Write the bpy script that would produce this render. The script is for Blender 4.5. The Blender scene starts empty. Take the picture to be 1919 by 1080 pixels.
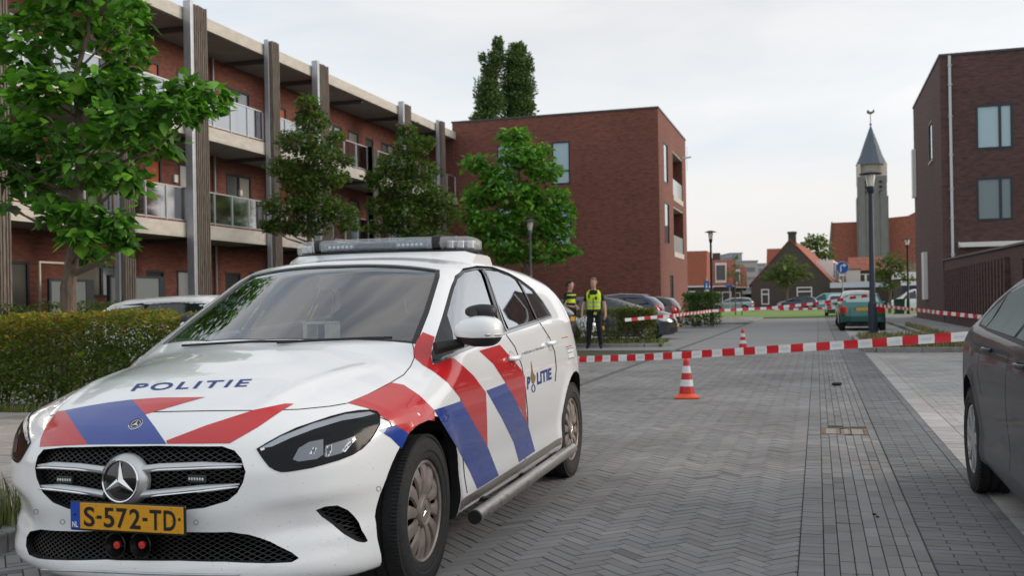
import bpy, bmesh, math, random
import numpy as np
from mathutils import Vector, Matrix
from mathutils.bvhtree import BVHTree
R_ = math.radians
SC = bpy.context.scene
COL = SC.collection
random.seed(7); RNG = np.random.default_rng(7)
# ------------------------------------------------------------ camera
YAW = R_(17.05); CH = 1.18; FPX = 1866.0; HORZ = 570.0; ROLL = R_(1.0)   # the photographer held the camera one degree off level
cd = bpy.data.cameras.new("camera"); cam = bpy.data.objects.new("camera", cd); COL.objects.link(cam)
cam.location = (0, 0, CH); cam.rotation_mode = 'QUATERNION'
cam.rotation_quaternion = (Matrix.Rotation(YAW, 4, 'Z') @ Matrix.Rotation(math.pi/2, 4, 'X') @ Matrix.Rotation(-ROLL, 4, 'Z')).to_quaternion()
cd.sensor_width = 36.0; cd.lens = FPX/1919*36.0; cd.shift_y = (HORZ-540)/1919.0
cd.clip_start = 0.05; cd.clip_end = 3000
cd.dof.use_dof = True; cd.dof.focus_distance = 4.6; cd.dof.aperture_fstop = 5.0
SC.camera = cam
# ------------------------------------------------------------ world and sun
SUN_EL = R_(16); SUN_AZ = R_(68)          # azimuth measured from +Y towards +X
wd = bpy.data.worlds.new("World"); SC.world = wd; wd.use_nodes = True
nt = wd.node_tree; nt.nodes.clear()
def wn(t, **k):
    n = nt.nodes.new(t)
    for a, b in k.items(): setattr(n, a, b)
    return n
wo = wn("ShaderNodeOutputWorld"); bg = wn("ShaderNodeBackground"); sky = wn("ShaderNodeTexSky")
sky.sky_type = 'NISHITA'; sky.sun_disc = False; sky.sun_elevation = SUN_EL; sky.sun_rotation = SUN_AZ
sky.dust_density = 3.0
tc = wn("ShaderNodeTexCoord"); mp = wn("ShaderNodeMapping"); mp.inputs['Scale'].default_value = (1.0, 1.0, 4.2)
mp.inputs['Location'].default_value = (0.3, 1.7, 0.1)
no = wn("ShaderNodeTexNoise"); no.inputs['Scale'].default_value = 1.7; no.inputs['Detail'].default_value = 7; no.inputs['Roughness'].default_value = 0.55
no.inputs['Distortion'].default_value = 0.4
cr = wn("ShaderNodeValToRGB")
cr.color_ramp.elements[0].position = 0.36; cr.color_ramp.elements[0].color = (6.3, 7.2, 8.0, 1)
cr.color_ramp.elements[1].position = 0.60; cr.color_ramp.elements[1].color = (8.3, 8.45, 8.6, 1)
sx = wn("ShaderNodeSeparateXYZ"); mr = wn("ShaderNodeMapRange")
mr.inputs['From Min'].default_value = 0.0; mr.inputs['From Max'].default_value = 0.22
wm = wn("ShaderNodeMix", data_type='RGBA'); wm.inputs[6].default_value = (7.6, 7.2, 6.9, 1)
mx = wn("ShaderNodeMix", data_type='RGBA'); mx.inputs[0].default_value = 0.93
L = nt.links.new
L(tc.outputs['Generated'], mp.inputs[0]); L(mp.outputs[0], no.inputs['Vector']); L(no.outputs[0], cr.inputs[0])
L(tc.outputs['Generated'], sx.inputs[0]); L(sx.outputs[2], mr.inputs[0]); L(mr.outputs[0], wm.inputs[0]); L(cr.outputs[0], wm.inputs[7])
dm = wn("ShaderNodeVectorMath", operation='DOT_PRODUCT'); dm.inputs[1].default_value = (-.12, .60, .79); L(tc.outputs['Generated'], dm.inputs[0])
dr_ = wn("ShaderNodeMapRange"); dr_.inputs['From Min'].default_value = .72; dr_.inputs['From Max'].default_value = .95; dr_.inputs['To Min'].default_value = 0; dr_.inputs['To Max'].default_value = 1; L(dm.outputs['Value'], dr_.inputs[0])
no2 = wn("ShaderNodeTexNoise"); no2.inputs['Scale'].default_value = 3.2; no2.inputs['Detail'].default_value = 5; L(mp.outputs[0], no2.inputs['Vector'])
cr2 = wn("ShaderNodeValToRGB"); cr2.color_ramp.elements[0].position = .35; cr2.color_ramp.elements[0].color = (2.2, 2.7, 3.4, 1); cr2.color_ramp.elements[1].position = .65; cr2.color_ramp.elements[1].color = (6.2, 5.9, 5.7, 1); L(no2.outputs[0], cr2.inputs[0])
bk = wn("ShaderNodeMix", data_type='RGBA'); L(dr_.outputs[0], bk.inputs[0]); L(wm.outputs[2], bk.inputs[6]); L(cr2.outputs[0], bk.inputs[7])
L(sky.outputs[0], mx.inputs[6]); L(bk.outputs[2], mx.inputs[7]); L(mx.outputs[2], bg.inputs[0]); bg.inputs[1].default_value = 0.1
L(bg.outputs[0], wo.inputs[0])
sd = bpy.data.lights.new("sun", 'SUN'); sun = bpy.data.objects.new("sun", sd); COL.objects.link(sun)
sd.energy = 1.9; sd.angle = R_(34); sd.color = (1.0, 0.86, 0.72)
sv = Vector((math.sin(SUN_AZ)*math.cos(SUN_EL), math.cos(SUN_AZ)*math.cos(SUN_EL), math.sin(SUN_EL)))
sun.rotation_euler = sv.to_track_quat('Z', 'Y').to_euler()
SC.view_settings.view_transform = 'Standard'; SC.view_settings.look = 'None'
SC.view_settings.exposure = 0.30; SC.view_settings.gamma = 1.0
SC.cycles.max_bounces = 8; SC.cycles.transparent_max_bounces = 16
# ------------------------------------------------------------ picture measuring (used to find where real things stand)
CY_, SY_ = math.cos(YAW), math.sin(YAW)
def lev(px, py):
    dx, dy = px-960, py-HORZ; c, s = math.cos(ROLL), math.sin(ROLL)
    return (dx*c-dy*s)/FPX, (dx*s+dy*c)/FPX
def at_depth(px, py, d):
    t, v = lev(px, py); xc = t*d
    return Vector((xc*CY_-d*SY_, xc*SY_+d*CY_, CH-v*d))
def ground(px, py, z=0.0): return at_depth(px, py, (CH-z)/lev(px, py)[1])
def on_y(px, py, Y): return at_depth(px, py, Y/(SY_*lev(px, py)[0]+CY_))
def on_x(px, py, X): return at_depth(px, py, X/(CY_*lev(px, py)[0]-SY_))
def to_px(p):
    xc = p[0]*CY_+p[1]*SY_; d = -p[0]*SY_+p[1]*CY_; a, b = xc/d*FPX, (CH-p[2])/d*FPX; c, s = math.cos(ROLL), math.sin(ROLL)
    return 960+a*c+b*s, HORZ-a*s+b*c
# ------------------------------------------------------------ materials
MATS = {}
def mat(name, col=(.5,.5,.5), rough=.6, metal=0.0, var=0.0, vscale=6.0, bump=0.0, bscale=40.0, spec=.5, coat=0.0,
        trans=0.0, alpha=1.0, emit=None, estr=0.0, var2=None, attr=None, stretch=None, ior=1.45, coatr=.03, dirt=None):
    if name in MATS: return MATS[name]
    m = bpy.data.materials.new(name); m.use_nodes = True; MATS[name] = m
    n = m.node_tree.nodes; l = m.node_tree.links.new; p = n['Principled BSDF']
    p.inputs['Base Color'].default_value = (*col, 1); p.inputs['Roughness'].default_value = rough
    p.inputs['Metallic'].default_value = metal; p.inputs['Specular IOR Level'].default_value = spec
    p.inputs['Coat Weight'].default_value = coat; p.inputs['Coat Roughness'].default_value = coatr
    p.inputs['Transmission Weight'].default_value = trans; p.inputs['Alpha'].default_value = alpha; p.inputs['IOR'].default_value = ior
    if emit: p.inputs['Emission Color'].default_value = (*emit, 1); p.inputs['Emission Strength'].default_value = estr
    t = n.new('ShaderNodeTexCoord'); src = t.outputs['Object']
    if stretch:
        q = n.new('ShaderNodeMapping'); q.inputs['Scale'].default_value = stretch; l(src, q.inputs[0]); src = q.outputs[0]
    cur = None
    if attr:
        a = n.new('ShaderNodeAttribute'); a.attribute_name = attr; cur = a.outputs['Color']
    if var > 0 or var2:
        z = n.new('ShaderNodeTexNoise'); z.inputs['Scale'].default_value = vscale; z.inputs['Detail'].default_value = 6; z.inputs['Roughness'].default_value = .6
        l(src, z.inputs['Vector'])
        r = n.new('ShaderNodeValToRGB'); r.color_ramp.elements[0].position = .3; r.color_ramp.elements[1].position = .7
        lo = [max(0, c*(1-var)) for c in col]; hi = [min(1, c*(1+var)) for c in col]
        if var2: hi = list(var2)
        if attr: lo = [1-var]*3; hi = [1+var]*3
        r.color_ramp.elements[0].color = (*lo, 1); r.color_ramp.elements[1].color = (*hi, 1); l(z.outputs[0], r.inputs[0])
        if cur is not None:
            x = n.new('ShaderNodeMix'); x.data_type = 'RGBA'; x.blend_type = 'MULTIPLY'; x.inputs[0].default_value = 1
            l(cur, x.inputs[6]); l(r.outputs[0], x.inputs[7]); cur = x.outputs[2]
        else: cur = r.outputs[0]
    if dirt:      # (colour, scale, threshold): small specks that stay put on the thing
        z = n.new('ShaderNodeTexNoise'); z.inputs['Scale'].default_value = dirt[1]; z.inputs['Detail'].default_value = 3; l(t.outputs['Object'], z.inputs['Vector'])
        r = n.new('ShaderNodeMapRange'); r.inputs['From Min'].default_value = dirt[2]; r.inputs['From Max'].default_value = dirt[2]+.04; r.inputs['To Max'].default_value = dirt[3]; l(z.outputs[0], r.inputs[0])
        s = n.new('ShaderNodeSeparateXYZ'); l(t.outputs['Object'], s.inputs[0])
        g = n.new('ShaderNodeMapRange'); g.inputs['From Min'].default_value = dirt[4]; g.inputs['From Max'].default_value = dirt[5]; g.inputs['To Min'].default_value = 1; g.inputs['To Max'].default_value = 0; l(s.outputs[2], g.inputs[0])
        k = n.new('ShaderNodeMath'); k.operation = 'MULTIPLY'; l(r.outputs[0], k.inputs[0]); l(g.outputs[0], k.inputs[1])
        x = n.new('ShaderNodeMix'); x.data_type = 'RGBA'; l(k.outputs[0], x.inputs[0])
        if cur is not None: l(cur, x.inputs[6])
        else: x.inputs[6].default_value = (*col, 1)
        x.inputs[7].default_value = (*dirt[0], 1); cur = x.outputs[2]
    if cur is not None: l(cur, p.inputs['Base Color'])
    if bump > 0:
        z = n.new('ShaderNodeTexNoise'); z.inputs['Scale'].default_value = bscale; z.inputs['Detail'].default_value = 5; l(src, z.inputs['Vector'])
        b = n.new('ShaderNodeBump'); b.inputs['Strength'].default_value = bump; b.inputs['Distance'].default_value = .02; l(z.outputs[0], b.inputs['Height']); l(b.outputs[0], p.inputs['Normal'])
    return m
def brick_mat(name, c1, c2, mortar, bw=.22, bh=.065, warm=None):
    if name in MATS: return MATS[name]
    m = bpy.data.materials.new(name); m.use_nodes = True; MATS[name] = m
    n = m.node_tree.nodes; l = m.node_tree.links.new; p = n['Principled BSDF']; p.inputs['Roughness'].default_value = .85
    g = n.new('ShaderNodeNewGeometry'); s = n.new('ShaderNodeSeparateXYZ'); l(g.outputs['Position'], s.inputs[0])
    a = n.new('ShaderNodeMath'); a.operation = 'ADD'; l(s.outputs[0], a.inputs[0]); l(s.outputs[1], a.inputs[1])
    c = n.new('ShaderNodeCombineXYZ'); l(a.outputs[0], c.inputs[0]); l(s.outputs[2], c.inputs[1])
    b = n.new('ShaderNodeTexBrick'); l(c.outputs[0], b.inputs['Vector'])
    b.inputs['Color1'].default_value = (*c1, 1); b.inputs['Color2'].default_value = (*c2, 1); b.inputs['Mortar'].default_value = (*mortar, 1)
    b.inputs['Scale'].default_value = 1; b.inputs['Brick Width'].default_value = bw; b.inputs['Row Height'].default_value = bh
    b.inputs['Mortar Size'].default_value = .006; b.inputs['Mortar Smooth'].default_value = .3; b.inputs['Bias'].default_value = -.25
    # long streaks of darker bricks
    q = n.new('ShaderNodeMapping'); q.inputs['Scale'].default_value = (2.0, 8, 1); l(c.outputs[0], q.inputs[0])
    z = n.new('ShaderNodeTexNoise'); z.inputs['Scale'].default_value = 1.5; z.inputs['Detail'].default_value = 4; l(q.outputs[0], z.inputs['Vector'])
    r = n.new('ShaderNodeValToRGB'); r.color_ramp.elements[0].position = .34; r.color_ramp.elements[0].color = (.70, .70, .76, 1)
    r.color_ramp.elements[1].position = .5; r.color_ramp.elements[1].color = (1, 1, 1, 1); l(z.outputs[0], r.inputs[0])
    e = r.color_ramp.elements.new(.75); e.color = (1.25, 1.15, 1.1, 1)
    x = n.new('ShaderNodeMix'); x.data_type = 'RGBA'; x.blend_type = 'MULTIPLY'; x.inputs[0].default_value = 1; l(b.outputs[0], x.inputs[6]); l(r.outputs[0], x.inputs[7])
    z2 = n.new('ShaderNodeTexNoise'); z2.inputs['Scale'].default_value = .35; z2.inputs['Detail'].default_value = 3; l(g.outputs['Position'], z2.inputs['Vector'])
    r2 = n.new('ShaderNodeMapRange'); r2.inputs['To Min'].default_value = .75; r2.inputs['To Max'].default_value = 1.25; l(z2.outputs[0], r2.inputs[0])
    x2 = n.new('ShaderNodeMix'); x2.data_type = 'RGBA'; x2.blend_type = 'MULTIPLY'; x2.inputs[0].default_value = 1; l(x.outputs[2], x2.inputs[6]); l(r2.outputs[0], x2.inputs[7])
    l(x2.outputs[2], p.inputs['Base Color'])
    bp = n.new('ShaderNodeBump'); bp.inputs['Strength'].default_value = .3; bp.inputs['Distance'].default_value = .006; bp.invert = True; l(b.outputs['Fac'], bp.inputs['Height']); l(bp.outputs[0], p.inputs['Normal'])
    return m
def glass_mat(name, tint=(.8,.9,.88), refl=0.12, dens=.35, rough=.02):
    """thin car or window glass: mostly see-through with fresnel reflection and a tint"""
    if name in MATS: return MATS[name]
    m = bpy.data.materials.new(name); m.use_nodes = True; MATS[name] = m
    n = m.node_tree.nodes; l = m.node_tree.links.new; o = n['Material Output']; n.remove(n['Principled BSDF'])
    t = n.new('ShaderNodeBsdfTransparent'); t.inputs[0].default_value = (*[c*(1-dens) for c in tint], 1)
    g = n.new('ShaderNodeBsdfGlossy'); g.inputs['Roughness'].default_value = rough; g.inputs[0].default_value = (.95, .97, 1, 1)
    lw = n.new('ShaderNodeLayerWeight'); lw.inputs[0].default_value = .5
    pw = n.new('ShaderNodeMath'); pw.operation = 'POWER'; pw.inputs[1].default_value = 4.0; l(lw.outputs['Facing'], pw.inputs[0])
    ad = n.new('ShaderNodeMath'); ad.operation = 'MULTIPLY_ADD'; ad.use_clamp = True; ad.inputs[1].default_value = 1-refl; ad.inputs[2].default_value = refl; l(pw.outputs[0], ad.inputs[0])
    x = n.new('ShaderNodeMixShader'); l(ad.outputs[0], x.inputs[0]); l(t.outputs[0], x.inputs[1]); l(g.outputs[0], x.inputs[2]); l(x.outputs[0], o.inputs[0])
    return m
# ------------------------------------------------------------ mesh helpers
class MB:
    def __init__(s): s.v = []; s.f = []; s.m = []; s.c = None
    def add(s, vs, fs, mi=0):
        b = len(s.v); s.v += [tuple(v) for v in vs]; s.f += [tuple(i+b for i in f) for f in fs]; s.m += [mi]*len(fs); return s
    def box(s, x0, x1, y0, y1, z0, z1, mi=0):
        return s.add([(x0,y0,z0),(x1,y0,z0),(x1,y1,z0),(x0,y1,z0),(x0,y0,z1),(x1,y0,z1),(x1,y1,z1),(x0,y1,z1)],
            [(3,2,1,0),(4,5,6,7),(0,1,5,4),(1,2,6,5),(2,3,7,6),(3,0,4,7)], mi)
    def obox(s, c, ax, ay, az, mi=0):
        """box from a centre and three half-axis vectors"""
        c, ax, ay, az = map(Vector, (c, ax, ay, az)); q = [(-1,-1,-1),(1,-1,-1),(1,1,-1),(-1,1,-1),(-1,-1,1),(1,-1,1),(1,1,1),(-1,1,1)]
        return s.add([c+ax*i+ay*j+az*k for i, j, k in q], [(3,2,1,0),(4,5,6,7),(0,1,5,4),(1,2,6,5),(2,3,7,6),(3,0,4,7)], mi)
    def quad(s, a, b, c, d, mi=0): return s.add([a,b,c,d], [(0,1,2,3)], mi)
    def tube(s, pts, rad, n=10, mi=0, cap=True):
        pts = [Vector(p) for p in pts]; k = len(pts); rad = rad if isinstance(rad, (list, tuple)) else [rad]*k
        up = None; b = len(s.v)
        for i, p in enumerate(pts):
            t = (pts[min(i+1,k-1)]-pts[max(i-1,0)]).normalized()
            if up is None: up = Vector((0,0,1)) if abs(t.z) < .9 else Vector((1,0,0))
            a = t.cross(up).normalized(); c = a.cross(t).normalized(); up = c
            for j in range(n):
                w = 2*math.pi*j/n; s.v.append(tuple(p+(a*math.cos(w)+c*math.sin(w))*rad[i]))
        for i in range(k-1):
            for j in range(n):
                s.f.append((b+i*n+j, b+(i+1)*n+j, b+(i+1)*n+(j+1)%n, b+i*n+(j+1)%n)[::-1]); s.m.append(mi)
        if cap:
            s.f.append(tuple(b+j for j in range(n))); s.f.append(tuple(b+(k-1)*n+j for j in range(n))[::-1]); s.m += [mi, mi]
        return s
    def cyl(s, a, b, r, n=16, mi=0, r2=None): return s.tube([a, b], [r, r if r2 is None else r2], n, mi)
    def lathe(s, prof, n=24, mi=0, c=(0,0,0), axis='z'):
        b = len(s.v)
        for r, h in prof:
            for j in range(n):
                w = 2*math.pi*j/n; x, y = r*math.cos(w), r*math.sin(w)
                s.v.append((c[0]+x, c[1]+y, c[2]+h) if axis == 'z' else (c[0]+x, c[1]+h, c[2]+y) if axis == 'y' else (c[0]+h, c[1]+x, c[2]+y))
        for i in range(len(prof)-1):
            for j in range(n):
                q = (b+i*n+j, b+i*n+(j+1)%n, b+(i+1)*n+(j+1)%n, b+(i+1)*n+j); s.f.append(q if axis != 'y' else q[::-1]); s.m.append(mi)
        return s
    def prism(s, poly, h0, h1, axis='y', mi=0):
        """poly in the two other axes, extruded along axis"""
        def P(a, b, h): return (a, h, b) if axis == 'y' else (h, a, b) if axis == 'x' else (a, b, h)
        n = len(poly); b = len(s.v)
        s.v += [P(x, y, h0) for x, y in poly]+[P(x, y, h1) for x, y in poly]
        s.f += [tuple(b+i for i in range(n)), tuple(b+n+i for i in range(n))[::-1]]+[(b+(i+1)%n, b+i, b+n+i, b+n+(i+1)%n) for i in range(n)]
        s.m += [mi]*(n+2); return s
    def ball(s, c, rx, ry=None, rz=None, n=12, k=8, mi=0):
        ry = ry or rx; rz = rz or rx
        prof = [(math.sin(math.pi*i/k), -math.cos(math.pi*i/k)) for i in range(k+1)]; b = len(s.v)
        for r, h in prof:
            for j in range(n):
                w = 2*math.pi*j/n; s.v.append((c[0]+rx*r*math.cos(w), c[1]+ry*r*math.sin(w), c[2]+rz*h))
        for i in range(k):
            for j in range(n): s.f.append((b+i*n+j, b+i*n+(j+1)%n, b+(i+1)*n+(j+1)%n, b+(i+1)*n+j)); s.m.append(mi)
        return s
    def build(s, name, mats, parent=None, smooth=False, sharp=35, bevel=0, fix=False, cols=None):
        me = bpy.data.meshes.new(name); me.from_pydata([tuple(map(float, v)) for v in s.v], [], s.f)
        mats = mats if isinstance(mats, (list, tuple)) else [mats]
        for m in mats: me.materials.append(m)
        if len(mats) > 1: me.polygons.foreach_set('material_index', s.m)
        if fix:
            b = bmesh.new(); b.from_mesh(me); bmesh.ops.remove_doubles(b, verts=b.verts, dist=1e-5); bmesh.ops.recalc_face_normals(b, faces=b.faces); b.to_mesh(me); b.free()
        if smooth:
            me.polygons.foreach_set('use_smooth', [True]*len(me.polygons))
            if sharp: me.set_sharp_from_angle(angle=R_(sharp))
        if cols is not None:
            a = me.color_attributes.new('col', 'FLOAT_COLOR', 'CORNER')
            lt = np.empty(len(me.polygons), dtype=np.int32); me.polygons.foreach_get('loop_total', lt)
            cc = np.repeat(np.asarray(cols, dtype=np.float32), lt, axis=0); cc = np.hstack([cc, np.ones((len(cc), 1), np.float32)])
            a.data.foreach_set('color', cc.ravel())
        me.update(); o = bpy.data.objects.new(name, me); COL.objects.link(o)
        if parent: o.parent = parent
        if bevel:
            b = o.modifiers.new('bevel', 'BEVEL'); b.width = bevel; b.segments = 2; b.limit_method = 'ANGLE'
        return o
def tag(o, label=None, cat=None, group=None, kind=None):
    if label: o['label'] = label
    if cat: o['category'] = cat
    if group: o['group'] = group
    if kind: o['kind'] = kind
    return o
def empty(name, loc=(0,0,0), rz=0, label=None, cat=None, group=None):
    o = bpy.data.objects.new(name, None); o.empty_display_size = .2; COL.objects.link(o); o.location = loc; o.rotation_euler = (0, 0, rz)
    return tag(o, label, cat, group)
def copy_tree(o, parent=None):
    c = o.copy(); COL.objects.link(c); c.parent = parent
    for ch in [q for q in bpy.data.objects if q.parent == o]: copy_tree(ch, c)
    return c
def clip_grid(poly, step):
    """split a simple 2D polygon into cells of a grid; returns verts, faces sharing vertices"""
    xs = [p[0] for p in poly]; ys = [p[1] for p in poly]; V = {}; vl = []; fl = []
    def half(P, a, b, c):       # keep a*x+b*y<=c
        out = []
        for i in range(len(P)):
            p, q = P[i-1], P[i]; fp = a*p[0]+b*p[1]-c; fq = a*q[0]+b*q[1]-c
            if (fp <= 0) != (fq <= 0):
                t = fp/(fp-fq); out.append((p[0]+(q[0]-p[0])*t, p[1]+(q[1]-p[1])*t))
            if fq <= 0: out.append(q)
        return out
    i0, i1 = math.floor(min(xs)/step), math.ceil(max(xs)/step); j0, j1 = math.floor(min(ys)/step), math.ceil(max(ys)/step)
    for i in range(i0, i1):
        S = half(half(poly, -1, 0, -i*step), 1, 0, (i+1)*step)
        if len(S) < 3: continue
        for j in range(j0, j1):
            Q = half(half(S, 0, -1, -j*step), 0, 1, (j+1)*step)
            if len(Q) < 3: continue
            idx = []
            for p in Q:
                k = (round(p[0]/step*2000), round(p[1]/step*2000))
                if k not in V: V[k] = len(vl); vl.append(p)
                if not idx or idx[-1] != V[k]: idx.append(V[k])
            if len(idx) > 2 and idx[0] == idx[-1]: idx.pop()
            if len(set(idx)) > 2 and len(set(idx)) == len(idx): fl.append(tuple(idx))
    return vl, fl
def text2d(s, bold=0.0, shear=0.0, space=1.0):
    """letters as flat 2D triangles, scaled so the text box is 0..1 x 0..1"""
    c = bpy.data.curves.new('t', 'FONT'); c.body = s; c.offset = bold; c.shear = shear; c.space_character = space; c.resolution_u = 4
    o = bpy.data.objects.new('t', c); COL.objects.link(o); dg = bpy.context.evaluated_depsgraph_get(); dg.update()
    me = bpy.data.meshes.new_from_object(o.evaluated_get(dg))
    v = [(p.co.x, p.co.y) for p in me.vertices]; f = [tuple(p.vertices) for p in me.polygons]
    bpy.data.objects.remove(o); bpy.data.curves.remove(c); bpy.data.meshes.remove(me)
    x0 = min(a for a, b in v); x1 = max(a for a, b in v); y0 = min(b for a, b in v); y1 = max(b for a, b in v)
    return [((a-x0)/(x1-x0), (b-y0)/(y1-y0)) for a, b in v], f, (x1-x0)/(y1-y0)
def smooth_pts(P, n=4):
    """closed Catmull-Rom through 2D points"""
    out = []; k = len(P)
    for i in range(k):
        a, b, c, d = P[i-1], P[i], P[(i+1) % k], P[(i+2) % k]
        for j in range(n):
            t = j/n
            out.append(tuple(.5*((2*b[q])+(-a[q]+c[q])*t+(2*a[q]-5*b[q]+4*c[q]-d[q])*t*t+(-a[q]+3*b[q]-3*c[q]+d[q])*t**3) for q in (0, 1)))
    return out
# ------------------------------------------------------------ car body generator (x forward from the front axle, y left, z up)
def itp(tab, x, s=0.0):
    xs = np.array([t[0] for t in tab], float); ys = np.array([t[1] for t in tab], float)
    if s <= 0: return np.interp(x, xs, ys)
    w = np.array([-1.5, -1, -.5, 0, .5, 1, 1.5])*s; g = np.exp(-.5*(w/(s*.8))**2); g /= g.sum()
    return sum(gi*np.interp(np.asarray(x)+wi, xs, ys) for gi, wi in zip(g, w))
def smax(a, b, k):
    h = np.maximum(k-np.abs(a-b), 0)/k
    return np.maximum(a, b)+h*h*k*.25
def body_fn(S):
    def f(P):
        x, y, z = P[:, 0], np.abs(P[:, 1]), P[:, 2]
        xe = x+S.get('wsc', .28)*y*y*np.clip((x+1.9)/1.0, 0, 1)-S.get('rwc', .15)*y*y*np.clip((-x-2.2)/.8, 0, 1)
        hc = itp(S['top'], xe, S.get('ts', .04))
        cr = itp(S['crown'], x, .15)
        top = z-(hc-cr*(y/.7)**2.6)
        wp = itp(S['plan'], x, .12); zb = itp(S['belt'], x, .1)
        low = itp(S['side'], z, .03)
        up = np.maximum(z-zb, 0)
        w = wp+low-S['tumble']*up-np.maximum(.02-np.abs(z-zb-.0)*.25, 0)*0
        for ax in S['axles']:                      # arch flares
            r = np.hypot(x-ax, z-S['wr']); w = w+.014*np.exp(-((r-S['wr']-.055)/.045)**2)*(z < zb-.1)
        sd_ = (y-w)*.95
        if S.get('crease'):
            w = w+.007*np.tanh((.845-.035*x-z)/.028)*(x < .35)-.011*np.exp(-((z-(.40-.045*x))/.055)**2)*np.clip((-.35-x)/.3, 0, 1)*np.clip((x+2.6)/.3, 0, 1)
            top = top-.010*np.exp(-((y-(.585-.20*np.clip(x+.1, 0, 1)))/.035)**2)*np.clip((x+.15)/.15, 0, 1)*np.clip((.75-x)/.25, 0, 1)
        fx = x-(itp(S['nose'], z, .02)-itp(S['nplan'], y, .03))
        if S.get('crease'): fx = fx+.034*np.exp(-(((z-(.405+.06*(y-.6)))/.066)**4))*np.exp(-(((y-.70)/.21)**4))+.012*np.exp(-((z-(.56-.05*y))/.018)**2)*np.clip((y-.5)/.1, 0, 1)*0
        rx = (itp(S['tail'], z, .02)+itp(S['tplan'], y, .03))-x
        bt = itp(S['bottom'], x, .1)-z
        v = smax(top, sd_, S.get('k1', .07)); v = smax(v, fx*.8, S.get('k2', .05)); v = smax(v, rx*.8, .06); v = smax(v, bt, .03)
        return v
    return f
def body_mesh(S, nx=120, ny=40, nz=34):
    xn, xt = S['xn'], S['xt']; hw, h0, h1 = .92, .1, S['h']+.05
    f = body_fn(S)
    gx = np.linspace(xt-.02, xn+.02, nx+1); gy = np.linspace(-hw, hw, ny+1); gz = np.linspace(h0, h1, nz+1)
    V = {}; vl = []; fl = []
    def vid(i, j, k):
        q = (i, j, k)
        if q not in V: V[q] = len(vl); vl.append((gx[i], gy[j], gz[k]))
        return V[q]
    for i in range(nx):
        for j in range(ny):
            fl.append((vid(i,j,nz), vid(i+1,j,nz), vid(i+1,j+1,nz), vid(i,j+1,nz))); fl.append((vid(i,j,0), vid(i,j+1,0), vid(i+1,j+1,0), vid(i+1,j,0)))
        for k in range(nz):
            fl.append((vid(i,0,k), vid(i+1,0,k), vid(i+1,0,k+1), vid(i,0,k+1))); fl.append((vid(i,ny,k), vid(i,ny,k+1), vid(i+1,ny,k+1), vid(i+1,ny,k)))
    for j in range(ny):
        for k in range(nz):
            fl.append((vid(nx,j,k), vid(nx,j+1,k), vid(nx,j+1,k+1), vid(nx,j,k+1))); fl.append((vid(0,j,k), vid(0,j,k+1), vid(0,j+1,k+1), vid(0,j+1,k)))
    P = np.array(vl); zc = S.get('zc', .58)
    o = np.stack([np.clip(P[:, 0], xt+.62, xn-.72), np.clip(P[:, 1], -.25, .25), np.full(len(P), zc)], 1)
    D = P-o; D /= np.linalg.norm(D, axis=1)[:, None]
    lo = np.zeros(len(P)); hi = np.full(len(P), 2.2)
    # first crossing along the ray by marching, then bisection
    t = np.zeros(len(P)); done = np.zeros(len(P), bool)
    for st in range(110):
        tn = t+.02; out = f(o+D*tn[:, None]) > 0; new = out & ~done; hi[new] = tn[new]; lo[new] = t[new]; done |= out; t = tn
        if done.all(): break
    for _ in range(18):
        m = .5*(lo+hi); out = f(o+D*m[:, None]) > 0; hi = np.where(out, m, hi); lo = np.where(out, lo, m)
    Q = o+D*lo[:, None]
    return Q, fl
def boolcut(o, cutters, hide=True):
    for c in cutters:
        m = o.modifiers.new('b', 'BOOLEAN'); m.operation = 'DIFFERENCE'; m.object = c; m.solver = 'EXACT'; m.material_mode = 'TRANSFER'
    dg = bpy.context.evaluated_depsgraph_get(); dg.update()
    me = bpy.data.meshes.new_from_object(o.evaluated_get(dg)); o.modifiers.clear(); old = o.data; o.data = me; bpy.data.meshes.remove(old)
    for c in cutters: bpy.data.objects.remove(c)
    me.polygons.foreach_set('use_smooth', [True]*len(me.polygons)); me.set_sharp_from_angle(angle=R_(32))
    return o
class Skin:
    """finds the outer surface of a body so that lamps, glass, gaps and lettering can lie on it"""
    def __init__(s, Q, fl): s.b = BVHTree.FromPolygons([tuple(p) for p in Q], fl)
    def ray(s, o, d, off=0.0, best=None):
        o = Vector(o); d = Vector(d).normalized(); h = s.b.ray_cast(o, d)
        if h[0] is None:
            # slide to the nearest surface point
            q = o+d*(best or 5.0); n = s.b.find_nearest(q); return n[0]+n[1]*off, n[1]
        n = h[1]
        if n.dot(d) > 0: n = -n
        return h[0]+n*off, n
    def side(s, x, z, sg=1, off=0.0): return s.ray((x, 3*sg, z), (0, -sg, 0), off, 2.2)[0]
    def top(s, x, y, off=0.0): return s.ray((x, y, 3), (0, 0, -1), off, 2.0)[0]
    def front(s, y, z, off=0.0): return s.ray((4, y, z), (-1, 0, 0), off, 3.2)[0]
    def back(s, y, z, off=0.0): return s.ray((-8, y, z), (1, 0, 0), off, 4.0)[0]
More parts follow.
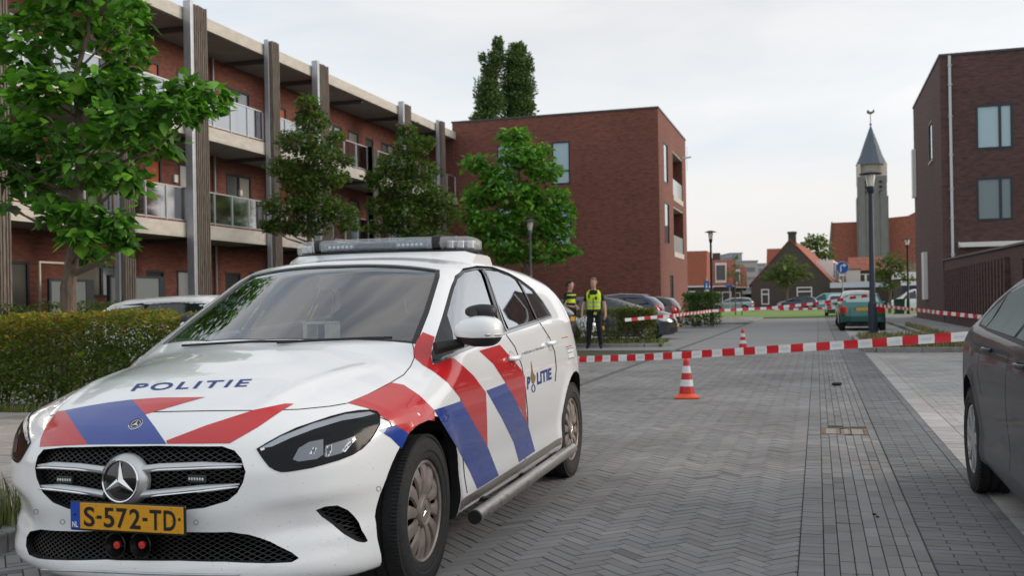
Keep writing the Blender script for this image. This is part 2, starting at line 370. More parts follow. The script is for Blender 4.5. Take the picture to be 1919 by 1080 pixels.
def patch(fn, poly, step, off, mirror=False, thick=0.0):
    """lay a 2D polygon on the skin through fn(u, v, off)"""
    mb = MB(); v, f = clip_grid(poly, step)
    P = [fn(a, b, off) for a, b in v]
    if f:
        q = f[len(f)//2]; a_, b_, c_ = P[q[0]], P[q[1]], P[q[2]]; g_ = [sum(v[i][k] for i in q)/len(q) for k in (0, 1)]
        if (b_-a_).cross(c_-b_).dot(fn(g_[0], g_[1], off+.05)-fn(g_[0], g_[1], off)) < 0: f = [q[::-1] for q in f]
    mb.add(P, f)
    if thick:      # closed rim so that it has depth
        P2 = [fn(a, b, off-thick) for a, b in v]; cnt = {}
        for q in f:
            for i in range(len(q)): e = (q[i-1], q[i]); cnt[e] = 1
        n = len(v); mb.v += [tuple(p) for p in P2]
        for e in cnt:
            if (e[1], e[0]) not in cnt: mb.f.append((e[1], e[0], n+e[0], n+e[1])); mb.m.append(0)
    if mirror:
        n = len(mb.v); mb.v += [(p[0], -p[1], p[2]) for p in mb.v]; mb.f += [tuple(n+i for i in q[::-1]) for q in list(mb.f)]; mb.m *= 2
    return mb
def ribbon(fn, line, w, off, step=.04, mirror=False, closed=False):
    """thin strip along a 2D line laid on the skin (shut lines, trims)"""
    pts = [];
    L2 = list(line)+([line[0]] if closed else [])
    for a, b in zip(L2[:-1], L2[1:]):
        n = max(1, int(math.hypot(b[0]-a[0], b[1]-a[1])/step))
        pts += [(a[0]+(b[0]-a[0])*i/n, a[1]+(b[1]-a[1])*i/n) for i in range(n)]
    pts.append(L2[-1]); A = []; B = []
    for i, p in enumerate(pts):
        q0, q1 = pts[max(i-1, 0)], pts[min(i+1, len(pts)-1)]; dx, dy = q1[0]-q0[0], q1[1]-q0[1]; h = math.hypot(dx, dy) or 1
        A.append(fn(p[0]-dy/h*w/2, p[1]+dx/h*w/2, off)); B.append(fn(p[0]+dy/h*w/2, p[1]-dx/h*w/2, off))
    n = len(pts); mb = MB(); mb.add(A+B, [(i, i+1, n+i+1, n+i) for i in range(n-1)])
    if mirror: k = len(mb.v); mb.v += [(p[0], -p[1], p[2]) for p in mb.v]; mb.f += [tuple(k+i for i in q[::-1]) for q in list(mb.f)]; mb.m *= 2
    return mb
M_tyre = mat('tyre_rubber', (.018,.018,.019), .8, var=.3, vscale=30, bump=.3, bscale=120)
M_dark = mat('black_plastic', (.012,.012,.013), .55, var=.2, bump=.15, bscale=200)
M_black = mat('gloss_black', (.008,.008,.009), .12, coat=.6)
M_liner = mat('wheel_arch_liner', (.01,.01,.01), .95)
M_chrome = mat('chrome', (.75,.76,.78), .12, metal=1)
M_silver = mat('silver_plastic', (.45,.46,.47), .35, metal=.8, var=.1)
M_rubber = mat('rubber_trim', (.015,.015,.016), .6)
M_gap = mat('shut_line', (.01,.01,.01), .9)
def wheel(parent, x, y, r, w=.2, cap='blades', capmat=None, n=56, dx=0.0):
    """tyre and rim with its outside face towards +y (mirrored for the other side)"""
    sg = 1 if y > 0 else -1
    e = bpy.data.objects.new('wheel', None); COL.objects.link(e); e.parent = parent; e.location = (x, y, r); e.empty_display_size = .1
    if sg < 0: e.rotation_euler = (0, 0, math.pi)
    if dx: e.rotation_euler.z += dx
    ri = r*.665; h = w/2
    t = MB(); prof = [(ri-.03, -h*.8), (ri, -h*.96), (ri+.03, -h*1.02), (r*.86, -h*1.06), (r*.95, -h*.98), (r*.985, -h*.84)]
    for gx in (-.52, -.17, .17, .52):
        g = gx*h*1.5; prof += [(r, g-.007), (r-.008, g-.006), (r-.008, g+.006), (r, g+.007)]
    prof += [(r*.985, h*.84), (r*.95, h*.98), (r*.90, h*1.05), (r*.80, h*1.07), (ri+.035, h*1.02), (ri+.02, h*1.03), (ri+.008, h*.98), (ri-.012, h*.7)]
    t.lathe(prof, n, axis='y')
    # tread sipes and side blocks
    for i in range(n*2):
        a = 2*math.pi*i/(n*2)
        for y0, y1 in ((-h*1.0, -h*.62), (h*.62, h*1.0)):
            rr = r*.992; ca, sa = math.cos(a), math.sin(a); c = Vector((ca*rr, (y0+y1)/2, sa*rr))
            t.obox(c, (ca*.006, 0, sa*.006), (0, (y1-y0)/2*.8, 0), (-sa*.0062, 0, ca*.0062))
    t.build('tyre', M_tyre, e, smooth=True, sharp=30)
    c = MB(); q = h*.93
    cm = capmat or mat('hubcap_grey', (.23,.195,.175), .45, metal=.3, var=.25, vscale=20)
    if cap == 'blades':
        c.lathe([(ri+.004, q-.035), (ri+.004, q-.008), (ri-.006, q+.002), (ri-.014, q-.004), (ri-.016, q-.03)], 64, axis='y')
        N = 12
        for i in range(N):
            a0 = 2*math.pi*i/N; rows = 9; wd = .205
            for s_ in (0,):
                vs = []; fs = []
                for k in range(rows):
                    u = k/(rows-1); rr = .052+(ri-.066)*u; tw = .16*math.sin(u*2.2)
                    half = math.atan2((.0095+.0245*u**.7+.010*max(0, (u-.86)/.14)), rr)
                    zq = q-.030+.030*math.sin(min(1, .25+u*.9)*math.pi*.62)-.012*u**5
                    for jj, (ha, dz) in enumerate(((-half, -.010), (-half*.78, .0), (0, .004), (half*.78, .0), (half, -.010))):
                        ang = a0+tw+ha; vs.append((rr*math.cos(ang), zq+dz, rr*math.sin(ang)))
                for k in range(rows-1):
                    for jj in range(4): b_ = k*5+jj; fs.append((b_, b_+1, b_+6, b_+5))
                c.add(vs, fs)
        c.lathe([(.072, q-.028), (.068, q-.006), (.062, q+.004), (.060, q+.001), (.056, q+.004), (.052, q-.001), (.02, q+.001), (0.0001, q+.001)], 40, axis='y')
        o1 = c.build('hubcap', cm, e, smooth=True, sharp=40)
        d = MB().lathe([(ri-.01, q-.05), (0.0001, q-.052)], 40, axis='y'); d.build('rim', M_dark, e)
        st = MB()
        for k in range(3):
            a = math.pi/2+k*2*math.pi/3; pa = (math.cos(a)*.036, q+.0035, math.sin(a)*.036)
            for s_ in (-1, 1):
                bb = a+s_*.9; st.add([(0, q+.007, 0), pa, (math.cos(bb)*.007, q+.0035, math.sin(bb)*.007)], [(0,1,2)] if s_ > 0 else [(0,2,1)])
        st.build('hub_emblem', M_chrome, o1)
    else:
        c.lathe([(ri+.004, q-.035), (ri+.004, q-.008), (ri-.006, q+.002), (ri-.014, q-.004), (ri-.016, q-.04)], 32, axis='y')
        N = {'spokes': 5, 'seven': 7, 'multi': 10}.get(cap, 5)
        for i in range(N):
            a = 2*math.pi*i/N+.3
            for off in ((-.13, .13) if cap != 'multi' else (-.08, .08)):
                A = Vector((math.cos(a+off*.6)*.05, q-.012, math.sin(a+off*.6)*.05)); B = Vector((math.cos(a+off)*(ri-.01), q-.006, math.sin(a+off)*(ri-.01)))
                t_ = (B-A).normalized(); s2 = Vector((0,1,0)).cross(t_)*(.016 if cap != 'multi' else .010)
                c.obox((A+B)/2, (B-A)/2, s2, (0, .009, 0))
        c.lathe([(.07, q-.03), (.065, q-.004), (.04, q+.003), (.0001, q+.003)], 20, axis='y')
        c.build('hubcap', cm, e, smooth=True, sharp=30)
        MB().lathe([(ri-.01, q-.055), (.0001, q-.057)], 24, axis='y').build('rim', M_dark, e)
    return e
# ------------------------------------------------------------ the police car
HA = R_(16.45)
hO = Vector((-1.206*CY_-4.411*SY_, -1.206*SY_+4.411*CY_, 0))
HERO = empty('police_car', (hO.x, hO.y, 0), 0, 'white police car with red and blue stripes and a roof light bar', 'police car')
hf = Vector((-math.sin(HA), -math.cos(HA))); 
fwx = hf.x*CY_-hf.y*SY_; fwy = hf.x*SY_+hf.y*CY_
HERO.rotation_euler = (0, 0, math.atan2(fwy, fwx))
HM = Matrix.Translation(HERO.location) @ Matrix.Rotation(math.atan2(fwy, fwx), 4, 'Z'); HI = HM.inverted()
CAMC = HI @ Vector((0, 0, CH))
SP = dict(xn=.86, xt=-3.60, h=1.54, wr=.32, crease=True, axles=(0, -2.725), wsc=.22, rwc=.18, ts=.035, k1=.075, k2=.045,
  top=[(-3.6,.9),(-3.52,1.02),(-3.46,1.08),(-3.40,1.14),(-3.02,1.37),(-2.9,1.40),(-2.5,1.44),(-2.0,1.463),(-1.6,1.468),(-1.3,1.460),(-1.05,1.43),(-.9,1.383),(-.12,1.01),(0.0,.985),(.2,.955),(.4,.915),(.55,.865),(.66,.82),(.76,.755),(.84,.66),(1.0,.45)],
  crown=[(-3.5,.10),(-2.8,.085),(-1.5,.065),(-1.0,.065),(-.4,.075),(0,.11),(.4,.10),(.8,.06)],
  plan=[(-3.55,.76),(-3.3,.825),(-3.0,.868),(-2.7,.885),(-2,.893),(-1,.893),(0,.885),(.3,.878),(.5,.865),(.9,.85)],
  belt=[(-3.5,1.08),(-2.6,1.05),(-1.2,1.0),(-.3,.93),(0,.86),(.3,.72),(.5,.60),(.9,.50)],
  side=[(.1,-.07),(.2,-.035),(.3,-.012),(.42,-.022),(.52,-.010),(.66,.0),(.8,-.002),(.9,-.016),(1.0,-.045),(1.06,-.06),(1.6,-.06)],
  tumble=.50,
  nose=[(.1,.66),(.16,.77),(.2,.83),(.24,.835),(.30,.815),(.37,.822),(.45,.845),(.6,.842),(.68,.815),(.74,.78),(.8,.73),(1.5,.45)],
  nplan=[(0,0),(.2,.015),(.35,.05),(.45,.09),(.55,.14),(.65,.205),(.72,.27),(.78,.35),(.83,.46),(.87,.62),(.95,.95)],
  tail=[(.2,-3.46),(.3,-3.55),(.5,-3.61),(.66,-3.61),(.8,-3.56),(.9,-3.50),(1.0,-3.44),(1.1,-3.38),(1.5,-3.0)],
  tplan=[(0,0),(.4,.03),(.6,.12),(.70,.20),(.77,.31),(.83,.46),(.88,.64),(.95,.95)],
  bottom=[(-3.5,.32),(-3.1,.24),(-2.5,.22),(-1,.21),(0,.2),(.5,.155),(.9,.15)])
Qh, Fh = body_mesh(SP, 170, 60, 52)
SK = Skin(Qh, Fh)
M_white = mat('white_paint', (.79,.81,.83), .22, coat=.9, coatr=.02, dirt=((.16,.12,.08), 95, .675, .5, .2, .9))
M_red = mat('livery_red', (.50,.015,.018), .25, coat=.8); M_blue = mat('livery_blue', (.012,.045,.28), .25, coat=.8)
def camray(px, py, off=0.0):
    d = HI.to_3x3() @ (at_depth(px, py, 5) - Vector((0, 0, CH)))
    return SK.ray(CAMC, d, off, 5.0)[0]
def px(fn=None): return camray
b = MB(); b.add(Qh, Fh); body = b.build('body', [M_white, M_liner], HERO, smooth=True, fix=True)
# greenhouse cavity: the same shape pulled inwards
def shrink(S, d):
    T = dict(S); T['top'] = [(x, z-d) for x, z in S['top']]; T['plan'] = [(x, w-d) for x, w in S['plan']]
    T['nose'] = [(z, x-d-.2) for z, x in S['nose']]; T['tail'] = [(z, x+d) for z, x in S['tail']]; T['bottom'] = [(x, .30) for x, z in S['bottom']]; return T
def shell(S, cuts, xf=-.10, xr=-3.42):
    """cavity mesh: sections between xf and xr"""
    f = body_fn(shrink(S, .045)); secs = np.linspace(xr, xf, 50); n = 48
    X, A = np.meshgrid(secs, np.arange(n)*2*math.pi/n, indexing='ij'); X = X.ravel(); A = A.ravel()
    o = np.stack([X, X*0, X*0+.8], 1); d = np.stack([X*0, np.cos(A), np.sin(A)], 1); t = np.full(len(X), .03); done = np.zeros(len(X), bool)
    for _ in range(60):
        out = f(o+d*(t+.02)[:, None]) > 0; done |= out; t = np.where(done, t, t+.02)
    lo, hi = t, t+.02
    for _ in range(8):
        m = (lo+hi)/2; out = f(o+d*m[:, None]) > 0; hi = np.where(out, m, hi); lo = np.where(out, lo, m)
    vs = [tuple(q) for q in o+d*lo[:, None]]
    fs = [(i*n+j, i*n+(j+1) % n, (i+1)*n+(j+1) % n, (i+1)*n+j) for i in range(len(secs)-1) for j in range(n)]
    fs += [tuple(range(n))[::-1], tuple((len(secs)-1)*n+j for j in range(n))]
    m = MB(); m.add(vs, fs); return m
M_int = mat('interior_trim', (.02,.02,.022), .8)
# outlines seen in the side view (x, z)
def sxz(pts): return [(camray(a, b_).x, camray(a, b_).z) for a, b_ in pts]
DLO = sxz([(811,681),(808.5,663),(815.6,635),(829,594),(841,551),(847,533),(853,517),(868,503),(894,498),(923,500),(953,511),(976,524),(1000,542),(1019,566),(1035,592),(1012,602),(984,611),(939,626),(902,641),(862,657),(837,668),(817,681)])
print('DLO', [(round(a, 2), round(b, 2)) for a, b in DLO])
cuts = []
for ax in SP['axles']:
    for sg in (1, -1): cuts.append(MB().cyl((ax, sg*.50, .33), (ax, sg*1.2, .33), .385, 56).build('cut', [M_liner, M_liner], HERO, fix=True))
cuts.append(shell(SP, None).build('cut', [M_int, M_int], HERO, fix=True))
cuts.append(MB().prism(DLO, -1.2, 1.2).build('cut', [M_white, M_rubber], HERO, fix=True))
# windscreen and rear window openings: prisms through the glass, perpendicular to it
def slab(poly_xy, dx, dz, up):     # poly on skin from the top view, extruded up/down along the glass normal
    mb = MB(); P = [SK.top(x, y) for x, y in poly_xy]; n = len(P); nv = Vector((dx, 0, dz)).normalized()
    mb.v = [tuple(p+nv*up) for p in P]+[tuple(p-nv*up) for p in P]
    mb.f = [tuple(range(n)), tuple(n+i for i in range(n))[::-1]]+[((i+1) % n, i, n+i, n+(i+1) % n) for i in range(n)]; mb.m = [0]*(n+2); return mb
WS = [(-.37,.69),(-.28,.5),(-.20,.3),(-.17,0),(-.20,-.3),(-.28,-.5),(-.37,-.69),(-.62,-.655),(-.95,-.59),(-1.03,-.56),(-1.0,-.3),(-.98,0),(-1.0,.3),(-1.03,.56),(-.95,.59),(-.62,.655)]
RW = [(-3.10,.50),(-3.06,0),(-3.10,-.50),(-3.33,-.58),(-3.36,0),(-3.33,.58)]
cuts.append(slab(WS, .5, 1, .09).build('cut', [M_white, M_rubber], HERO, fix=True))
cuts.append(slab(RW, -.6, 1, .09).build('cut', [M_white, M_rubber], HERO, fix=True))
# air openings in the nose
def fyz(pts): return [(camray(a_, b_).y, camray(a_, b_).z) for a_, b_ in pts]
GR = fyz([(82,843),(120,839),(200,837),(300,836),(417,837),(440,845),(453,860),(461,885),(456,905),(445,925),(427,940),(383,953),(345,957),(240,959),(130,955),(100,943),(80,923),(69,897),(66,878),(71,856)])
LG = fyz([(50,1008),(57,997),(77,993),(200,996),(343,998),(433,998),(467,1003),(507,1016),(547,1036),(561,1047),(547,1055),(500,1057),(420,1054),(333,1052),(200,1050),(73,1048),(55,1041),(49,1024)])
VT = fyz([(592,957),(610,950),(633,948),(653,957),(673,980),(684,1003),(690,1015),(683,1018),(670,1016),(650,1005),(627,987),(604,970)])
for P_, dep in ((GR, .62), (LG, .50)): cuts.append(MB().prism(P_, dep, 1.1, 'x').build('cut', [M_liner, M_liner], HERO, fix=True))
for sg in (1, -1): cuts.append(MB().prism([(sg*y, z) for y, z in VT], .42, 1.1, 'x').build('cut', [M_liner, M_liner], HERO, fix=True))
boolcut(body, cuts)
# ------------------------------------------------------------ police car: parts on and in the body
def cpl(px_, py_, ax, val):
    d = HI.to_3x3() @ (at_depth(px_, py_, 5)-Vector((0, 0, CH))); return CAMC+d*((val-CAMC[ax])/d[ax])
SC_ = 3.0     # px step of traced patches
def P3(pts, off=.0012, step=SC_, mirror=False): return patch(camray, pts, step, off, mirror)
def LINE(pts, w=1.4, off=.001, mirror=False): return ribbon(camray, pts, w, off, 5, mirror)
M_glass = glass_mat('car_glass', (.80, .90, .90), .24, .08)
M_sglass = glass_mat('side_glass', (.6, .68, .68), .55, .60)
def gl(mb, name, m=M_glass): return mb.build(name, m, HERO, smooth=True, sharp=0, fix=False)
WSg = [(-.35,.70),(-.26,.5),(-.18,.3),(-.15,0),(-.18,-.3),(-.26,-.5),(-.35,-.70),(-.62,-.67),(-.96,-.605),(-1.05,-.57),(-1.02,-.3),(-1.0,0),(-1.02,.3),(-1.05,.57),(-.96,.605),(-.62,.67)]
ws = gl(patch(SK.top, WSg, .05, -.012), 'windscreen')
M_frit = mat('glass_border', (.02,.017,.018), .3)
ribbon(SK.top, [(x*1+.0, y*.985) for x, y in WS], .035, -.006, .04, closed=True).build('windscreen_border', M_frit, ws)
SN = [(600,516),(625,512),(662,509),(655,520),(642,532),(625,537),(600,538),(590,533)]
patch(camray, SN, 4, -.018).build('mirror_sensor_housing', mat('sensor_housing', (.035,.025,.028), .4), ws)
gl(patch(SK.top, [(-3.05,.56),(-3.0,0),(-3.05,-.56),(-3.4,-.62),(-3.42,0),(-3.4,.62)], .05, -.02), 'rear_window', M_sglass)
def sdo(sg): return lambda a, b, off: SK.side(a, b, sg, off)
def z_at(x):   # sill line of the glass
    return np.interp(x, [p[0] for p in sorted(DLO[-8:])], [p[1] for p in sorted(DLO[-8:])])
for sg in (1, -1):
    S_ = sdo(sg)
    w = gl(patch(S_, DLO, .06, -.012), 'side_window', M_sglass) if False else None
    g1 = sxz([(836,598),(841,575),(853,532),(862,515),(875,506),(896,503),(903,510),(920,560),(943,622),(905,638),(860,657),(850,640),(845,620)])
    g2 = sxz([(909,504),(940,508),(964,518),(985,552),(1008,603),(984,610),(959,618),(940,575),(925,545)])
    g3 = sxz([(975,526),(1000,546),(1019,569),(1032,591),(1014,600),(1000,570),(985,545)])
    for g_, nm in ((g1, 'front_side_window'), (g2, 'rear_side_window'), (g3, 'quarter_window')):
        gl(patch(S_, g_, .05, -.010), nm, M_sglass)
    # black frame: whole opening minus the panes, as strips around each pane
    fr = MB()
    for L_, w_ in ((DLO+[DLO[0]], .030), (sxz([(906,502),(925,550),(951,622)]), .062), (sxz([(971,520),(991,558),(1012,603)]), .035)):
        r = ribbon(S_, L_, w_, -.007, .03); fr.add(r.v, r.f)
    sail = sxz([(811,681),(809,663),(816,635),(829,594),(836,580),(850,622),(853,645),(851,662),(837,668)])
    r = patch(S_, sail, .05, -.005); fr.add(r.v, r.f)
    fr.build('window_frame', mat('window_frame_black', (.014,.013,.013), .22, coat=.3), HERO, smooth=True)
    st = MB(); r = ribbon(S_, sxz([(908,503),(930,556),(953,621)]), .017, -.004, .03); st.add(r.v, r.f)  # bright strip on the door pillar: its gloss reflection, painted as metal
    r = ribbon(S_, sxz([(813,682),(838,671),(862,660),(900,645),(940,628.5),(985,613),(1012,604),(1034,594)]), .010, .002, .03); st.add(r.v, r.f)
    st.build('window_trim_and_glint', mat('window_trim_and_glint', (.42,.42,.42), .25, metal=.9), HERO)
# livery, traced on the visible side and mirrored on the hidden one
red = MB(); blue = MB()
def put(mb, pts, mirror=False):
    r = P3(pts, mirror=mirror); mb.add(r.v, r.f)
put(red, [(108,771.7),(121.7,770),(143,802),(165,834),(120,836),(75,838.5),(77,823),(88,798)])
put(blue, [(121.7,770),(165,761.5),(205,755),(248,749.7),(260,762),(273,777.5),(290,800),(313,833),(240,833.5),(165,834),(143,802)])
put(red, [(248,749.7),(300,746),(385.7,745),(350,755),(306,768),(273,777.5),(260,762)])
put(red, [(312,826.7),(387,798),(477,769),(535,757),(551,757.5),(530,770),(483,802),(431,832),(370,832.5),(314,832.8)])
put(red, [(651.7,756),(690,740),(726.7,721.7),(733,717.5),(757,722),(787,742),(805,760),(814,769),(815,789),(803,788),(783,797),(766,812.7),(741.7,797.5),(713,780),(690,766)])
put(blue, [(741.7,797.5),(766,812.7),(753,842),(733,821.7),(709,806.7)], True)
put(red, [(793,623),(815,632),(810,651),(808,667),(811,682),(813,697),(793,685),(777,671),(776,655),(781,640)])
put(red, [(813,697),(811,684),(841,672),(850,671),(868,686),(888,705),(902,724),(911,736),(913,786),(914,838),(890,797),(865,752),(863,747),(840,718)], True)
put(blue, [(814,769),(865,752),(890,797),(915,840),(935,892),(915,905),(895,917),(880,883),(857,840)], True)
put(red, [(898,658),(937,646.7),(960,673),(977,693),(984,706.7),(986,770),(990,798),(977,770),(948,718.5),(925,683)], True)
put(blue, [(911.7,732.7),(948,718.5),(966,751),(990,798),(1003,846),(973,867),(963,830),(956.7,816.7),(940,783)], True)
red.build('red_stripes', M_red, HERO, smooth=True, sharp=0); blue.build('blue_stripes', M_blue, HERO, smooth=True, sharp=0)
def text_px(s, tl, tr, br, bl, off=.0016, bold=.02, shear=0.0, space=1.0):
    v, f, asp = text2d(s, bold, shear, space); out = []
    for a, b in v:
        x = (1-b)*((1-a)*bl[0]+a*br[0])+b*((1-a)*tl[0]+a*tr[0]); y = (1-b)*((1-a)*bl[1]+a*br[1])+b*((1-a)*tl[1]+a*tr[1]); out.append(camray(x, y, off))
    m = MB(); m.add(out, f); return m
M_txt = mat('lettering_blue', (.01,.03,.20), .4)
text_px('POLITIE', (258,720), (474,711), (462,725.5), (245,734), bold=.02, space=1.25).build('bonnet_lettering', M_txt, HERO)
text_px('P', (988,707), (994,705), (994,728), (988,731), bold=.05).build('door_lettering', M_txt, HERO)
text_px('LITIE', (1006,699), (1033.5,689.5), (1034,711), (1007,722), bold=.04).build('door_lettering', M_txt, HERO)
text_px('« waakzaam en dienstbaar »', (977,660), (1022,647), (1024,652), (979,666), bold=.0).build('motto_lettering', mat('lettering_grey', (.10,.10,.2), .5), HERO)
em = P3([(995,676),(997,684),(998.5,694),(1000,700),(1004,706),(1003.5,713),(1000,721),(997,718),(994.5,708),(996,695)], off=.0016)
e_ = em.build('police_emblem', mat('emblem_gold', (.33,.22,.09), .35, metal=.5), HERO)
ribbon(camray, [(1000+3.0*math.cos(a*.52), 728.5+7*math.sin(a*.52)) for a in range(13)], 1.6, .0016, 2).build('emblem_ring', M_txt, e_)
sk_ = MB()
r = P3([(1063,654),(1073,650),(1076,670),(1067,674)]); sk_.add(r.v, r.f, 0)
for q in ([(1053,634),(1064,632)], [(1060,651.5),(1072,648)], [(1062,655),(1074,652)], [(1066,673),(1076,670)], [(1065,662),(1073,660)]):
    r = LINE(q, 1.3, .002); sk_.add(r.v, r.f, 1 if q[0][1] < 652 else 2)
sk_.build('warning_sticker', [mat('sticker_white', (.65,.66,.68), .4), M_red, M_txt], HERO)
# shut lines
gp = MB()
for L_, mi in (([(93,779.5),(140,776),(273,773),(400,770.5),(477,770),(560,768),(620,762),(650,756.7)], 0), ([(651,756.5),(690,740),(733,717.5),(757,703),(770,687),(776.5,672),(776,655),(773,642)], 1),
        ([(843,675),(850,697),(860,727),(864,750),(865,800),(867,850),(871,895),(876,925)], 1), ([(947,625),(965,650),(978,685),(984,720),(989,770),(990,800),(988,840),(984,862)], 1),
        ([(1011,604),(1030,633),(1040,660),(1043,690),(1041,715)], 1), ([(713,783),(730,790),(752,842)], 1)):
    r = LINE(L_, 1.7, .0006, bool(mi)); gp.add(r.v, r.f)
for c_ in ((118,979),(368,980),(710,917),(68,960)):
    r = ribbon(camray, [(c_[0]+4.2*math.cos(k*.53), c_[1]+4.6*math.sin(k*.53)) for k in range(13)], .8, .0008, 2); gp.add(r.v, r.f)
gp.build('panel_gaps', M_gap, HERO)
# headlights
HLp = [(482,842.5),(505,829),(527,817),(557,803),(587,793),(620,782),(647,775),(672,771),(693,770),(707,773),(712,780),(711,797),(703,812),(693,827),(678,842),(660,853),(635,863),(610,870),(585,877),(560,881.5),(540,884.5),(527,885),(515,881),(505,875),(493,860)]
hl = MB(); r = patch(camray, HLp, 3, .0015, True); hl.add(r.v, r.f)
HLm = hl.build('headlight', mat('headlight_housing', (.004,.005,.006), .12, spec=.28, coat=.0), HERO, smooth=True, sharp=0)
q = MB()
for pl_, mi in (([(486,842),(527,819),(587,795),(647,778),(693,773),(703,777),(680,783),(640,790),(590,805),(545,822),(510,838)], 0),
        ([(549,862),(560,841),(580,829),(606,824),(606,853),(594,861),(560,866)], 1), ([(608,856),(610,836),(640,827),(666,818),(662,830),(640,850),(612,858)], 1),
        ([(640,847),(650,833),(664,821),(667,824),(657,835),(647,848)], 2), ([(611,855),(612,838),(622,834),(622,845),(616,856)], 2), ([(580,851),(588,838),(594,840),(588,853)], 2),
        ([(488,842),(495,839),(497,843),(490,846)], 2)):
    r = patch(camray, pl_, 3, .0028, True); q.add(r.v, r.f, mi)
q.build('lamp_reflector', [mat('lamp_light_guide', (.34,.37,.41), .3, metal=.5), mat('lamp_inner', (.20,.21,.23), .2, metal=.7), mat('lamp_bright', (.75,.78,.82), .15, metal=.6)], HLm)
LINE(HLp+[HLp[0]], 1.6, .0032, True).build('lamp_seal', M_gap, HLm)
# black mesh behind the air openings
def mesh_mat():
    m = mat('honeycomb_mesh', (.01,.01,.011), .4); n = m.node_tree.nodes; l = m.node_tree.links.new; p = n['Principled BSDF']; g = n.new('ShaderNodeTexCoord'); outs = []
    for k in (1.9, -1.9):
        mp_ = n.new('ShaderNodeMapping'); mp_.inputs['Scale'].default_value = (0, 1, k); l(g.outputs['Object'], mp_.inputs[0])
        w = n.new('ShaderNodeTexWave'); w.bands_direction = 'DIAGONAL'; w.inputs['Scale'].default_value = 19; l(mp_.outputs[0], w.inputs[0])
        r = n.new('ShaderNodeMapRange'); r.inputs['From Min'].default_value = .72; r.inputs['From Max'].default_value = .95; l(w.outputs['Fac'], r.inputs[0]); outs.append(r.outputs[0])
    x = n.new('ShaderNodeMath'); x.operation = 'MAXIMUM'; l(outs[0], x.inputs[0]); l(outs[1], x.inputs[1])
    c = n.new('ShaderNodeMix'); c.data_type = 'RGBA'; c.inputs[6].default_value = (.001,.001,.001,1); c.inputs[7].default_value = (.022,.022,.024,1); l(x.outputs[0], c.inputs[0]); l(c.outputs[2], p.inputs['Base Color'])
    s = n.new('ShaderNodeMapRange'); s.inputs['To Min'].default_value = 0; s.inputs['To Max'].default_value = .6; l(x.outputs[0], s.inputs[0]); l(s.outputs[0], p.inputs['Specular IOR Level'])
    b = n.new('ShaderNodeBump'); b.inputs['Distance'].default_value = .01; b.inputs['Strength'].default_value = .8; l(x.outputs[0], b.inputs['Height']); l(b.outputs[0], p.inputs['Normal']); return m
M_mesh = mesh_mat()
def grow(P, d):
    cx = sum(p[0] for p in P)/len(P); cy = sum(p[1] for p in P)/len(P); return [(p[0]+(d if p[0] > cx else -d), p[1]+(d if p[1] > cy else -d)) for p in P]
gr = patch(SK.front, grow(GR, .012), .03, -.028).build('grille', M_mesh, HERO, smooth=True)
patch(SK.front, grow(LG, .01), .03, -.028).build('lower_grille', M_mesh, HERO, smooth=True)
for sg in (1, -1): patch(SK.front, [(sg*y, z) for y, z in grow(VT, .008)], .03, -.024).build('air_vent', M_mesh, HERO, smooth=True)
M_satin = mat('satin_silver', (.52,.54,.56), .38, metal=.75)
bars = MB(); chs = MB()
for pts in ([(69,873),(100,873),(150,876),(196,882)], [(262,881),(300,876),(380,873),(455,871)], [(72,912),(110,915),(150,920),(196,928)], [(262,929),(300,925),(380,917),(449,909)]):
    T = [camray(a, b, -.006) for a, b in pts]; L_ = []
    for i in range(len(T)-1):
        for k in range(4): L_.append(T[i].lerp(T[i+1], k/4))
    L_.append(T[-1]); far = 0 if pts[0][0] < 200 else len(L_)-1
    rd = [.004+.0105*min(1, abs(i-far)/4) for i in range(len(L_))]; bars.tube(L_, rd, 10)
    C2 = [p+Vector((.009, 0, -.008)) for p in L_]; n_ = len(C2); C2 = C2[:n_-2] if far == 0 else C2[2:]
    chs.tube(C2, [max(.002, .0058*min(1, (min(i, len(C2)-1-i)+.6)/2)) for i in range(len(C2))], 8)
sc = camray(229, 902, .0); sc = cpl(229, 902, 0, sc.x+.004)
ax_n = Vector((1, -.02, .05)).normalized()
def star_frame(c):
    z = ax_n; y = Vector((0, 0, 1)); x = y.cross(z).normalized(); y = z.cross(x); M = Matrix((x, y, z)).transposed().to_4x4(); M.translation = c; return M
SM = star_frame(sc)
bars_st = MB().lathe([(.098, -.035), (.094, -.01), (.080, .006), (.074, .006)], 48)
bars.add([SM @ Vector(v) for v in bars_st.v], bars_st.f)
hw_ = [(.085,.02),(.13,.012),(.13,-.012),(.085,-.02)]
bars.build('grille_bar', M_satin, gr, smooth=True)
chs.build('chrome_strip', M_chrome, gr, smooth=True)
dk = MB().lathe([(.076, .004), (.05, .010), (.0001, .012)], 40); em = MB(); em.add([SM @ Vector(v) for v in dk.v], dk.f)
emb = em.build('star_badge', mat('badge_black', (.004,.005,.008), .08, coat=1), gr, smooth=True)
rg = MB().lathe([(.0785, -.002), (.0785, .009), (.0755, .014), (.0715, .012), (.0705, .002)], 56); R2 = MB(); R2.add([SM @ Vector(v) for v in rg.v], rg.f)
for k in range(3):
    a = math.pi/2+k*2*math.pi/3; tip = (math.cos(a)*.073, math.sin(a)*.073, .013)
    for s_ in (-1, 1):
        b2 = a+s_*math.pi/3; R2.add([SM @ Vector(v) for v in ((0, 0, .022), tip, (math.cos(b2)*.016, math.sin(b2)*.016, .012))], [(0, 1, 2) if s_ < 0 else (0, 2, 1)])
R2.build('star_ring', M_chrome, emb, smooth=True, sharp=20)
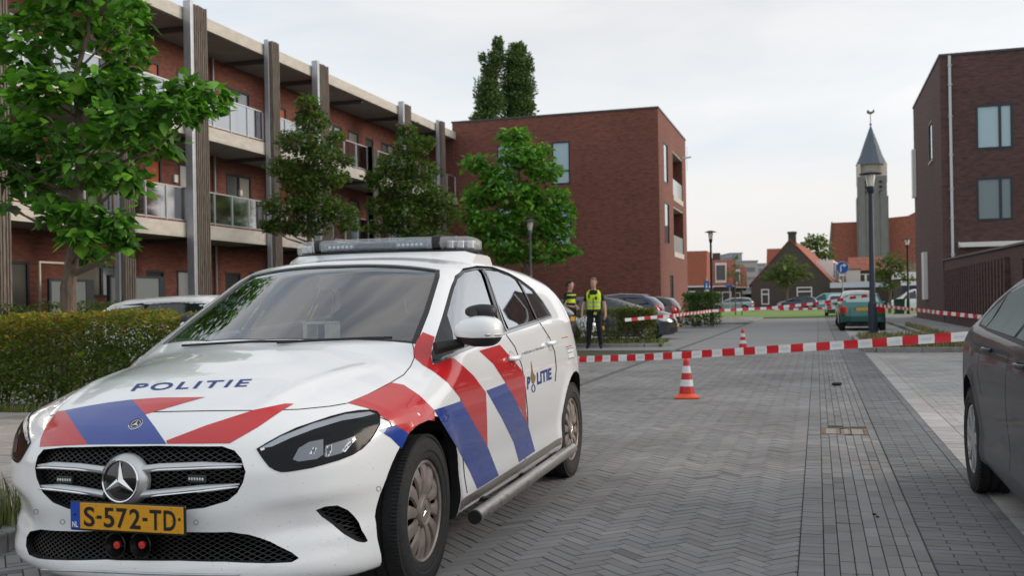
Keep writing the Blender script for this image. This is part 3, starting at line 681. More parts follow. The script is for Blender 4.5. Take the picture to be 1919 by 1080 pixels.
# small bonnet badge
hb = camray(255.5, 796, .0); nb = SK.b.find_nearest(hb)[1]; nb = nb if nb.x > 0 or nb.z > 0 else -nb
zb_ = nb.normalized(); xb = Vector((0, 0, 1)).cross(zb_).normalized(); BM = Matrix((xb, zb_.cross(xb), zb_)).transposed().to_4x4(); BM.translation = hb
bd = MB()
for pr, mi in (([(.027, 0), (.027, .003), (.0255, .004)], 0), ([(.0255, .0035), (.0195, .0035)], 1), ([(.0195, .0035), (.0185, .0042), (.0175, .0035)], 0), ([(.0175, .003), (.0001, .003)], 1)):
    t_ = MB().lathe(pr, 32); bd.add([BM @ Vector(v) for v in t_.v], t_.f, mi)
for k in range(3):
    a = math.pi/2+k*2*math.pi/3
    for s_ in (-1, 1): b2 = a+s_*math.pi/3; bd.add([BM @ Vector(v) for v in ((0, 0, .006), (math.cos(a)*.0175, math.sin(a)*.0175, .0035), (math.cos(b2)*.004, math.sin(b2)*.004, .0032))], [(0, 1, 2) if s_ < 0 else (0, 2, 1)])
bd.build('bonnet_badge', [M_chrome, mat('badge_dark', (.02,.025,.04), .2)], HERO, smooth=True, sharp=25)
# blue flashers in the grille
for c_ in ((117.5, 900.5), (367, 899)):
    p = camray(*c_, -.010); f_ = MB(); f_.box(p.x-.012, p.x+.004, p.y-.036, p.y+.036, p.z-.014, p.z+.014)
    fl = f_.build('grille_flasher', mat('flasher_case', (.03,.035,.035), .4), HERO, bevel=.004)
    d_ = MB()
    for k in range(6): d_.ball((p.x+.004, p.y-.027+k*.0108, p.z), .003, .0042, .0058, 8, 6)
    d_.build('flasher_lens', mat('led_lens', (.55,.62,.62), .15, spec=.8), fl, smooth=True)
# licence plate
pc = cpl(237.5, 972.3, 0, .868); NP = MB(); hy, hz = .243, .054
NP.box(pc.x-.012, pc.x, pc.y-hy, pc.y+hy, pc.z-hz, pc.z+hz)
pt_ = NP.build('licence_plate', mat('plate_frame', (.008,.008,.009), .4), HERO, bevel=.006)
fc = MB().box(pc.x-.001, pc.x+.003, pc.y-hy+.046, pc.y+hy-.007, pc.z-hz+.008, pc.z+hz-.005)
fc.build('plate_face', mat('plate_yellow', (.62,.30,.015), .35, var=.1, vscale=12, dirt=((.05,.03,.01), 70, .66, .8, .3, 3)), pt_, bevel=.003)
fb = MB().box(pc.x-.001, pc.x+.0031, pc.y-hy+.007, pc.y-hy+.046, pc.z-hz+.008, pc.z+hz-.005); fb.build('plate_band', mat('plate_blue', (.01,.06,.42), .35), pt_)
def flat_text(s, y0, y1, z0, z1, x, name, m, par, bold=.02, n=None):
    v, f, a = text2d(s, bold); mb = MB(); mb.add([(x, y0+p*(y1-y0), z0+q_*(z1-z0)) for p, q_ in v], f); return mb.build(name, m, par)
MK = mat('plate_black', (.01,.01,.012), .4)
yy = pc.y-hy+.064; tot = 2*hy-.064-.036
ws_ = [('S', .047), ('-', .020), ('5', .045), ('7', .045), ('2', .046), ('-', .020), ('T', .048), ('D', .050)]; sw = sum(w for _, w in ws_); gap = (tot-sw)/(len(ws_)-1); plt = MB()
for ch, w in ws_:
    v, f, a = text2d(ch, .018); z0, z1 = (pc.z-.036, pc.z+.036) if ch != '-' else (pc.z-.006, pc.z+.006)
    ww = w; plt.add([(pc.x+.0045, yy+p*ww, z0+q_*(z1-z0)) for p, q_ in v], f); yy += w+gap
plt.build('plate_number', MK, pt_)
flat_text('NL', pc.y-hy+.014, pc.y-hy+.038, pc.z-.040, pc.z-.020, pc.x+.0045, 'country_code', mat('plate_white', (.8,.8,.8), .4), pt_)
sb = MB()
for y_ in (-hy+.024, hy-.022): sb.ball((pc.x+.003, pc.y+y_, pc.z+.006), .003, .006, .006, 10, 6)
sb.build('plate_screw', MK, pt_)
# two horns behind the lower opening
for c_ in ((217.5, 1023), (264.5, 1023)):
    p = cpl(c_[0], c_[1], 0, .828); h_ = MB().lathe([(.043, .0), (.046, .004), (.043, .006), (.036, -.010), (.022, -.026), (.014, -.045)], 28)
    M4 = star_frame(p); o_ = MB(); o_.add([M4 @ Vector(v) for v in h_.v], h_.f); hn = o_.build('siren_horn', mat('horn_black', (.006,.006,.006), .35), HERO, smooth=True)
    k_ = MB().lathe([(.014, -.014), (.014, -.004), (.0001, -.002)], 16); o_ = MB(); o_.add([M4 @ Vector(v) for v in k_.v], k_.f); o_.build('horn_core', mat('horn_red', (.55,.03,.02), .5), hn)
# chrome chin strip
T = [camray(a, b, .004) for a, b in ((80,1067),(130,1069),(200,1072),(270,1075),(330,1077),(400,1078),(450,1078))]; T = [t for t in T]
MB().tube(T, .005, 8).build('chin_strip', M_silver, HERO, smooth=True)
# wheels
for ax in SP['axles']:
    for y in (.765, -.765): wheel(HERO, ax, y, .318, .205, 'blades', n=64, dx=(R_(1.5) if ax == 0 else 0))
# side steps with sill plates
M_steel = mat('brushed_steel', (.50,.47,.44), .33, metal=1, var=.2, vscale=3, stretch=(1, 30, 30), bump=.05, bscale=60, dirt=((.16,.12,.09), 25, .58, .7, .1, .4))
for sg in (1, -1):
    t = MB().tube([(-.44, sg*.935, .205), (-2.42, sg*.935, .235)], .033, 24); st = t.build('side_step', M_steel, HERO, smooth=True)
    MB().cyl((-.437, sg*.935, .205), (-.425, sg*.935, .205), .032, 24).cyl((-2.42, sg*.935, .235), (-2.432, sg*.935, .235), .032, 24).build('end_cap', M_dark, st, smooth=True)
    bk = MB()
    for x in (-.75, -1.45, -2.15): bk.box(x-.02, x+.02, *sorted((sg*.70, sg*.925)), .215, .235)
    bk.build('step_bracket', M_dark, st)
    r = ribbon(sdo(sg), [(-.40, .262), (-1.2, .275), (-2.33, .295)], .045, .004, .1); r.build('sill_plate', M_steel, HERO, smooth=True)
# door handles
for sg in (1, -1):
    for (x, z) in ((-1.27, .885), (-2.13, .93)):
        c = SK.side(x, z, sg); h_ = MB()
        T = [c+Vector((.085-.17*k/8, sg*(.006+.030*math.sin(math.pi*k/8)**.6), .004)) for k in range(9)]
        h_.tube(T, [.010]+[.0135]*7+[.010], 10); hd = h_.build('door_handle', M_white, HERO, smooth=True)
        ribbon(sdo(sg), [(x+.05*math.cos(a*.35), z-.004+.043*math.sin(a*.35)) for a in range(19)], .006, .0012, .02).build('handle_recess', mat('handle_shadow', (.30,.31,.32), .5), hd)  # flat grey ring, the shade around the grip recess painted on
# mirrors
for sg in (1, -1):
    def sh(mb, c, rx, ry, rz, zc0, zc1, nn=26, kk=18):
        vs = []; fs = []
        for i in range(kk+1):
            ph = -math.pi/2+math.pi*i/kk
            for j in range(nn):
                th = 2*math.pi*j/nn; e1, e2 = .72, .72
                cu = lambda w, e: math.copysign(abs(w)**e, w)
                x = rx*cu(math.cos(ph), e1)*cu(math.cos(th), e2); y = ry*cu(math.cos(ph), e1)*cu(math.sin(th), e2); z = rz*cu(math.sin(ph), e1)
                z = max(min(z, zc1), zc0); y *= 1-.12*(x/rx if x > 0 else 0); z *= 1-.25*max(0, -y/ry); x += -.10*abs(y+ry)*.5
                vs.append((c[0]+x, c[1]+sg*y, c[2]+z))
        for i in range(kk):
            for j in range(nn):
                q_ = (i*nn+j, i*nn+(j+1) % nn, (i+1)*nn+(j+1) % nn, (i+1)*nn+j); fs.append(q_ if sg > 0 else q_[::-1])
        mb.add(vs, fs)
    c = Vector((-.43, sg*.965, 1.058)) if sg > 0 else Vector((-.86, -.865, 1.045)); kx, ky = (1, 1) if sg > 0 else (.62, .30)
    m1 = MB(); sh(m1, c, .085*kx, .112*ky, .072, -.028, 1); mr_ = m1.build('wing_mirror', M_white, HERO, smooth=True, sharp=50)
    m2 = MB(); sh(m2, c+Vector((0, 0, -.002)), .082*kx, .108*ky, .072, -.068, -.024); m2.tube([Vector((-.33 if sg > 0 else -.55, sg*.795, .985)), c+Vector((.01, -sg*.07*ky, -.052))], [.030, .022], 10); m2.build('mirror_base', M_dark, mr_, smooth=True, sharp=50)
    m3 = MB().tube([c+Vector((.062*kx, sg*ky*(-.04+.155*k/6), -.018+.004*math.sin(k*.5))) if k < 5 else c+Vector(((.062-.028*(k-4))*kx, sg*ky*(-.04+.155*k/6), -.016)) for k in range(7)], [.002, .006, .008, .009, .009, .008, .004], 8); m3.build('indicator', M_silver, mr_, smooth=True)
    m4 = MB(); sh(m4, c+Vector((-.03*kx, sg*.005, .090 if sg > 0 else .075)), .045, .075*(1 if sg > 0 else .5), .034, -1, 1); cm_ = m4.build('blind_spot_mirror', mat('matt_black_case', (.018,.019,.024), .5), mr_, smooth=True)
    MB().cyl(c+Vector((.012, -sg*.012, .082)), c+Vector((.022, -sg*.012, .082)), .020, 18).build('camera_eye', M_black, cm_, smooth=True)
# light bar and its plinth
def bar_out(u): # plan outline half
    return 0
def loft(name, secs, m, par, smooth=True):
    n = len(secs[0]); mb = MB(); 
    for s_ in secs: mb.v += [tuple(p) for p in s_]
    for i in range(len(secs)-1):
        for j in range(n): mb.f.append((i*n+j, i*n+(j+1) % n, (i+1)*n+(j+1) % n, (i+1)*n+j)); mb.m.append(0)
    mb.f += [tuple(range(n)), tuple((len(secs)-1)*n+j for j in range(n))]; mb.m += [0, 0]; return mb.build(name, m, par, smooth=smooth, fix=True, sharp=45)
def bar_secs(y0, y1, z0, z1, n=16, hx=.15, rd=1.0, top=True):
    out = []
    for i in range(n+1):
        y = y0+(y1-y0)*i/n; e = min(1, abs(y)/.60); xf = -1.40-.19*e**2.6; xb = -1.72+.02*e
        if e > .93: q_ = (e-.93)/.07; xf -= .07*q_**2; xb += .09*q_**2
        hh = 1-.45*max(0, (e-.86)/.14)**2; s_ = []
        for k in range(20):
            a = 2*math.pi*k/20; cu = lambda w, p: math.copysign(abs(w)**p, w)
            s_.append(((xf+xb)/2+(xf-xb)/2*cu(math.cos(a), .55), y, z0+(z1-z0)*hh*(.5+.5*cu(math.sin(a), .6))))
        out.append(s_)
    return out
M_lens = mat('clear_polycarbonate', (.74,.77,.79), .16, alpha=.24, var=.12, vscale=30, coat=.5)
lb = loft('light_bar', bar_secs(-.595, .595, 1.482, 1.502, 24), M_dark, HERO)
core = MB(); core.box(-1.66, -1.47, -.36, .36, 1.507, 1.560); core.build('light_module', mat('module_grey', (.20,.23,.27), .5, var=.5, vscale=30), lb)
M_refw = mat('reflector_white', (.50,.52,.54), .25, metal=.5, var=.35, vscale=40)
for y in (.43, .485, .535): 
    for sg in (1, -1): MB().box(-1.655, -1.49-.12*(abs(y)/.55)**3, sg*y-.020, sg*y+.020, 1.507, 1.556).build('reflector', M_refw, lb, bevel=.006)
for y0, y1 in ((-.595, -.392), (-.362, .362), (.392, .595)): loft('bar_lens', bar_secs(y0, y1, 1.500, 1.580, 14), M_lens, lb)
for y in (-.377, .377): loft('bar_clamp', bar_secs(y-.022, y+.022, 1.494, 1.587, 2), M_dark, lb)
mo = MB()
for y in (-.22, .22):
    mo.box(-1.465, -1.456, y-.09, y+.09, 1.516, 1.549, 0)
    for k in range(6): mo.ball((-1.454, y-.07+k*.028, 1.532), .004, .010, .009, 8, 6, 1)
mo.box(-1.465, -1.457, -.12, .12, 1.516, 1.549, 2); mo.build('led_panel', [mat('led_back', (.12,.17,.25), .4), mat('led_lens', (.55,.62,.62), .15), mat('led_display', (.03,.045,.10), .3, var=.8, vscale=60)], lb)
pl_s = []
for i in range(21):
    y = -.59+1.18*i/20; e = abs(y)/.59; xf = -1.30-.17*e**2.2; xb = -1.86; zr = min(SK.top(-1.6, y).z, SK.top(-1.86, y).z)-.03; zt = 1.490-.02*max(0, (e-.9)/.1)**2
    pl_s.append([(xf, y, SK.top(xf, y).z-.004), (xf-.07, y, zt-.006), (xf-.10, y, zt), (xb+.1, y, zt), (xb+.05, y, zt-.01), (xb, y, SK.top(xb, y).z-.004), (xb+.02, y, zr), (-1.6, y, zr)])
loft('light_bar_plinth', pl_s, M_white, HERO)
# wipers
wp_ = MB()
for pts in ([(345,655),(400,652),(470,648),(560,647)], [(520,650),(600,645),(690,641),(735,640)]):
    T = [camray(a, b-2, .014) for a, b in pts]; wp_.tube(T, .007, 6)
wp_.build('wiper', M_dark, HERO, smooth=True)
# inside
ii = MB(); ii.box(-.85, -.40, -.66, .66, .70, .93); ii.box(-3.2, -.45, -.68, .68, .36, .40)
ii.build('dashboard', M_int, HERO, bevel=.03)
for y in (.36, -.36):
    s_ = MB(); s_.box(-1.95, -1.45, y-.24, y+.24, .50, .66); s_.add([Vector(v) for v in [(-1.78,y-.23,.62),(-1.90,y-.23,.62),(-2.12,y-.20,1.16),(-2.02,y-.20,1.16),(-1.78,y+.23,.62),(-1.90,y+.23,.62),(-2.12,y+.20,1.16),(-2.02,y+.20,1.16)]], [(0,1,2,3),(7,6,5,4),(0,4,5,1),(1,5,6,2),(2,6,7,3),(3,7,4,0)])
    s_.box(-2.17, -2.08, y-.13, y+.13, 1.17, 1.33); s_.build('seat', mat('seat_cloth', (.022,.022,.025), .9), HERO, bevel=.03)
rb = MB().box(-2.95, -2.75, -.6, .6, .5, 1.12); rb.build('rear_bench', mat('seat_cloth', (.022,.022,.025), .9), HERO, bevel=.04)
sw_ = MB(); T = [(-1.05+.07*math.sin(a*.4), .36+.185*math.cos(a*.4), .92+.165*math.sin(a*.4)) for a in range(17)]; sw_.tube(T, .014, 8); sw_.ball((-1.03, .36, .92), .03, .07, .06); sw_.build('steering_wheel', M_int, HERO, smooth=True)
bx = cpl(568, 606, 0, -.62); by = cpl(618, 639, 0, -.62); cb = MB()
cb.box(-.74, -.62, bx.y, bx.y+.022, by.z, bx.z); cb.box(-.74, -.62, by.y-.026, by.y, by.z, bx.z); cb.box(-.74, -.62, bx.y, by.y, bx.z-.006, bx.z+.006); cb.build('dashboard_unit', mat('cream_case', (.55,.52,.42), .5), HERO)
# ------------------------------------------------------------ ground, paving, kerbs
def paver_mat(name, base, rough=.8, spk=.18):
    m = mat(name, base, rough, attr='col', var=spk, vscale=260, bump=.35, bscale=260)
    n = m.node_tree.nodes; l = m.node_tree.links.new; p = n['Principled BSDF']; lk = p.inputs['Base Color'].links[0].from_socket
    g = n.new('ShaderNodeNewGeometry'); z = n.new('ShaderNodeTexNoise'); z.inputs['Scale'].default_value = .55; z.inputs['Detail'].default_value = 7; z.inputs['Roughness'].default_value = .62; l(g.outputs['Position'], z.inputs['Vector'])
    r = n.new('ShaderNodeMapRange'); r.inputs['From Min'].default_value = .3; r.inputs['From Max'].default_value = .7; r.inputs['To Min'].default_value = .70; r.inputs['To Max'].default_value = 1.25; l(z.outputs[0], r.inputs[0])
    x = n.new('ShaderNodeMix'); x.data_type = 'RGBA'; x.blend_type = 'MULTIPLY'; x.inputs[0].default_value = 1; l(lk, x.inputs[6]); l(r.outputs[0], x.inputs[7]); l(x.outputs[2], p.inputs['Base Color']); return m
M_pav = paver_mat('concrete_paver', (.2, .2, .2))
def joint_mat():
    m = mat('joint_sand', (.035,.034,.028), .95, var2=(.055,.065,.02), vscale=2.2); return m
M_joint = joint_mat()
BR = []   # (polygon, colour)
def brick_layer(name, bricks, z=0.0, inset=.004, drop=.007, m=None, par=None):
    V = []; Fc = []; C = []
    for poly, c in bricks:
        n = len(poly); b = len(V); cx = sum(p[0] for p in poly)/n; cy = sum(p[1] for p in poly)/n; top = []
        tz = random.uniform(-.0012, .0012); tx, ty = random.uniform(-.012, .012), random.uniform(-.012, .012)
        for i in range(n):       # inset each corner along its two edge normals
            a, p, q = poly[i-1], poly[i], poly[(i+1) % n]
            d1 = (p[0]-a[0], p[1]-a[1]); d2 = (q[0]-p[0], q[1]-p[1]); h1 = math.hypot(*d1) or 1; h2 = math.hypot(*d2) or 1
            n1 = (-d1[1]/h1, d1[0]/h1); n2 = (-d2[1]/h2, d2[0]/h2); k = 1+max(-.5, n1[0]*n2[0]+n1[1]*n2[1])
            ox, oy = (n1[0]+n2[0])/k, (n1[1]+n2[1])/k
            V.append((p[0]+ox*.0012, p[1]+oy*.0012, z-drop)); top.append((p[0]+ox*inset, p[1]+oy*inset, z+tz+(p[0]-cx)*tx+(p[1]-cy)*ty))
        V += top; Fc.append(tuple(b+n+i for i in range(n))); C.append(c)
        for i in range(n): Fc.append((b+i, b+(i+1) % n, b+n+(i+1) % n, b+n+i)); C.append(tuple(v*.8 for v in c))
    mb = MB(); mb.v = V; mb.f = Fc; mb.m = [0]*len(Fc); return tag(mb.build(name, m or M_pav, par, cols=C), kind='structure')
def cutpoly(P, a, b, c):
    out = []
    for i in range(len(P)):
        p, q = P[i-1], P[i]; fp = a*p[0]+b*p[1]-c; fq = a*q[0]+b*q[1]-c
        if (fp <= 0) != (fq <= 0): t = fp/(fp-fq); out.append((p[0]+(q[0]-p[0])*t, p[1]+(q[1]-p[1])*t))
        if fq <= 0: out.append(q)
    return out
def grey(b=.235, v=.03, warm=0.0):
    g = max(.03, random.gauss(b, v)); w = random.gauss(warm, .003); return (g+w, g, g-w*.8+.002)
def sheet(name, x0, x1, y0, y1, z, m): return tag(MB().quad((x0,y0,z),(x1,y0,z),(x1,y1,z),(x0,y1,z)).build(name, m), kind='structure')
M_earth = mat('earth_ground', (.10,.09,.06), .95, var2=(.13,.13,.07), vscale=.7)
sheet('ground', -900, 900, -60, 1500, -.06, M_earth)
M_far = mat('far_paving', (.242,.241,.240), .85, var=.16, vscale=1.1, stretch=(.5, 1.6, 1), bump=.1, bscale=60)
YN = 24.0
sheet('road_bed', -12, 3.02, -3, YN, -.0075, M_joint)
W3 = .0667; bl = []
c45 = math.sqrt(.5)
for i in range(-30, 420):
    for j in range(-420, 200):
        t = (i-j) % 6
        if t == 0: q = [(i,j),(i+3,j),(i+3,j+1),(i,j+1)]
        elif t == 5: q = [(i,j),(i+1,j),(i+1,j+3),(i,j+3)]
        else: continue
        P = [((x*c45-y*c45)*W3-.0, (x*c45+y*c45)*W3-2.5) for x, y in q]; P = [(x-14.0+7.0, y+3.0) for x, y in P]
        xs = [p[0] for p in P]; ys = [p[1] for p in P]
        if min(xs) > -.10 or max(xs) < -9 or min(ys) > YN or max(ys) < 1.6: continue
        if max(xs) < -3.28 and (max(ys) > 9.6 and False): continue
        if max(xs) < -3.83 and max(ys) < 8.8: continue
        if (min(xs)+max(xs))/2 < -4.6-.0*ys[0] and (min(ys) < 14): continue
        if max(xs) > -.10: P = cutpoly(P, 1, 0, -.10)
        if min(xs) < -3.83 and min(ys) < 8.8: P = cutpoly(P, -1, 0, 3.83)
        if max(ys) > YN: P = cutpoly(P, 0, 1, YN)
        if len(P) < 3: continue
        ar = abs(sum(P[k-1][0]*P[k][1]-P[k][0]*P[k-1][1] for k in range(len(P))))/2
        if ar < .0012: continue
        if sum(P[k-1][0]*P[k][1]-P[k][0]*P[k-1][1] for k in range(len(P))) < 0: P = P[::-1]
        c = grey(.238, .015, .006)
        if random.random() < .014: c = grey(.165, .02, .004)
        bl.append((P, c))
def rect(x0, x1, y0, y1): return [(x0,y0),(x1,y0),(x1,y1),(x0,y1)]
y = 1.6
while y < YN: bl.append((rect(-.10, .01, y, y+W3), grey(.232, .015))); y += W3
brick_layer('road', bl)
# gutter of lengthwise bricks
gb = []
for k in range(7):
    y = 1.6-random.random()*.2; x0 = .01+k*.0655
    while y < YN:
        in_drain = 9.0 < y < 9.55 and 0 < k < 6
        if not in_drain: gb.append((rect(x0, x0+.0655, y, y+.2), grey(.222 if k not in (3, 4) else .24, .02, .004)))
        y += .2
brick_layer('gutter', gb, z=.0, inset=.003, drop=.006)
# darker strip of crosswise bricks with a lengthwise border
sb_ = []
for x0, st in ((.4705, 1.6), (.885, 1.6)):
    pass
y = 1.6; r_ = 0
while y < YN:
    xs = [.4705, .675, .8795] if r_ % 2 == 0 else [.4705, .5725, .777, .8795]
    for a, b in zip(xs[:-1], xs[1:]): sb_.append((rect(a, b, y, y+.0665), grey(.185, .012, -.003)))
    y += .0665; r_ += 1
y = 1.55
while y < YN: sb_.append((rect(.8795, .945, y, y+.2), grey(.178, .012, -.006))); y += .2
brick_layer('paving_strip', sb_, z=.004)
# pale parking bay
pb_ = []
y = 1.6; r_ = 0
while y < 22.6:
    pb_.append((rect(.945, 1.145, y, y+.1), grey(.41, .02, .020)))
    if r_ % 2 == 0: pb_.append((rect(1.145, 1.245, y, y+.1), grey(.39, .025, .018)))
    x = 1.245 if r_ % 2 == 0 else 1.145
    while x < 2.98:
        pb_.append((rect(x, min(x+.2, 3.0), y, y+.1), grey(.38, .025, .018))); x += .2
    y += .1; r_ += 1
brick_layer('parking_bay', pb_, z=.004)
# far paving as plain sheets of the same colours
sheet('road_far', -10, .02, YN, 64, 0, M_far)
sheet('gutter_far', .02, .47, YN, 64, .001, mat('far_gutter', (.23,.23,.225), .85, var=.2, vscale=3))
sheet('strip_far', .47, .945, YN, 64, .001, mat('far_strip', (.19,.19,.195), .85, var=.15, vscale=3))
sheet('bay_far', .945, 3.0, 30.6, 64, .001, mat('far_bay', (.38,.37,.35), .85, var=.15, vscale=2))
ed = MB()
ed.box(-3.30, -3.22, 9.6, 64, -.03, .012); tag(ed.build('edging', mat('edge_stone', (.12,.12,.115), .85, var=.3, vscale=5)), kind='structure')
gl_ = MB(); gl_.box(-.005, .008, YN, 64, -.01, .004); gl_.box(.455, .475, YN, 64, -.01, .004)
tag(gl_.build('gutter_line', mat('gutter_joint', (.07,.07,.06), .9)), kind='structure')
# parking court on the left
sheet('parking_court', -30, -9.0, 9.6, 64, -.004, M_far)
sheet('parking_court_near', -9.0, -4.5, 9.6, YN, .001, M_far) if False else None
# kerbs
M_kerb = mat('kerb_concrete', (.26,.255,.24), .85, var=.25, vscale=7, bump=.2, bscale=60)
def kerb(pts, w=.12, z0=-.05, z1=.11, name='kerb'):
    mb = MB()
    for (xa, ya), (xb, yb) in zip(pts[:-1], pts[1:]):
        Ln = math.hypot(xb-xa, yb-ya); n = max(1, round(Ln/1.0)); ux, uy = (xb-xa)/Ln, (yb-ya)/Ln
        for k in range(n):
            s0, s1 = Ln*k/n+.004, Ln*(k+1)/n-.004; c = (xa+ux*(s0+s1)/2, ya+uy*(s0+s1)/2, (z0+z1)/2)
            mb.obox(c, (ux*(s1-s0)/2, uy*(s1-s0)/2, 0), (-uy*w/2, ux*w/2, 0), (0, 0, (z1-z0)/2))
    return tag(mb.build(name, M_kerb, bevel=.012), kind='structure')
kerb([(3.05, 1), (3.05, 64)])
kerb([(3.0, 22.7), (1.2, 22.7), (.98, 22.95), (.98, 30.3), (1.2, 30.5), (3.0, 30.5)])
kerb([(-3.90, 1.0), (-3.90, 8.9)], w=.14, z1=.10); 
kerb([(-9.5, 25.62), (-4.3, 25.62), (-3.95, 25.75), (-3.78, 26.1), (-3.78, 26.7), (-9.5, 26.9)], z1=.10)
kerb([(-10, 49.0), (-3.6, 49.0), (-3.3, 49.4), (-3.3, 64)], z1=.10)
# pavements
M_flag = mat('pavement_slab', (.25,.245,.235), .85, attr='col', var=.12, vscale=30, bump=.2, bscale=90)
def slabs(name, x0, x1, y0, y1, z, sx, sy, base, var, warm):
    bs = []; y = y0; r = 0
    while y < y1-.01:
        x = x0-(sx/2 if r % 2 else 0)
        while x < x1-.01:
            a, b = max(x, x0), min(x+sx, x1)
            if b-a > .02: bs.append((rect(a, b, y, min(y+sy, y1)), grey(base, var, warm)))
            x += sx
        y += sy; r += 1
    sheet(name+'_bed', x0, x1, y0, y1, z-.008, M_joint); return brick_layer(name, bs, z=z, inset=.005, m=M_flag)
slabs('pavement', -9.0, -3.97, 1.0, 8.75, .095, .30, .30, .33, .03, .035)
slabs('sidewalk', 3.11, 4.98, 14, 60, .10, .30, .30, .27, .02, .006)
sheet('sidewalk_far', 3.11, 9, 60, 68, .10, M_far)
slabs('corner_pavement', -9.9, -3.36, 49.1, 64, .09, .30, .30, .30, .02, .012)
# soil of the beds
M_soil = mat('soil', (.05,.045,.028), .95, var2=(.09,.10,.04), vscale=9, bump=.6, bscale=30)
M_verge = mat('verge_grass_floor', (.05,.09,.02), .95, var2=(.11,.13,.04), vscale=5, bump=.5, bscale=40)
tag(MB().box(-16, -3.95, 8.75, 9.62, -.05, .09).build('hedge_bed', M_soil), kind='structure')
tag(MB().box(-9.5, -3.86, 25.7, 26.8, -.05, .08).build('island_bed', M_verge), kind='structure')
tag(MB().box(1.05, 2.98, 22.78, 30.42, -.05, .08).build('lamp_bed', mat('dry_verge', (.14,.125,.06), .95, var2=(.09,.12,.04), vscale=6, bump=.5)), kind='structure')
tag(MB().box(-23, -12.5, 14, 64, -.05, .07).build('garden_bed', M_soil), kind='structure')
# lawn at the end of the street and the road beyond it
M_lawn = mat('lawn', (.11,.21,.035), .95, var2=(.20,.28,.07), vscale=.6, bump=.5, bscale=12)
tag(MB().box(-34, 3.0, 64.3, 104, -.05, .06).build('lawn', M_lawn), kind='structure')
tag(MB().box(3.0, 40, 68.3, 104, -.05, .06).build('lawn_right', M_lawn), kind='structure')
sheet('cross_road', -60, 60, 104.2, 113, .01, M_far)
sheet('end_kerb_strip', -60, 60, 64, 64.3, .02, M_kerb)
sheet('far_pavement', -60, 60, 113, 119, .02, mat('far_flags', (.3,.29,.27), .85, var=.15, vscale=2))
# grass tufts and blades
M_blade = mat('grass_blade', (.09,.16,.03), .7, attr='col')
def blades(name, spots, h, w=.006, lean=.5, kind='stuff', label=None, cat=None, n_=1, cols=((.10,.17,.03),(.17,.20,.05),(.22,.20,.09))):
    V = []; Fc = []; C = []
    for x, y, z in spots:
        a = random.uniform(0, 6.283); hh = h*random.uniform(.4, 1.2); l = lean*hh*random.random(); ww = w*random.uniform(.6, 1.4)
        dx, dy = math.cos(a), math.sin(a); b = len(V); c = random.choice(cols); c = tuple(v*random.uniform(.7, 1.25) for v in c)
        V += [(x-dy*ww, y+dx*ww, z), (x+dy*ww, y-dx*ww, z), (x+dx*l*.4+dy*ww*.7, y+dy*l*.4-dx*ww*.7, z+hh*.6), (x+dx*l*.4-dy*ww*.7, y+dy*l*.4+dx*ww*.7, z+hh*.6), (x+dx*l, y+dy*l, z+hh)]
        Fc += [(b, b+1, b+2, b+3), (b+3, b+2, b+4)]; C += [c, c]
    mb = MB(); mb.v = V; mb.f = Fc; mb.m = [0]*len(Fc); return tag(mb.build(name, M_blade, cols=C), label, cat, kind=kind)
rnd = random.uniform
sp_ = [(-3.98+random.gauss(0, .05), random.gauss(4.05, .22), .09) for _ in range(260)]+[(-4.05+random.gauss(0, .10), rnd(3.2, 4.6), .09) for _ in range(120)]
blades('kerb_grass', sp_, .26, .004, .7, label='tuft of long green grass growing over the kerb at the left edge', cat='grass')
sp_ = [(rnd(-12, -4.0), 8.78+abs(random.gauss(0, .16)), .09) for _ in range(3800)]
blades('hedge_foot_grass', sp_, .09, .006, .6, label='short grass along the foot of the near hedge', cat='grass')
sp_ = [(rnd(-9.4, -3.82), rnd(25.7, 26.75), .08) for _ in range(3000)]
blades('island_grass', sp_, .13, .012, .5, label='rough grass on the kerbed island by the officers', cat='grass')
sp_ = [(rnd(1.05, 2.98), rnd(22.8, 30.4), .08) for _ in range(3000)]+[(3.12+abs(random.gauss(0, .12)), rnd(18, 40), .10) for _ in range(1500)]+[(2.97-abs(random.gauss(0, .04)), rnd(14, 30), .0) for _ in range(1100)]
blades('lamp_bed_weeds', sp_, .17, .012, .5, label='dry weeds around the foot of the nearest lamp post and along the kerb', cat='weeds', cols=((.14,.17,.05),(.24,.21,.10),(.30,.26,.13)))
sp_ = []
for _ in range(900):
    x = rnd(-2.4, -.2); y = rnd(3.6, 14); k = 1 if math.sin(x*2.1+y*1.3)+math.sin(y*2.7) > .6 else 0
    if k: sp_.append((x, y, -.006))
for _ in range(1500): sp_.append((random.choice([.01, .0755, .404, .4695, .142])+random.gauss(0, .004), rnd(3.2, 16), -.007))
blades('joint_moss', sp_, .010, .006, .3, label='moss in the joints between the road bricks', cat='moss', cols=((.10,.13,.03),(.16,.17,.05)))
# drain cover
gx0, gx1, gy0, gy1 = .02, .40, 9.05, 9.50
dr = MB(); dr.box(gx0, gx1, gy0, gy0+.03, -.02, .004); dr.box(gx0, gx1, gy1-.03, gy1, -.02, .004); dr.box(gx0, gx0+.03, gy0+.03, gy1-.03, -.02, .004); dr.box(gx1-.03, gx1, gy0+.03, gy1-.03, -.02, .004)
dd = empty('drain_cover', (0,0,0), label='square cast-iron drain cover set in the brick gutter', cat='drain cover')
dr.build('frame', mat('rusty_iron', (.20,.13,.08), .7, metal=.4, var=.3, vscale=30), dd)
gt = MB()
for k in range(6): yk = gy0+.06+k*.06; gt.box(gx0+.035, gx0+.12+.03*(k % 2), yk, yk+.035, -.02, .002); gt.box(gx0+.16+.03*(k % 2), gx1-.16+.02*(k % 2), yk, yk+.035, -.02, .002); gt.box(gx1-.13, gx1-.035, yk, yk+.035, -.02, .002)
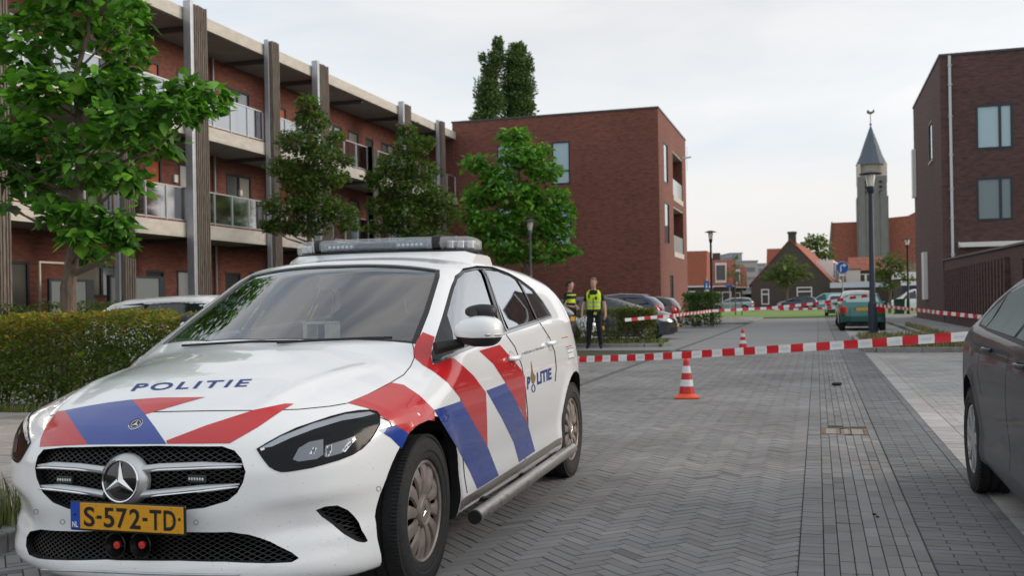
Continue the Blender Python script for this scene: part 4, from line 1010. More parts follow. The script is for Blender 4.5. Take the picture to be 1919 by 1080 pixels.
gt.box(gx0+.03, gx1-.03, gy0+.03, gy1-.03, -.03, -.016); gt.build('grate', mat('worn_iron', (.42,.38,.34), .55, metal=.3, var=.35, vscale=40, stretch=(1,1,1)), dd)
# litter
gv = MB().ball((.23, 14.15, .02), .07, .10, .022, 10, 6); gv.ball((.27, 14.25, .02), .03, .06, .015, 8, 5)
tag(gv.build('crumpled_cloth', mat('dark_cloth', (.012,.012,.014), .9, bump=.6, bscale=60), smooth=True), 'small dark crumpled cloth lying in the gutter beyond the drain cover', 'litter')
for (px_, py_, r) in ((1639, 966, .012), (1645, 971, .009)):
    g_ = ground(px_, py_); tag(MB().ball((g_.x, g_.y, .004), r, r*.8, .006, 8, 5).build('pebble', mat('dark_cloth', (.012,.012,.014), .9)), 'larger dark pebble on the gutter bricks near the camera' if r > .01 else 'smaller dark pebble on the gutter bricks near the camera', 'pebble')
lf = []
for k in range(90):
    x, y = rnd(-2.2, 1.8), rnd(5, 22); lf.append((x, y))
def leaf_litter():
    V = []; Fc = []; C = []
    for x, y in lf:
        a = rnd(0, 6.28); s = rnd(.008, .022); b = len(V); c = random.choice([(.30,.26,.08),(.20,.22,.06),(.28,.16,.05)])
        for k in range(4): V.append((x+s*math.cos(a+k*1.57)*(1 if k % 2 else .5), y+s*math.sin(a+k*1.57)*(1 if k % 2 else .5), .006+rnd(0, .006)))
        Fc.append((b, b+1, b+2, b+3)); C.append(c)
    mb = MB(); mb.v = V; mb.f = Fc; mb.m = [0]*len(Fc); return tag(mb.build('fallen_leaves', M_blade, cols=C), 'tiny fallen leaves scattered over the paving', 'leaves', kind='stuff')
leaf_litter()
# ------------------------------------------------------------ buildings
M_brickR = brick_mat('red_brown_brick', (.225,.075,.050), (.15,.048,.035), (.08,.06,.052))
M_brickD = brick_mat('dark_red_brick', (.115,.058,.052), (.070,.037,.036), (.05,.043,.042))
M_brickB = brick_mat('brown_brick', (.085,.065,.05), (.06,.047,.038), (.06,.055,.05))
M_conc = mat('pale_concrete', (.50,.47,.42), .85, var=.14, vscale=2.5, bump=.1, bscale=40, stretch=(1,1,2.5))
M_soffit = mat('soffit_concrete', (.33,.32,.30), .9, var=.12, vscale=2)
M_coping = mat('grey_coping', (.05,.055,.06), .5)
M_frame = mat('anthracite_frame', (.022,.028,.036), .45)
M_wglass = mat('window_glass', (.10,.12,.13), .06, spec=1.0, coat=1)
M_blind = mat('pale_blind', (.36,.51,.58), .5, coat=.6)
M_zinc = mat('galvanised_steel', (.42,.44,.47), .45, metal=.6, var=.1, vscale=4)
M_wood = mat('weathered_timber', (.155,.128,.108), .85, var=.55, vscale=6, stretch=(6,6,.4), bump=.3, bscale=30)
M_wht = mat('white_trim', (.72,.72,.70), .5)
M_tile = mat('orange_roof_tile', (.29,.085,.05), .8, var=.25, vscale=3, stretch=(1,1,6))
M_tileG = mat('weathered_roof_tile', (.30,.105,.07), .85, var=.3, vscale=2)
M_slate = mat('slate', (.085,.11,.14), .6, var=.15, vscale=2)
def window(par, axis, c, a0, a1, z0, z1, out, name='window', pane=None, fw=.07, mull=(), trans=(), depth=.12, fm=None, ps=None):
    """recessed window on a wall; axis 'y' = wall faces -y or +y (a is x); axis 'x' = wall faces x (a is y); out = outward sign"""
    fm = fm or M_frame; pane = pane or M_wglass
    def B(mb, p0, p1, q0, q1, d0, d1):
        lo, hi = sorted((c-out*d1, c-out*d0))
        if axis == 'y': mb.box(p0, p1, lo, hi, q0, q1)
        else: mb.box(lo, hi, p0, p1, q0, q1)
    f = MB(); d0, d1 = -.015, depth
    B(f, a0, a0+fw, z0, z1, d0, d1); B(f, a1-fw, a1, z0, z1, d0, d1); B(f, a0+fw, a1-fw, z0, z0+fw, d0, d1); B(f, a0+fw, a1-fw, z1-fw, z1, d0, d1)
    for m_ in mull: B(f, m_-fw*.6, m_+fw*.6, z0+fw, z1-fw, d0, d1)
    for t_ in trans: B(f, a0+fw, a1-fw, t_-fw*.6, t_+fw*.6, d0+.004, d1)
    w = f.build(name, fm, par)
    xs = [a0+fw]+sorted(mull)+[a1-fw]
    for i in range(len(xs)-1):
        g = MB(); B(g, xs[i], xs[i+1], z0+fw, z1-fw, .035, .05); g.build('pane', (ps[i] if ps else pane), w)
    return w
def wall_with_holes(mb, axis, c, out, th, a0, a1, z0, z1, holes, mi=0):
    """wall slab split around rectangular openings, so that nothing overlaps"""
    As = sorted({a0, a1, *[h[0] for h in holes], *[h[1] for h in holes]}); Zs = sorted({z0, z1, *[h[2] for h in holes], *[h[3] for h in holes]})
    for i in range(len(As)-1):
        run = None
        for j in range(len(Zs)-1):
            am, zm = (As[i]+As[i+1])/2, (Zs[j]+Zs[j+1])/2; hole = any(h[0] < am < h[1] and h[2] < zm < h[3] for h in holes)
            if not hole: run = [Zs[j], Zs[j+1]] if run is None else [run[0], Zs[j+1]]
            if (hole or j == len(Zs)-2) and run:
                lo, hi = sorted((c, c-out*th))
                if axis == 'y': mb.box(As[i], As[i+1], lo, hi, *run, mi)
                else: mb.box(lo, hi, As[i], As[i+1], *run, mi)
                run = None
# ---- middle brick block
mid = empty('apartment_block', (-13.5, 52, 0), label='dark red brick block with a blank wall behind the bright green tree', cat='building')
def mb_at(par): return par
def rel(par, o):   # children keep world coordinates
    o.matrix_parent_inverse = Matrix.Translation(par.location).inverted(); return o
def fix_children(par):
    for o in [q for q in bpy.data.objects if q.parent == par]: rel(par, o)
YF, XL, XR_, ZT = 52.0, -19.25, -7.8, 11.30
fh = [(-13.55,-12.56,7.58,9.88), (-16.65,-15.66,7.58,9.88), (-13.55,-12.56,4.3,6.6), (-16.65,-15.66,4.3,6.6)]
sh_ = [(53.75,55.35,7.62,9.85),(57.3,61.6,7.0,9.85),(53.75,55.5,4.3,6.6),(57.3,61.6,3.75,6.65),(55.45,56.7,.6,2.68)]
w = MB(); wall_with_holes(w, 'y', YF, -1, .3, XL, XR_, 0, ZT, fh); wall_with_holes(w, 'x', XR_, 1, .3, YF+.3, 63, 0, ZT, sh_)
w.box(XL, XL+.3, YF+.3, 63, 0, ZT); w.box(XL, XR_, 63, 63.3, 0, ZT); w.box(XL+.3, XR_-.3, YF+.3, 63, ZT-.5, ZT-.3)
w.build('wall', M_brickR, mid)
cp = MB(); cp.box(XL-.04, XR_+.04, YF-.04, YF+.34, ZT, ZT+.09); cp.box(XR_-.34, XR_+.04, YF+.34, 63.34, ZT, ZT+.09); cp.box(XL-.04, XL+.34, YF+.34, 63.34, ZT, ZT+.09); cp.build('roof_coping', M_coping, mid)
for h in fh: window(mid, 'y', YF, *h[:2], *h[2:], -1, trans=(h[2]+.72,), pane=M_blind)
for h in (sh_[0], sh_[2], sh_[4]): window(mid, 'x', XR_, *h[:2], *h[2:], 1)
for h in (sh_[1], sh_[3]):
    lg = MB(); lg.box(XR_-2.0, XR_-1.95, h[0], h[1], h[2], h[3]); lg.box(XR_-1.95, XR_-.3, h[0]-.05, h[0], h[2], h[3]); lg.box(XR_-1.95, XR_-.3, h[1], h[1]+.05, h[2], h[3]); lg.build('balcony_recess', M_brickR, mid)
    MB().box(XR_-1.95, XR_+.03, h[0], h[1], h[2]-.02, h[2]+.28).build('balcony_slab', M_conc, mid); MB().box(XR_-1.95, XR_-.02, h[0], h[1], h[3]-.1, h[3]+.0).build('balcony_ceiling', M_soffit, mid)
    b_ = MB().box(XR_-.06, XR_-.04, h[0]+.03, h[1]-.03, h[2]+.3, h[2]+1.25); b_.build('balcony_glass', mat('frosted_glass', (.34,.37,.37), .25, coat=.5), mid)
    MB().box(XR_-.9, XR_-.8, h[0]+.02, h[0]+.6, h[2]+.3, h[3]-.1).build('balcony_panel', M_wht, mid)
tag_b = MB(); tag_b.tube([(XR_+.02, 61.2, 9.9), (XR_+.6, 61.2, 9.95)], .05, 8); tag_b.tube([(XR_+.35, 61.2, 10.6), (XR_+.35, 61.2, 9.1)], .012, 6); tag_b.build('antenna', M_wht, mid)
fix_children(mid)
# ---- right brick block
rb_ = empty('corner_apartment_block', (9, 45, 0), label='dark brown brick block with a white downpipe at the right edge', cat='building')
XW, YW, ZR = 5.0, 44.6, 11.12
fh = [(6.32,7.70,7.17,9.0),(6.30,7.66,4.25,6.02)]; sh_ = [(47.75,49.2,7.28,9.05)]
w = MB(); wall_with_holes(w, 'y', YW, -1, .3, XW, 16, 0, ZR, fh); wall_with_holes(w, 'x', XW, -1, .3, YW+.3, 56.2, 0, ZR, sh_)
w.box(XW, 16, 56.2, 56.5, 0, ZR); w.box(15.7, 16, YW+.3, 56.2, 0, ZR); w.box(XW+.3, 15.7, YW+.3, 56.2, ZR-.5, ZR-.3); w.build('wall', M_brickD, rb_)
cp = MB(); cp.box(XW-.04, 16.04, YW-.04, YW+.34, ZR, ZR+.09); cp.box(XW-.04, XW+.34, YW+.34, 56.54, ZR, ZR+.09); cp.build('roof_coping', M_coping, rb_)
window(rb_, 'y', YW, 6.32, 7.70, 7.17, 9.0, -1, mull=(7.22,), pane=M_blind, fw=.085)
window(rb_, 'y', YW, 6.30, 7.66, 4.25, 6.02, -1, mull=(7.2,), pane=mat('dim_blind', (.14,.20,.22), .3, coat=.6), fw=.085)
window(rb_, 'x', XW, 47.75, 49.2, 7.28, 9.05, -1)
MB().box(XW-.05, XW+.0, 47.7, 49.25, 7.2, 7.27).build('window_sill', M_conc, rb_)
dp = MB().tube([(5.36, YW-.09, .05), (5.36, YW-.09, 11.1)], .055, 12); dpo = dp.build('downpipe', mat('pale_pipe', (.60,.62,.65), .5), rb_, smooth=True)
br_ = MB()
for z in (2.9, 4.4, 5.6, 7.0, 8.6, 9.9, 10.7): br_.box(5.27, 5.45, YW-.15, YW, z-.02, z+.02)
br_.build('pipe_bracket', M_zinc, dpo)
aw = MB(); aw.box(5.62, 9.6, YW-.20, YW-.02, 3.18, 3.38); aw.tube([(5.62, YW-.11, 3.28), (5.58, YW-.11, 3.28)], .12, 12); aw.build('awning_case', M_wht, rb_, bevel=.02)
MB().tube([(5.8, YW-.2, 3.15), (6.3, YW-.4, 3.0), (6.8, YW-.2, 3.15)], .015, 6).build('awning_arm', M_dark, rb_)
for (y0, y1, z0, z1) in ((50.6, 51.6, 1.05, 3.3), (55.45, 56.0, 6.35, 8.85)):
    MB().box(XW-.18, XW-.002, y0, y1, z0, z1).build('window_bay', M_wht, rb_, bevel=.01)
fix_children(rb_)
# ---- garden wall with upright brick fins
gw = empty('garden_wall', (5.0, 36, 0), label='dark brick garden wall with upright brick fins beside the pavement', cat='wall')
w = MB(); w.prism([(YW-.0, 0), (14, 0), (14, 2.32), (YW-.0, 2.66)], XW+.03, XW+.28, 'x'); w.build('wall', M_brickD, gw)
MB().prism([(YW-.0, 2.662), (14, 2.322), (14, 2.38), (YW-.0, 2.72)], XW-.03, XW+.32, 'x').build('wall_coping', mat('coping_stone', (.16,.14,.13), .8, var=.2), gw)
y = 43.4
while y > 29.6:
    MB().box(XW-.10, XW+.027, y, y+.22, .45, 2.22).build('wall_fin', M_brickD, gw); y -= .56
y = 27.5
while y > 17: MB().box(XW-.10, XW+.027, y, y+.22, .45, 2.1).build('wall_fin', M_brickD, gw); y -= .56
fix_children(gw)
# ---- long gallery block on the left
gal = empty('gallery_apartments', (-19, 35, 0), label='three-storey red brick block with concrete galleries and timber-clad posts', cat='building')
XG, XB = -19.0, -21.0; YA, YB = 5.0, 51.9
Z1a, Z1b, Z2a, Z2b, Z3a, Z3b = 3.47, 3.93, 6.74, 7.18, 10.36, 10.76
posts = [(27.2, 1, 10.95), (31.9, 0, 10.95), (35.55, 1, 10.95), (44.06, 1, 10.95), (48.84, 0, 10.95), (23.7, 0, 10.95), (18.9, 1, 10.95), (14.5, 0, 10.95)]
bays = [9.5, 14.5, 18.9, 23.4, 27.2, 31.9, 35.55, 39.8, 44.06, 48.84, 51.9]
holes = []; wins = []
for lv, (zf, zc) in enumerate(((.1, Z1a), (Z1b, Z2a), (Z2b, Z3a))):
    for i in range(len(bays)-1):
        a, b = bays[i], bays[i+1]; Lb = b-a
        ops = []
        if lv == 0:
            ops = [('d', a+.35, a+1.35, zf, zf+2.45), ('w', a+2.0, min(b-.5, a+3.7), .9 if i % 2 else zf+.05, zf+2.5)]
            if i == 4: ops = [('d', a+.5, a+1.4, zf, zf+2.4), ('w', a+2.1, a+3.7, zf+.05, zf+2.45)]
            if i == 3: ops = [('w', a+.9, a+3.4, 1.6, 2.62)]
        elif i % 2 == 0: ops = [('d', a+.45, a+1.35, zf+.02, zf+2.3), ('w', a+2.3, min(b-.4, a+3.9), zf+.02, zf+2.35)]
        else: ops = [('w', a+.5, a+2.2, zf+.02, zf+2.35), ('w2', a+2.8, min(b-.35, a+3.9), zf+.02, zf+2.35)]
        for o_ in ops:
            if o_[2]-o_[1] > .5: holes.append(o_[1:]); wins.append((lv, i)+o_)
w = MB(); wall_with_holes(w, 'x', XB, 1, .3, YA, YB, 0, Z3a, holes); w.box(XB-8, XB-.3, YA, YA+.3, 0, Z3a); w.box(XB-8, XB-7.7, YA+.3, YB, 0, Z3a); w.box(XB-8, XL+.1, YB+.002, YB+.08, 0, Z3b); w.build('wall', M_brickR, gal)
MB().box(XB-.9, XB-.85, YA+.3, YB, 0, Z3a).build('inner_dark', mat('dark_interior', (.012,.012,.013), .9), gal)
M_door = mat('orange_door', (.36,.07,.025), .45); M_ddark = mat('dark_door', (.02,.024,.03), .5)
for lv, i, k, a0, a1, z0, z1 in wins:
    if k == 'd':
        f = window(gal, 'x', XB, a0, a1, z0, z1, 1, name='front_door', pane=(M_door if lv and i != 8 else M_ddark), fw=.08)
    else:
        ms = ((a0+a1)/2,) if a1-a0 > 1.2 else ()
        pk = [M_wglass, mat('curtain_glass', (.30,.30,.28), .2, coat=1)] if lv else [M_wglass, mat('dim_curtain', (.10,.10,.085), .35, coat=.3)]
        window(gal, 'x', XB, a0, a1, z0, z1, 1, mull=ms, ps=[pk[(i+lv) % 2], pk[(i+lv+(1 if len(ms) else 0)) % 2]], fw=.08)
for nm, za, zb, xo in (('gallery_slab', Z1a, Z1b, 0), ('gallery_slab', Z2a, Z2b, 0), ('roof_slab', Z3a, Z3b, .0)):
    y = YA; 
    s = MB(); s.box(XB+.002, XG, YA, YB, za+.06, zb); so = s.build(nm, [M_conc], gal)
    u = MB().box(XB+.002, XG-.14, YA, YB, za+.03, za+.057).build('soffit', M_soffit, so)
    fr = MB().box(XG-.13, XG-.002, YA, YB, za, za+.057).build('slab_edge', M_conc, so)
MB().box(XB-8, XB, YA, YB, Z3a+.002, Z3b-.05).build('roof', M_soffit, gal)
for y in bays[1:-1]:
    for z0, z1 in ((Z1a-.10, Z1a+.028), (Z2a-.10, Z2a+.028), (Z3a-.12, Z3a+.028)):
        if int(y*10) % 3: MB().box(XB+.01, XG-.2, y+.55, y+.70, z0, z1).build('beam', mat('dark_beam', (.10,.095,.09), .8), gal)
M_rail = mat('railing_steel', (.50,.51,.52), .4, metal=.7); M_bal = glass_mat('balustrade_glass', (.85,.86,.84), .42, .35, .08)
for z0 in (Z1b, Z2b):
    edges = sorted([p[0] for p in posts]+[YA, YB])
    for a, b in zip(edges[:-1], edges[1:]):
        a_, b_ = a+.42, b-.06
        if b_-a_ < .6: continue
        MB().box(XG-.075, XG-.06, a_, b_, z0+.10, z0+1.08).build('balustrade', M_bal, gal)
        r = MB(); r.box(XG-.10, XG-.04, a_, b_, z0+1.08, z0+1.12); r.box(XG-.10, XG-.05, a_, b_, z0+.06, z0+.10)
        n = max(2, round((b_-a_)/1.1))
        for k in range(n+1): yk = a_+(b_-a_-.04)*k/n; r.box(XG-.059, XG-.03, yk, yk+.04, z0+.02, z0+1.08)
        r.build('railing', M_rail, gal)
        MB().box(XG-.16, XG-.11, a_, b_, z0+.001, z0+.05).build('floor_edge', mat('red_edge', (.30,.07,.04), .7), gal)
for (y, st, zt) in posts:
    c = MB()
    wd_ = 9 if st else 6
    for k in range(wd_): c.box(XG+.16, XG+.34+.02*(k % 3), y+.0+k*.068, y+.050+k*.068, .1, zt-.1-.02*(k % 2))
    c.box(XG+.03, XG+.159, y, y+wd_*.068, .1, zt-.12)
    c.build('timber_post', M_wood, gal)
    if st: MB().box(XG+.03, XG+.30, y-.18, y-.012, .0, zt).build('steel_post', M_zinc, gal, bevel=.01)
    else: MB().box(XG+.04, XG+.20, y-.09, y-.012, .0, zt-.05).build('steel_post', M_zinc, gal)
c = MB()
for k in range(7): c.box(XG+.03, XG+.34-.02*(k % 2), 40.4+k*.055, 40.445+k*.055, .1, 8.3)
c.box(XG+.03, XG+.26, 40.4, 40.78, .1, 8.28); c.build('timber_post', M_wood, gal)
for (y, z, s) in ((28.0, 5.55, .20), (33.2, 5.5, .16), (27.9, 5.2, .10), (21.9, 1.9, .0)):
    if s: MB().box(XB, XB+.09, 29.15 if y == 28.0 else y, (29.15 if y == 28.0 else y)+s, z, z+s*1.3).build('wall_lamp', M_wht, gal)
# ground-floor screens, board and downpipes
for (a, b, z1, m_) in ((23.9, 26.1, 2.15, mat('grey_screen', (.16,.18,.18), .35)), (34.0, 38.5, 1.75, mat('brown_screen', (.07,.055,.05), .8)), (21.6, 22.9, 2.0, mat('grey_screen', (.16,.18,.18), .35))):
    s = MB().box(XG-.40, XG-.36, a, b, .1, z1).build('garden_screen', m_, gal); f = MB(); f.box(XG-.42, XG-.34, a-.08, a-.002, .1, z1+.06); f.box(XG-.42, XG-.34, b+.002, b+.30, .1, z1+.06); f.box(XG-.42, XG-.34, a, b, z1+.002, z1+.06); f.build('screen_frame', M_frame, s)
MB().box(XB+.01, XB+.05, 20.75, 21.4, 1.25, 1.95).build('notice_board', mat('grey_board', (.22,.22,.23), .6, var=.3, vscale=15), gal)
for y in (31.55, 35.2, 48.5): MB().tube([(XB+.08, y, 0), (XB+.08, y, Z3a)], .04, 8).build('downpipe', M_zinc, gal, smooth=True)
ld = MB(); 
for y in (21.75, 22.75): ld.box(XG-.9, XG-.86, y, y+.05, .1, 2.55)
for z in (1.5, 2.5): ld.box(XG-.9, XG-.86, 21.8, 22.75, z, z+.05)
ld.build('white_gate_frame', mat('cream_paint', (.55,.50,.42), .6), gal)
fix_children(gal)
# ---- far houses
def gable_house(name, label, loc, rz, w, l, eave, ridge, wallm, roofm, wins=(), chim=None, over=.25, group=None, dorm=0):
    h = empty(name, (loc[0], loc[1], 0), rz, label, 'house', group)
    b = MB(); b.prism([(-w/2, 0), (w/2, 0), (w/2, eave), (0, ridge), (-w/2, eave)], 0, l, 'y'); b.build('wall', wallm, h)
    t = .16; s = math.hypot(w/2, ridge-eave); k = over/s
    for sg in (1, -1):
        r = MB(); ex, ez = sg*(w/2+over), eave-(ridge-eave)*over/(w/2); r.prism([(0, ridge+.02), (ex, ez+.02), (ex, ez+.02+t), (0, ridge+.02+t)][::sg], -.08, l+.08, 'y'); ro = r.build('roof', roofm, h, fix=True)
        MB().box(*sorted((sg*(w/2+over-.02), sg*(w/2+over+.12))), -.08, l+.08, ez-.05, ez+.08).build('gutter', M_wht, ro)
        if dorm and sg > 0:
            for q in range(dorm):
                y0 = 9+q*5.0; dm = MB(); x0 = w*.25; zt_ = ridge-(ridge-eave)*.42
                dm.box(x0, w/2-.3, y0, y0+3.6, eave+.3, zt_); dd_ = dm.build('dormer', M_wht, h); MB().box(w/2-.299, w/2-.27, y0+.4, y0+3.2, eave+.7, zt_-.3).build('dormer_window', M_wglass, dd_)
    for (x0, x1, z0, z1) in wins: window(h, 'y', -.0, x0, x1, z0, z1, -1, fm=M_wht, fw=.12, trans=((z0+z1)/2+.3,), depth=.05)
    if chim: c = MB(); c.box(chim[0]-.42, chim[0]+.42, .1, .95, ridge-1.2, ridge+chim[1]); co = c.build('chimney', wallm, h); MB().box(chim[0]-.5, chim[0]+.5, .02, 1.03, ridge+chim[1]-.25, ridge+chim[1]-.02).build('chimney_cap', M_coping, co)
    return h
gable_house('gabled_house', 'brown brick house with a pointed gable and chimney at the street end', (-2.9, 119.3), R_(-4), 9.0, 30, 3.0, 8.0, M_brickB, M_tile,
    wins=((-3.35,-2.45,.6,2.4),(.65,2.35,.9,2.55)), chim=(.2,1.0), dorm=4)
# cross wing of that house
rw = empty('rear_wing', (-6, 124, 0), label='orange tiled roof standing behind the left slope of the brown gable', cat='house')
A5 = at_depth(1439, 468, 126); B5 = at_depth(1472, 468, 126); MB().box(A5.x, B5.x+2, 126, 132, 0, A5.z-3.0).build('wall', M_brickB, rw); MB().prism([(125.8, A5.z-3.0), (128, A5.z), (131, A5.z), (132.2, A5.z-3.0)], A5.x, B5.x+2, 'x').build('roof', M_tile, rw, fix=True); fix_children(rw)
# row with mansard roofs on the left
def mansard(name, label, loc, w, d, z1, z2, group=None, roofm=None, wins=2, dorm=True):
    h = empty(name, (loc[0], loc[1], 0), R_(2), label, 'house', group)
    MB().box(0, w, 0, d, 0, z1).build('wall', M_brickB, h)
    r = MB().prism([(-.15, z1+.12), (d*.16, z2), (d*.84, z2), (d+.15, z1+.12)], -.1, w+.1, 'x'); r.build('roof', roofm or M_tileG, h, fix=True)
    MB().box(-.2, w+.2, -.25, d+.2, z1+.002, z1+.14).build('gutter', M_wht, h)
    for k in range(wins):
        x = w*(k+.5)/wins; window(h, 'y', 0, x-.55, x+.55, .8, 2.2, -1, fm=M_wht, fw=.1, depth=.04)
    window(h, 'x', w, d*.3, d*.3+1.1, 3.4, 4.9, 1, fm=M_wht, fw=.1, depth=.03)
    if dorm: dm = MB().box(w*.25, w*.75, .0, 2.2, z1+.5, z2-.4).build('dormer', M_wht, h); MB().box(w*.3, w*.7, -.02, -.003, z1+.8, z2-.7).build('dormer_window', M_wglass, dm)
    MB().box(w*.2-.45, w*.2+.45, d*.45, d*.6, z2-.3, z2+1.0).build('chimney', M_brickB, h)
    return h
g_ = 'red roofed row houses on the left of the lawn'
mansard('row_house', 'nearest red-roofed row house touching the brick block', (-19.2, 105.8), 8.0, 9, 2.6, 6.5, g_, M_tile, 3, False)
A2 = at_depth(1331, 540, 120); mansard('row_house', 'second red-roofed row house with a white dormer, behind the black lamp post', (A2.x, A2.y), 2.6, 10, 2.8, 6.1, g_, M_tileG, 2, True)
A3 = at_depth(1364, 540, 134); mansard('row_house', 'far red-roofed row house beside the young tree', (A3.x, A3.y), 2.2, 9, 2.8, 5.7, g_, M_tileG, 1, True)
A4 = at_depth(1392, 550, 124); cpt = empty('carport', (A4.x, A4.y, 0), label='low dark carport with a white roof edge left of the brown gabled house', cat='carport')
MB().box(.3, 4.2, .5, 6, 0, 1.9).build('wall', M_dark, cpt); MB().box(0, 4.5, 0, 6.3, 1.9, 2.3).build('roof', M_wht, cpt)
# pale distant blocks
M_far1 = mat('distant_block', (.34,.35,.38), .9, var=.08, vscale=.2); M_far2 = mat('distant_block_warm', (.42,.38,.36), .9)
for i, (pa, pb, pt, d, m_, lb_) in enumerate(((1346,1388,484,420,M_far1,'pale grey slab block far away left of the young tree'), (1369,1391,476,430,M_far1,'small raised grey tower on the far slab block'), (1388,1420,491,380,M_far2,'pale pinkish office block far beyond the row houses'), (1418,1436,496,400,M_far1,'low grey block far away beside the brown gable'), (1395,1437,521,300,M_far1,'low pale hall far away at the foot of the distant blocks'))):
    A = at_depth(pa, pt, d); B = at_depth(pb, pt, d); e = empty('distant_building', (A.x, A.y, 0), label=lb_, cat='building'); ww = (B-A).xy.length; e.rotation_euler.z = math.atan2(B.y-A.y, B.x-A.x)
    MB().box(0, ww, 0, 20, 0, A.z).build('wall', m_, e); k = 0; g2 = MB()
    for zz in np.arange(4, A.z-2, 4):
        wi = MB().box(1.0, ww-1.0, -.12, -.02, zz, zz+1.6).build('window_band', mat('far_glass', (.16,.18,.21), .3), e)
    MB().box(-.3, ww+.3, -.3, 20.3, A.z, A.z+.5).build('roof_edge', M_far1, e)
# low yard wall, white block, garages right of the gable
yw = empty('yard_wall', (6, 118, 0), label='low brown yard wall with a white coping behind the green hatchback', cat='wall')
MB().box(1.5, 8.3, 118, 118.5, 0, 2.35).build('wall', M_brickB, yw); MB().box(1.4, 8.4, 117.85, 118.6, 2.352, 2.95).build('coping', mat('pale_fascia', (.55,.60,.64), .6), yw); MB().box(7.6, 7.85, 117.8, 117.98, 0, 2.5).build('gate_post', M_wht, yw); fix_children(yw)
wb = empty('white_block', (4.6, 123, 0), label='plain cream rendered block beside the round blue arrow sign', cat='building')
MB().box(3.3, 4.85, 123, 130, 0, 4.5).build('wall', mat('cream_render', (.56,.54,.49), .8), wb); MB().box(3.2, 4.95, 122.9, 130.1, 4.5, 4.6).build('roof_edge', M_coping, wb); fix_children(wb)
rr = empty('red_roof_house', (9, 132, 0), label='red-roofed house with white windows below the church tower', cat='house')
A6 = on_y(1596, 500, 132); B6 = on_y(1652, 500, 132); MB().box(A6.x, B6.x, 132, 140, 0, 4.6).build('wall', M_brickB, rr); MB().prism([(131.6, 4.6), (135, 6.4), (140.4, 4.6)], A6.x-.3, B6.x+.3, 'x').build('roof', M_tileG, rr, fix=True)
for px_ in (1611, 1623): x = on_y(px_, 520, 132).x; window(rr, 'y', 132, x, x+.75, 3.1, 4.2, -1, fm=M_wht, fw=.12, depth=.05)
A7 = on_y(1648, 500, 138); B7 = on_y(1740, 500, 138); MB().box(A7.x, B7.x, 138, 146, 0, 4.4).build('side_wing', M_brickB, rr); MB().prism([(137.6, 4.4), (141, 5.6), (146.4, 4.4)], A7.x, B7.x, 'x').build('side_roof', mat('dull_roof', (.15,.085,.06), .85, var=.2), rr, fix=True)
fix_children(rr)
ga = empty('garage', (13, 112, 0), label='flat-roofed garage with a dark blue door behind the wheelie bin', cat='garage')
MB().box(8.0, 15, 112, 117.7, 0, 3.1).build('wall', M_brickB, ga); MB().box(7.8, 15.2, 111.8, 117.7, 3.1, 3.8).build('fascia', M_wht, ga); MB().box(8.6, 13, 111.92, 111.99, 0, 2.4).build('garage_door', mat('navy_door', (.02,.025,.06), .5), ga); MB().box(8.4, 13.2, 111.93, 111.985, 2.402, 2.9).build('door_lintel', M_wht, ga); fix_children(ga)
# ---- church
ch = empty('church', (12, 236, 0), label='grey church tower with a slate cone and weathercock above red roofs', cat='church')
cx_, cy_ = 12.0, 236.0; M_stone = mat('grey_tower_brick', (.20,.20,.19), .9, var=.12, vscale=1.5, stretch=(1,1,.4)); M_stone2 = mat('tower_upper_brick', (.17,.165,.15), .9, var=.1, vscale=1)
t = MB(); t.box(cx_-3.25, cx_+3.25, cy_-3.2, cy_+3.2, 0, 23.5); t.box(cx_-3.0, cx_+3.0, cy_-3.0, cy_+3.0, 23.5, 28.0)
for sg in (1, -1): t.box(cx_+sg*2.3-.7, cx_+sg*2.3+.7, cy_-3.45, cy_-3.21, 0, 27.0 if sg < 0 else 24.5)
tw = t.build('tower', M_stone, ch)
MB().lathe([(2.95, 27.6), (3.05, 28.0), (2.8, 28.2), (2.8, 30.6), (3.2, 30.9)], 20, c=(cx_, cy_, 0)).build('belfry', mat('belfry_stone', (.33,.30,.25), .8, var=.15), ch, smooth=True, sharp=30)
MB().lathe([(3.35, 30.75), (2.35, 33.0), (1.5, 35.6), (.75, 37.7), (.18, 39.4), (.05, 39.6)], 12, c=(cx_, cy_, 0)).build('spire', M_slate, ch, smooth=True, sharp=20)
for k in range(4):
    a = math.pi/4+k*math.pi/2; MB().box(cx_+math.cos(a)*3.9-.35, cx_+math.cos(a)*3.9+.35, cy_+math.sin(a)*3.4-.35, cy_+math.sin(a)*3.4+.35, 26.5, 30.8).build('pinnacle', mat('pale_stone', (.55,.52,.46), .8), ch)
for z in (24.2, 25.3, 26.4):
    for dx in (-1.9, 1.4): MB().box(cx_+dx, cx_+dx+.6, cy_-3.26, cy_-3.203, z-.8+.8, z+.55).build('sound_hole', M_dark, ch)
v_ = MB().tube([(cx_, cy_, 39.4), (cx_, cy_, 42.3)], .09, 8); v_.ball((cx_, cy_, 39.9), .28); v_.build('weathervane_rod', mat('dark_gold', (.16,.13,.08), .5, metal=.5), ch, smooth=True)
ck = MB().prism([(cx_-.8, 42.5), (cx_-.3, 42.2), (cx_+.35, 42.2), (cx_+.9, 42.6), (cx_+.75, 43.3), (cx_+.4, 42.8), (cx_-.1, 42.7), (cx_-.45, 43.2), (cx_-.75, 43.0)], cy_-.06, cy_+.06, 'y'); ck.build('weathercock', mat('dark_gold', (.16,.13,.08), .5, metal=.5), ch)
nv = MB().prism([(cx_-8.5, 9.0), (cx_-8.6, 18.4), (cx_-3.2, 18.4), (cx_-3.2, 9.0)], cy_+1, cy_+3.2, 'y')
MB().prism([(cx_-9.6, 6.0), (cx_-8.5, 18.3), (cx_-3.24, 18.3), (cx_-3.24, 6.0)], cy_+.5, cy_+9, 'y').build('nave_roof', M_tileG, ch)
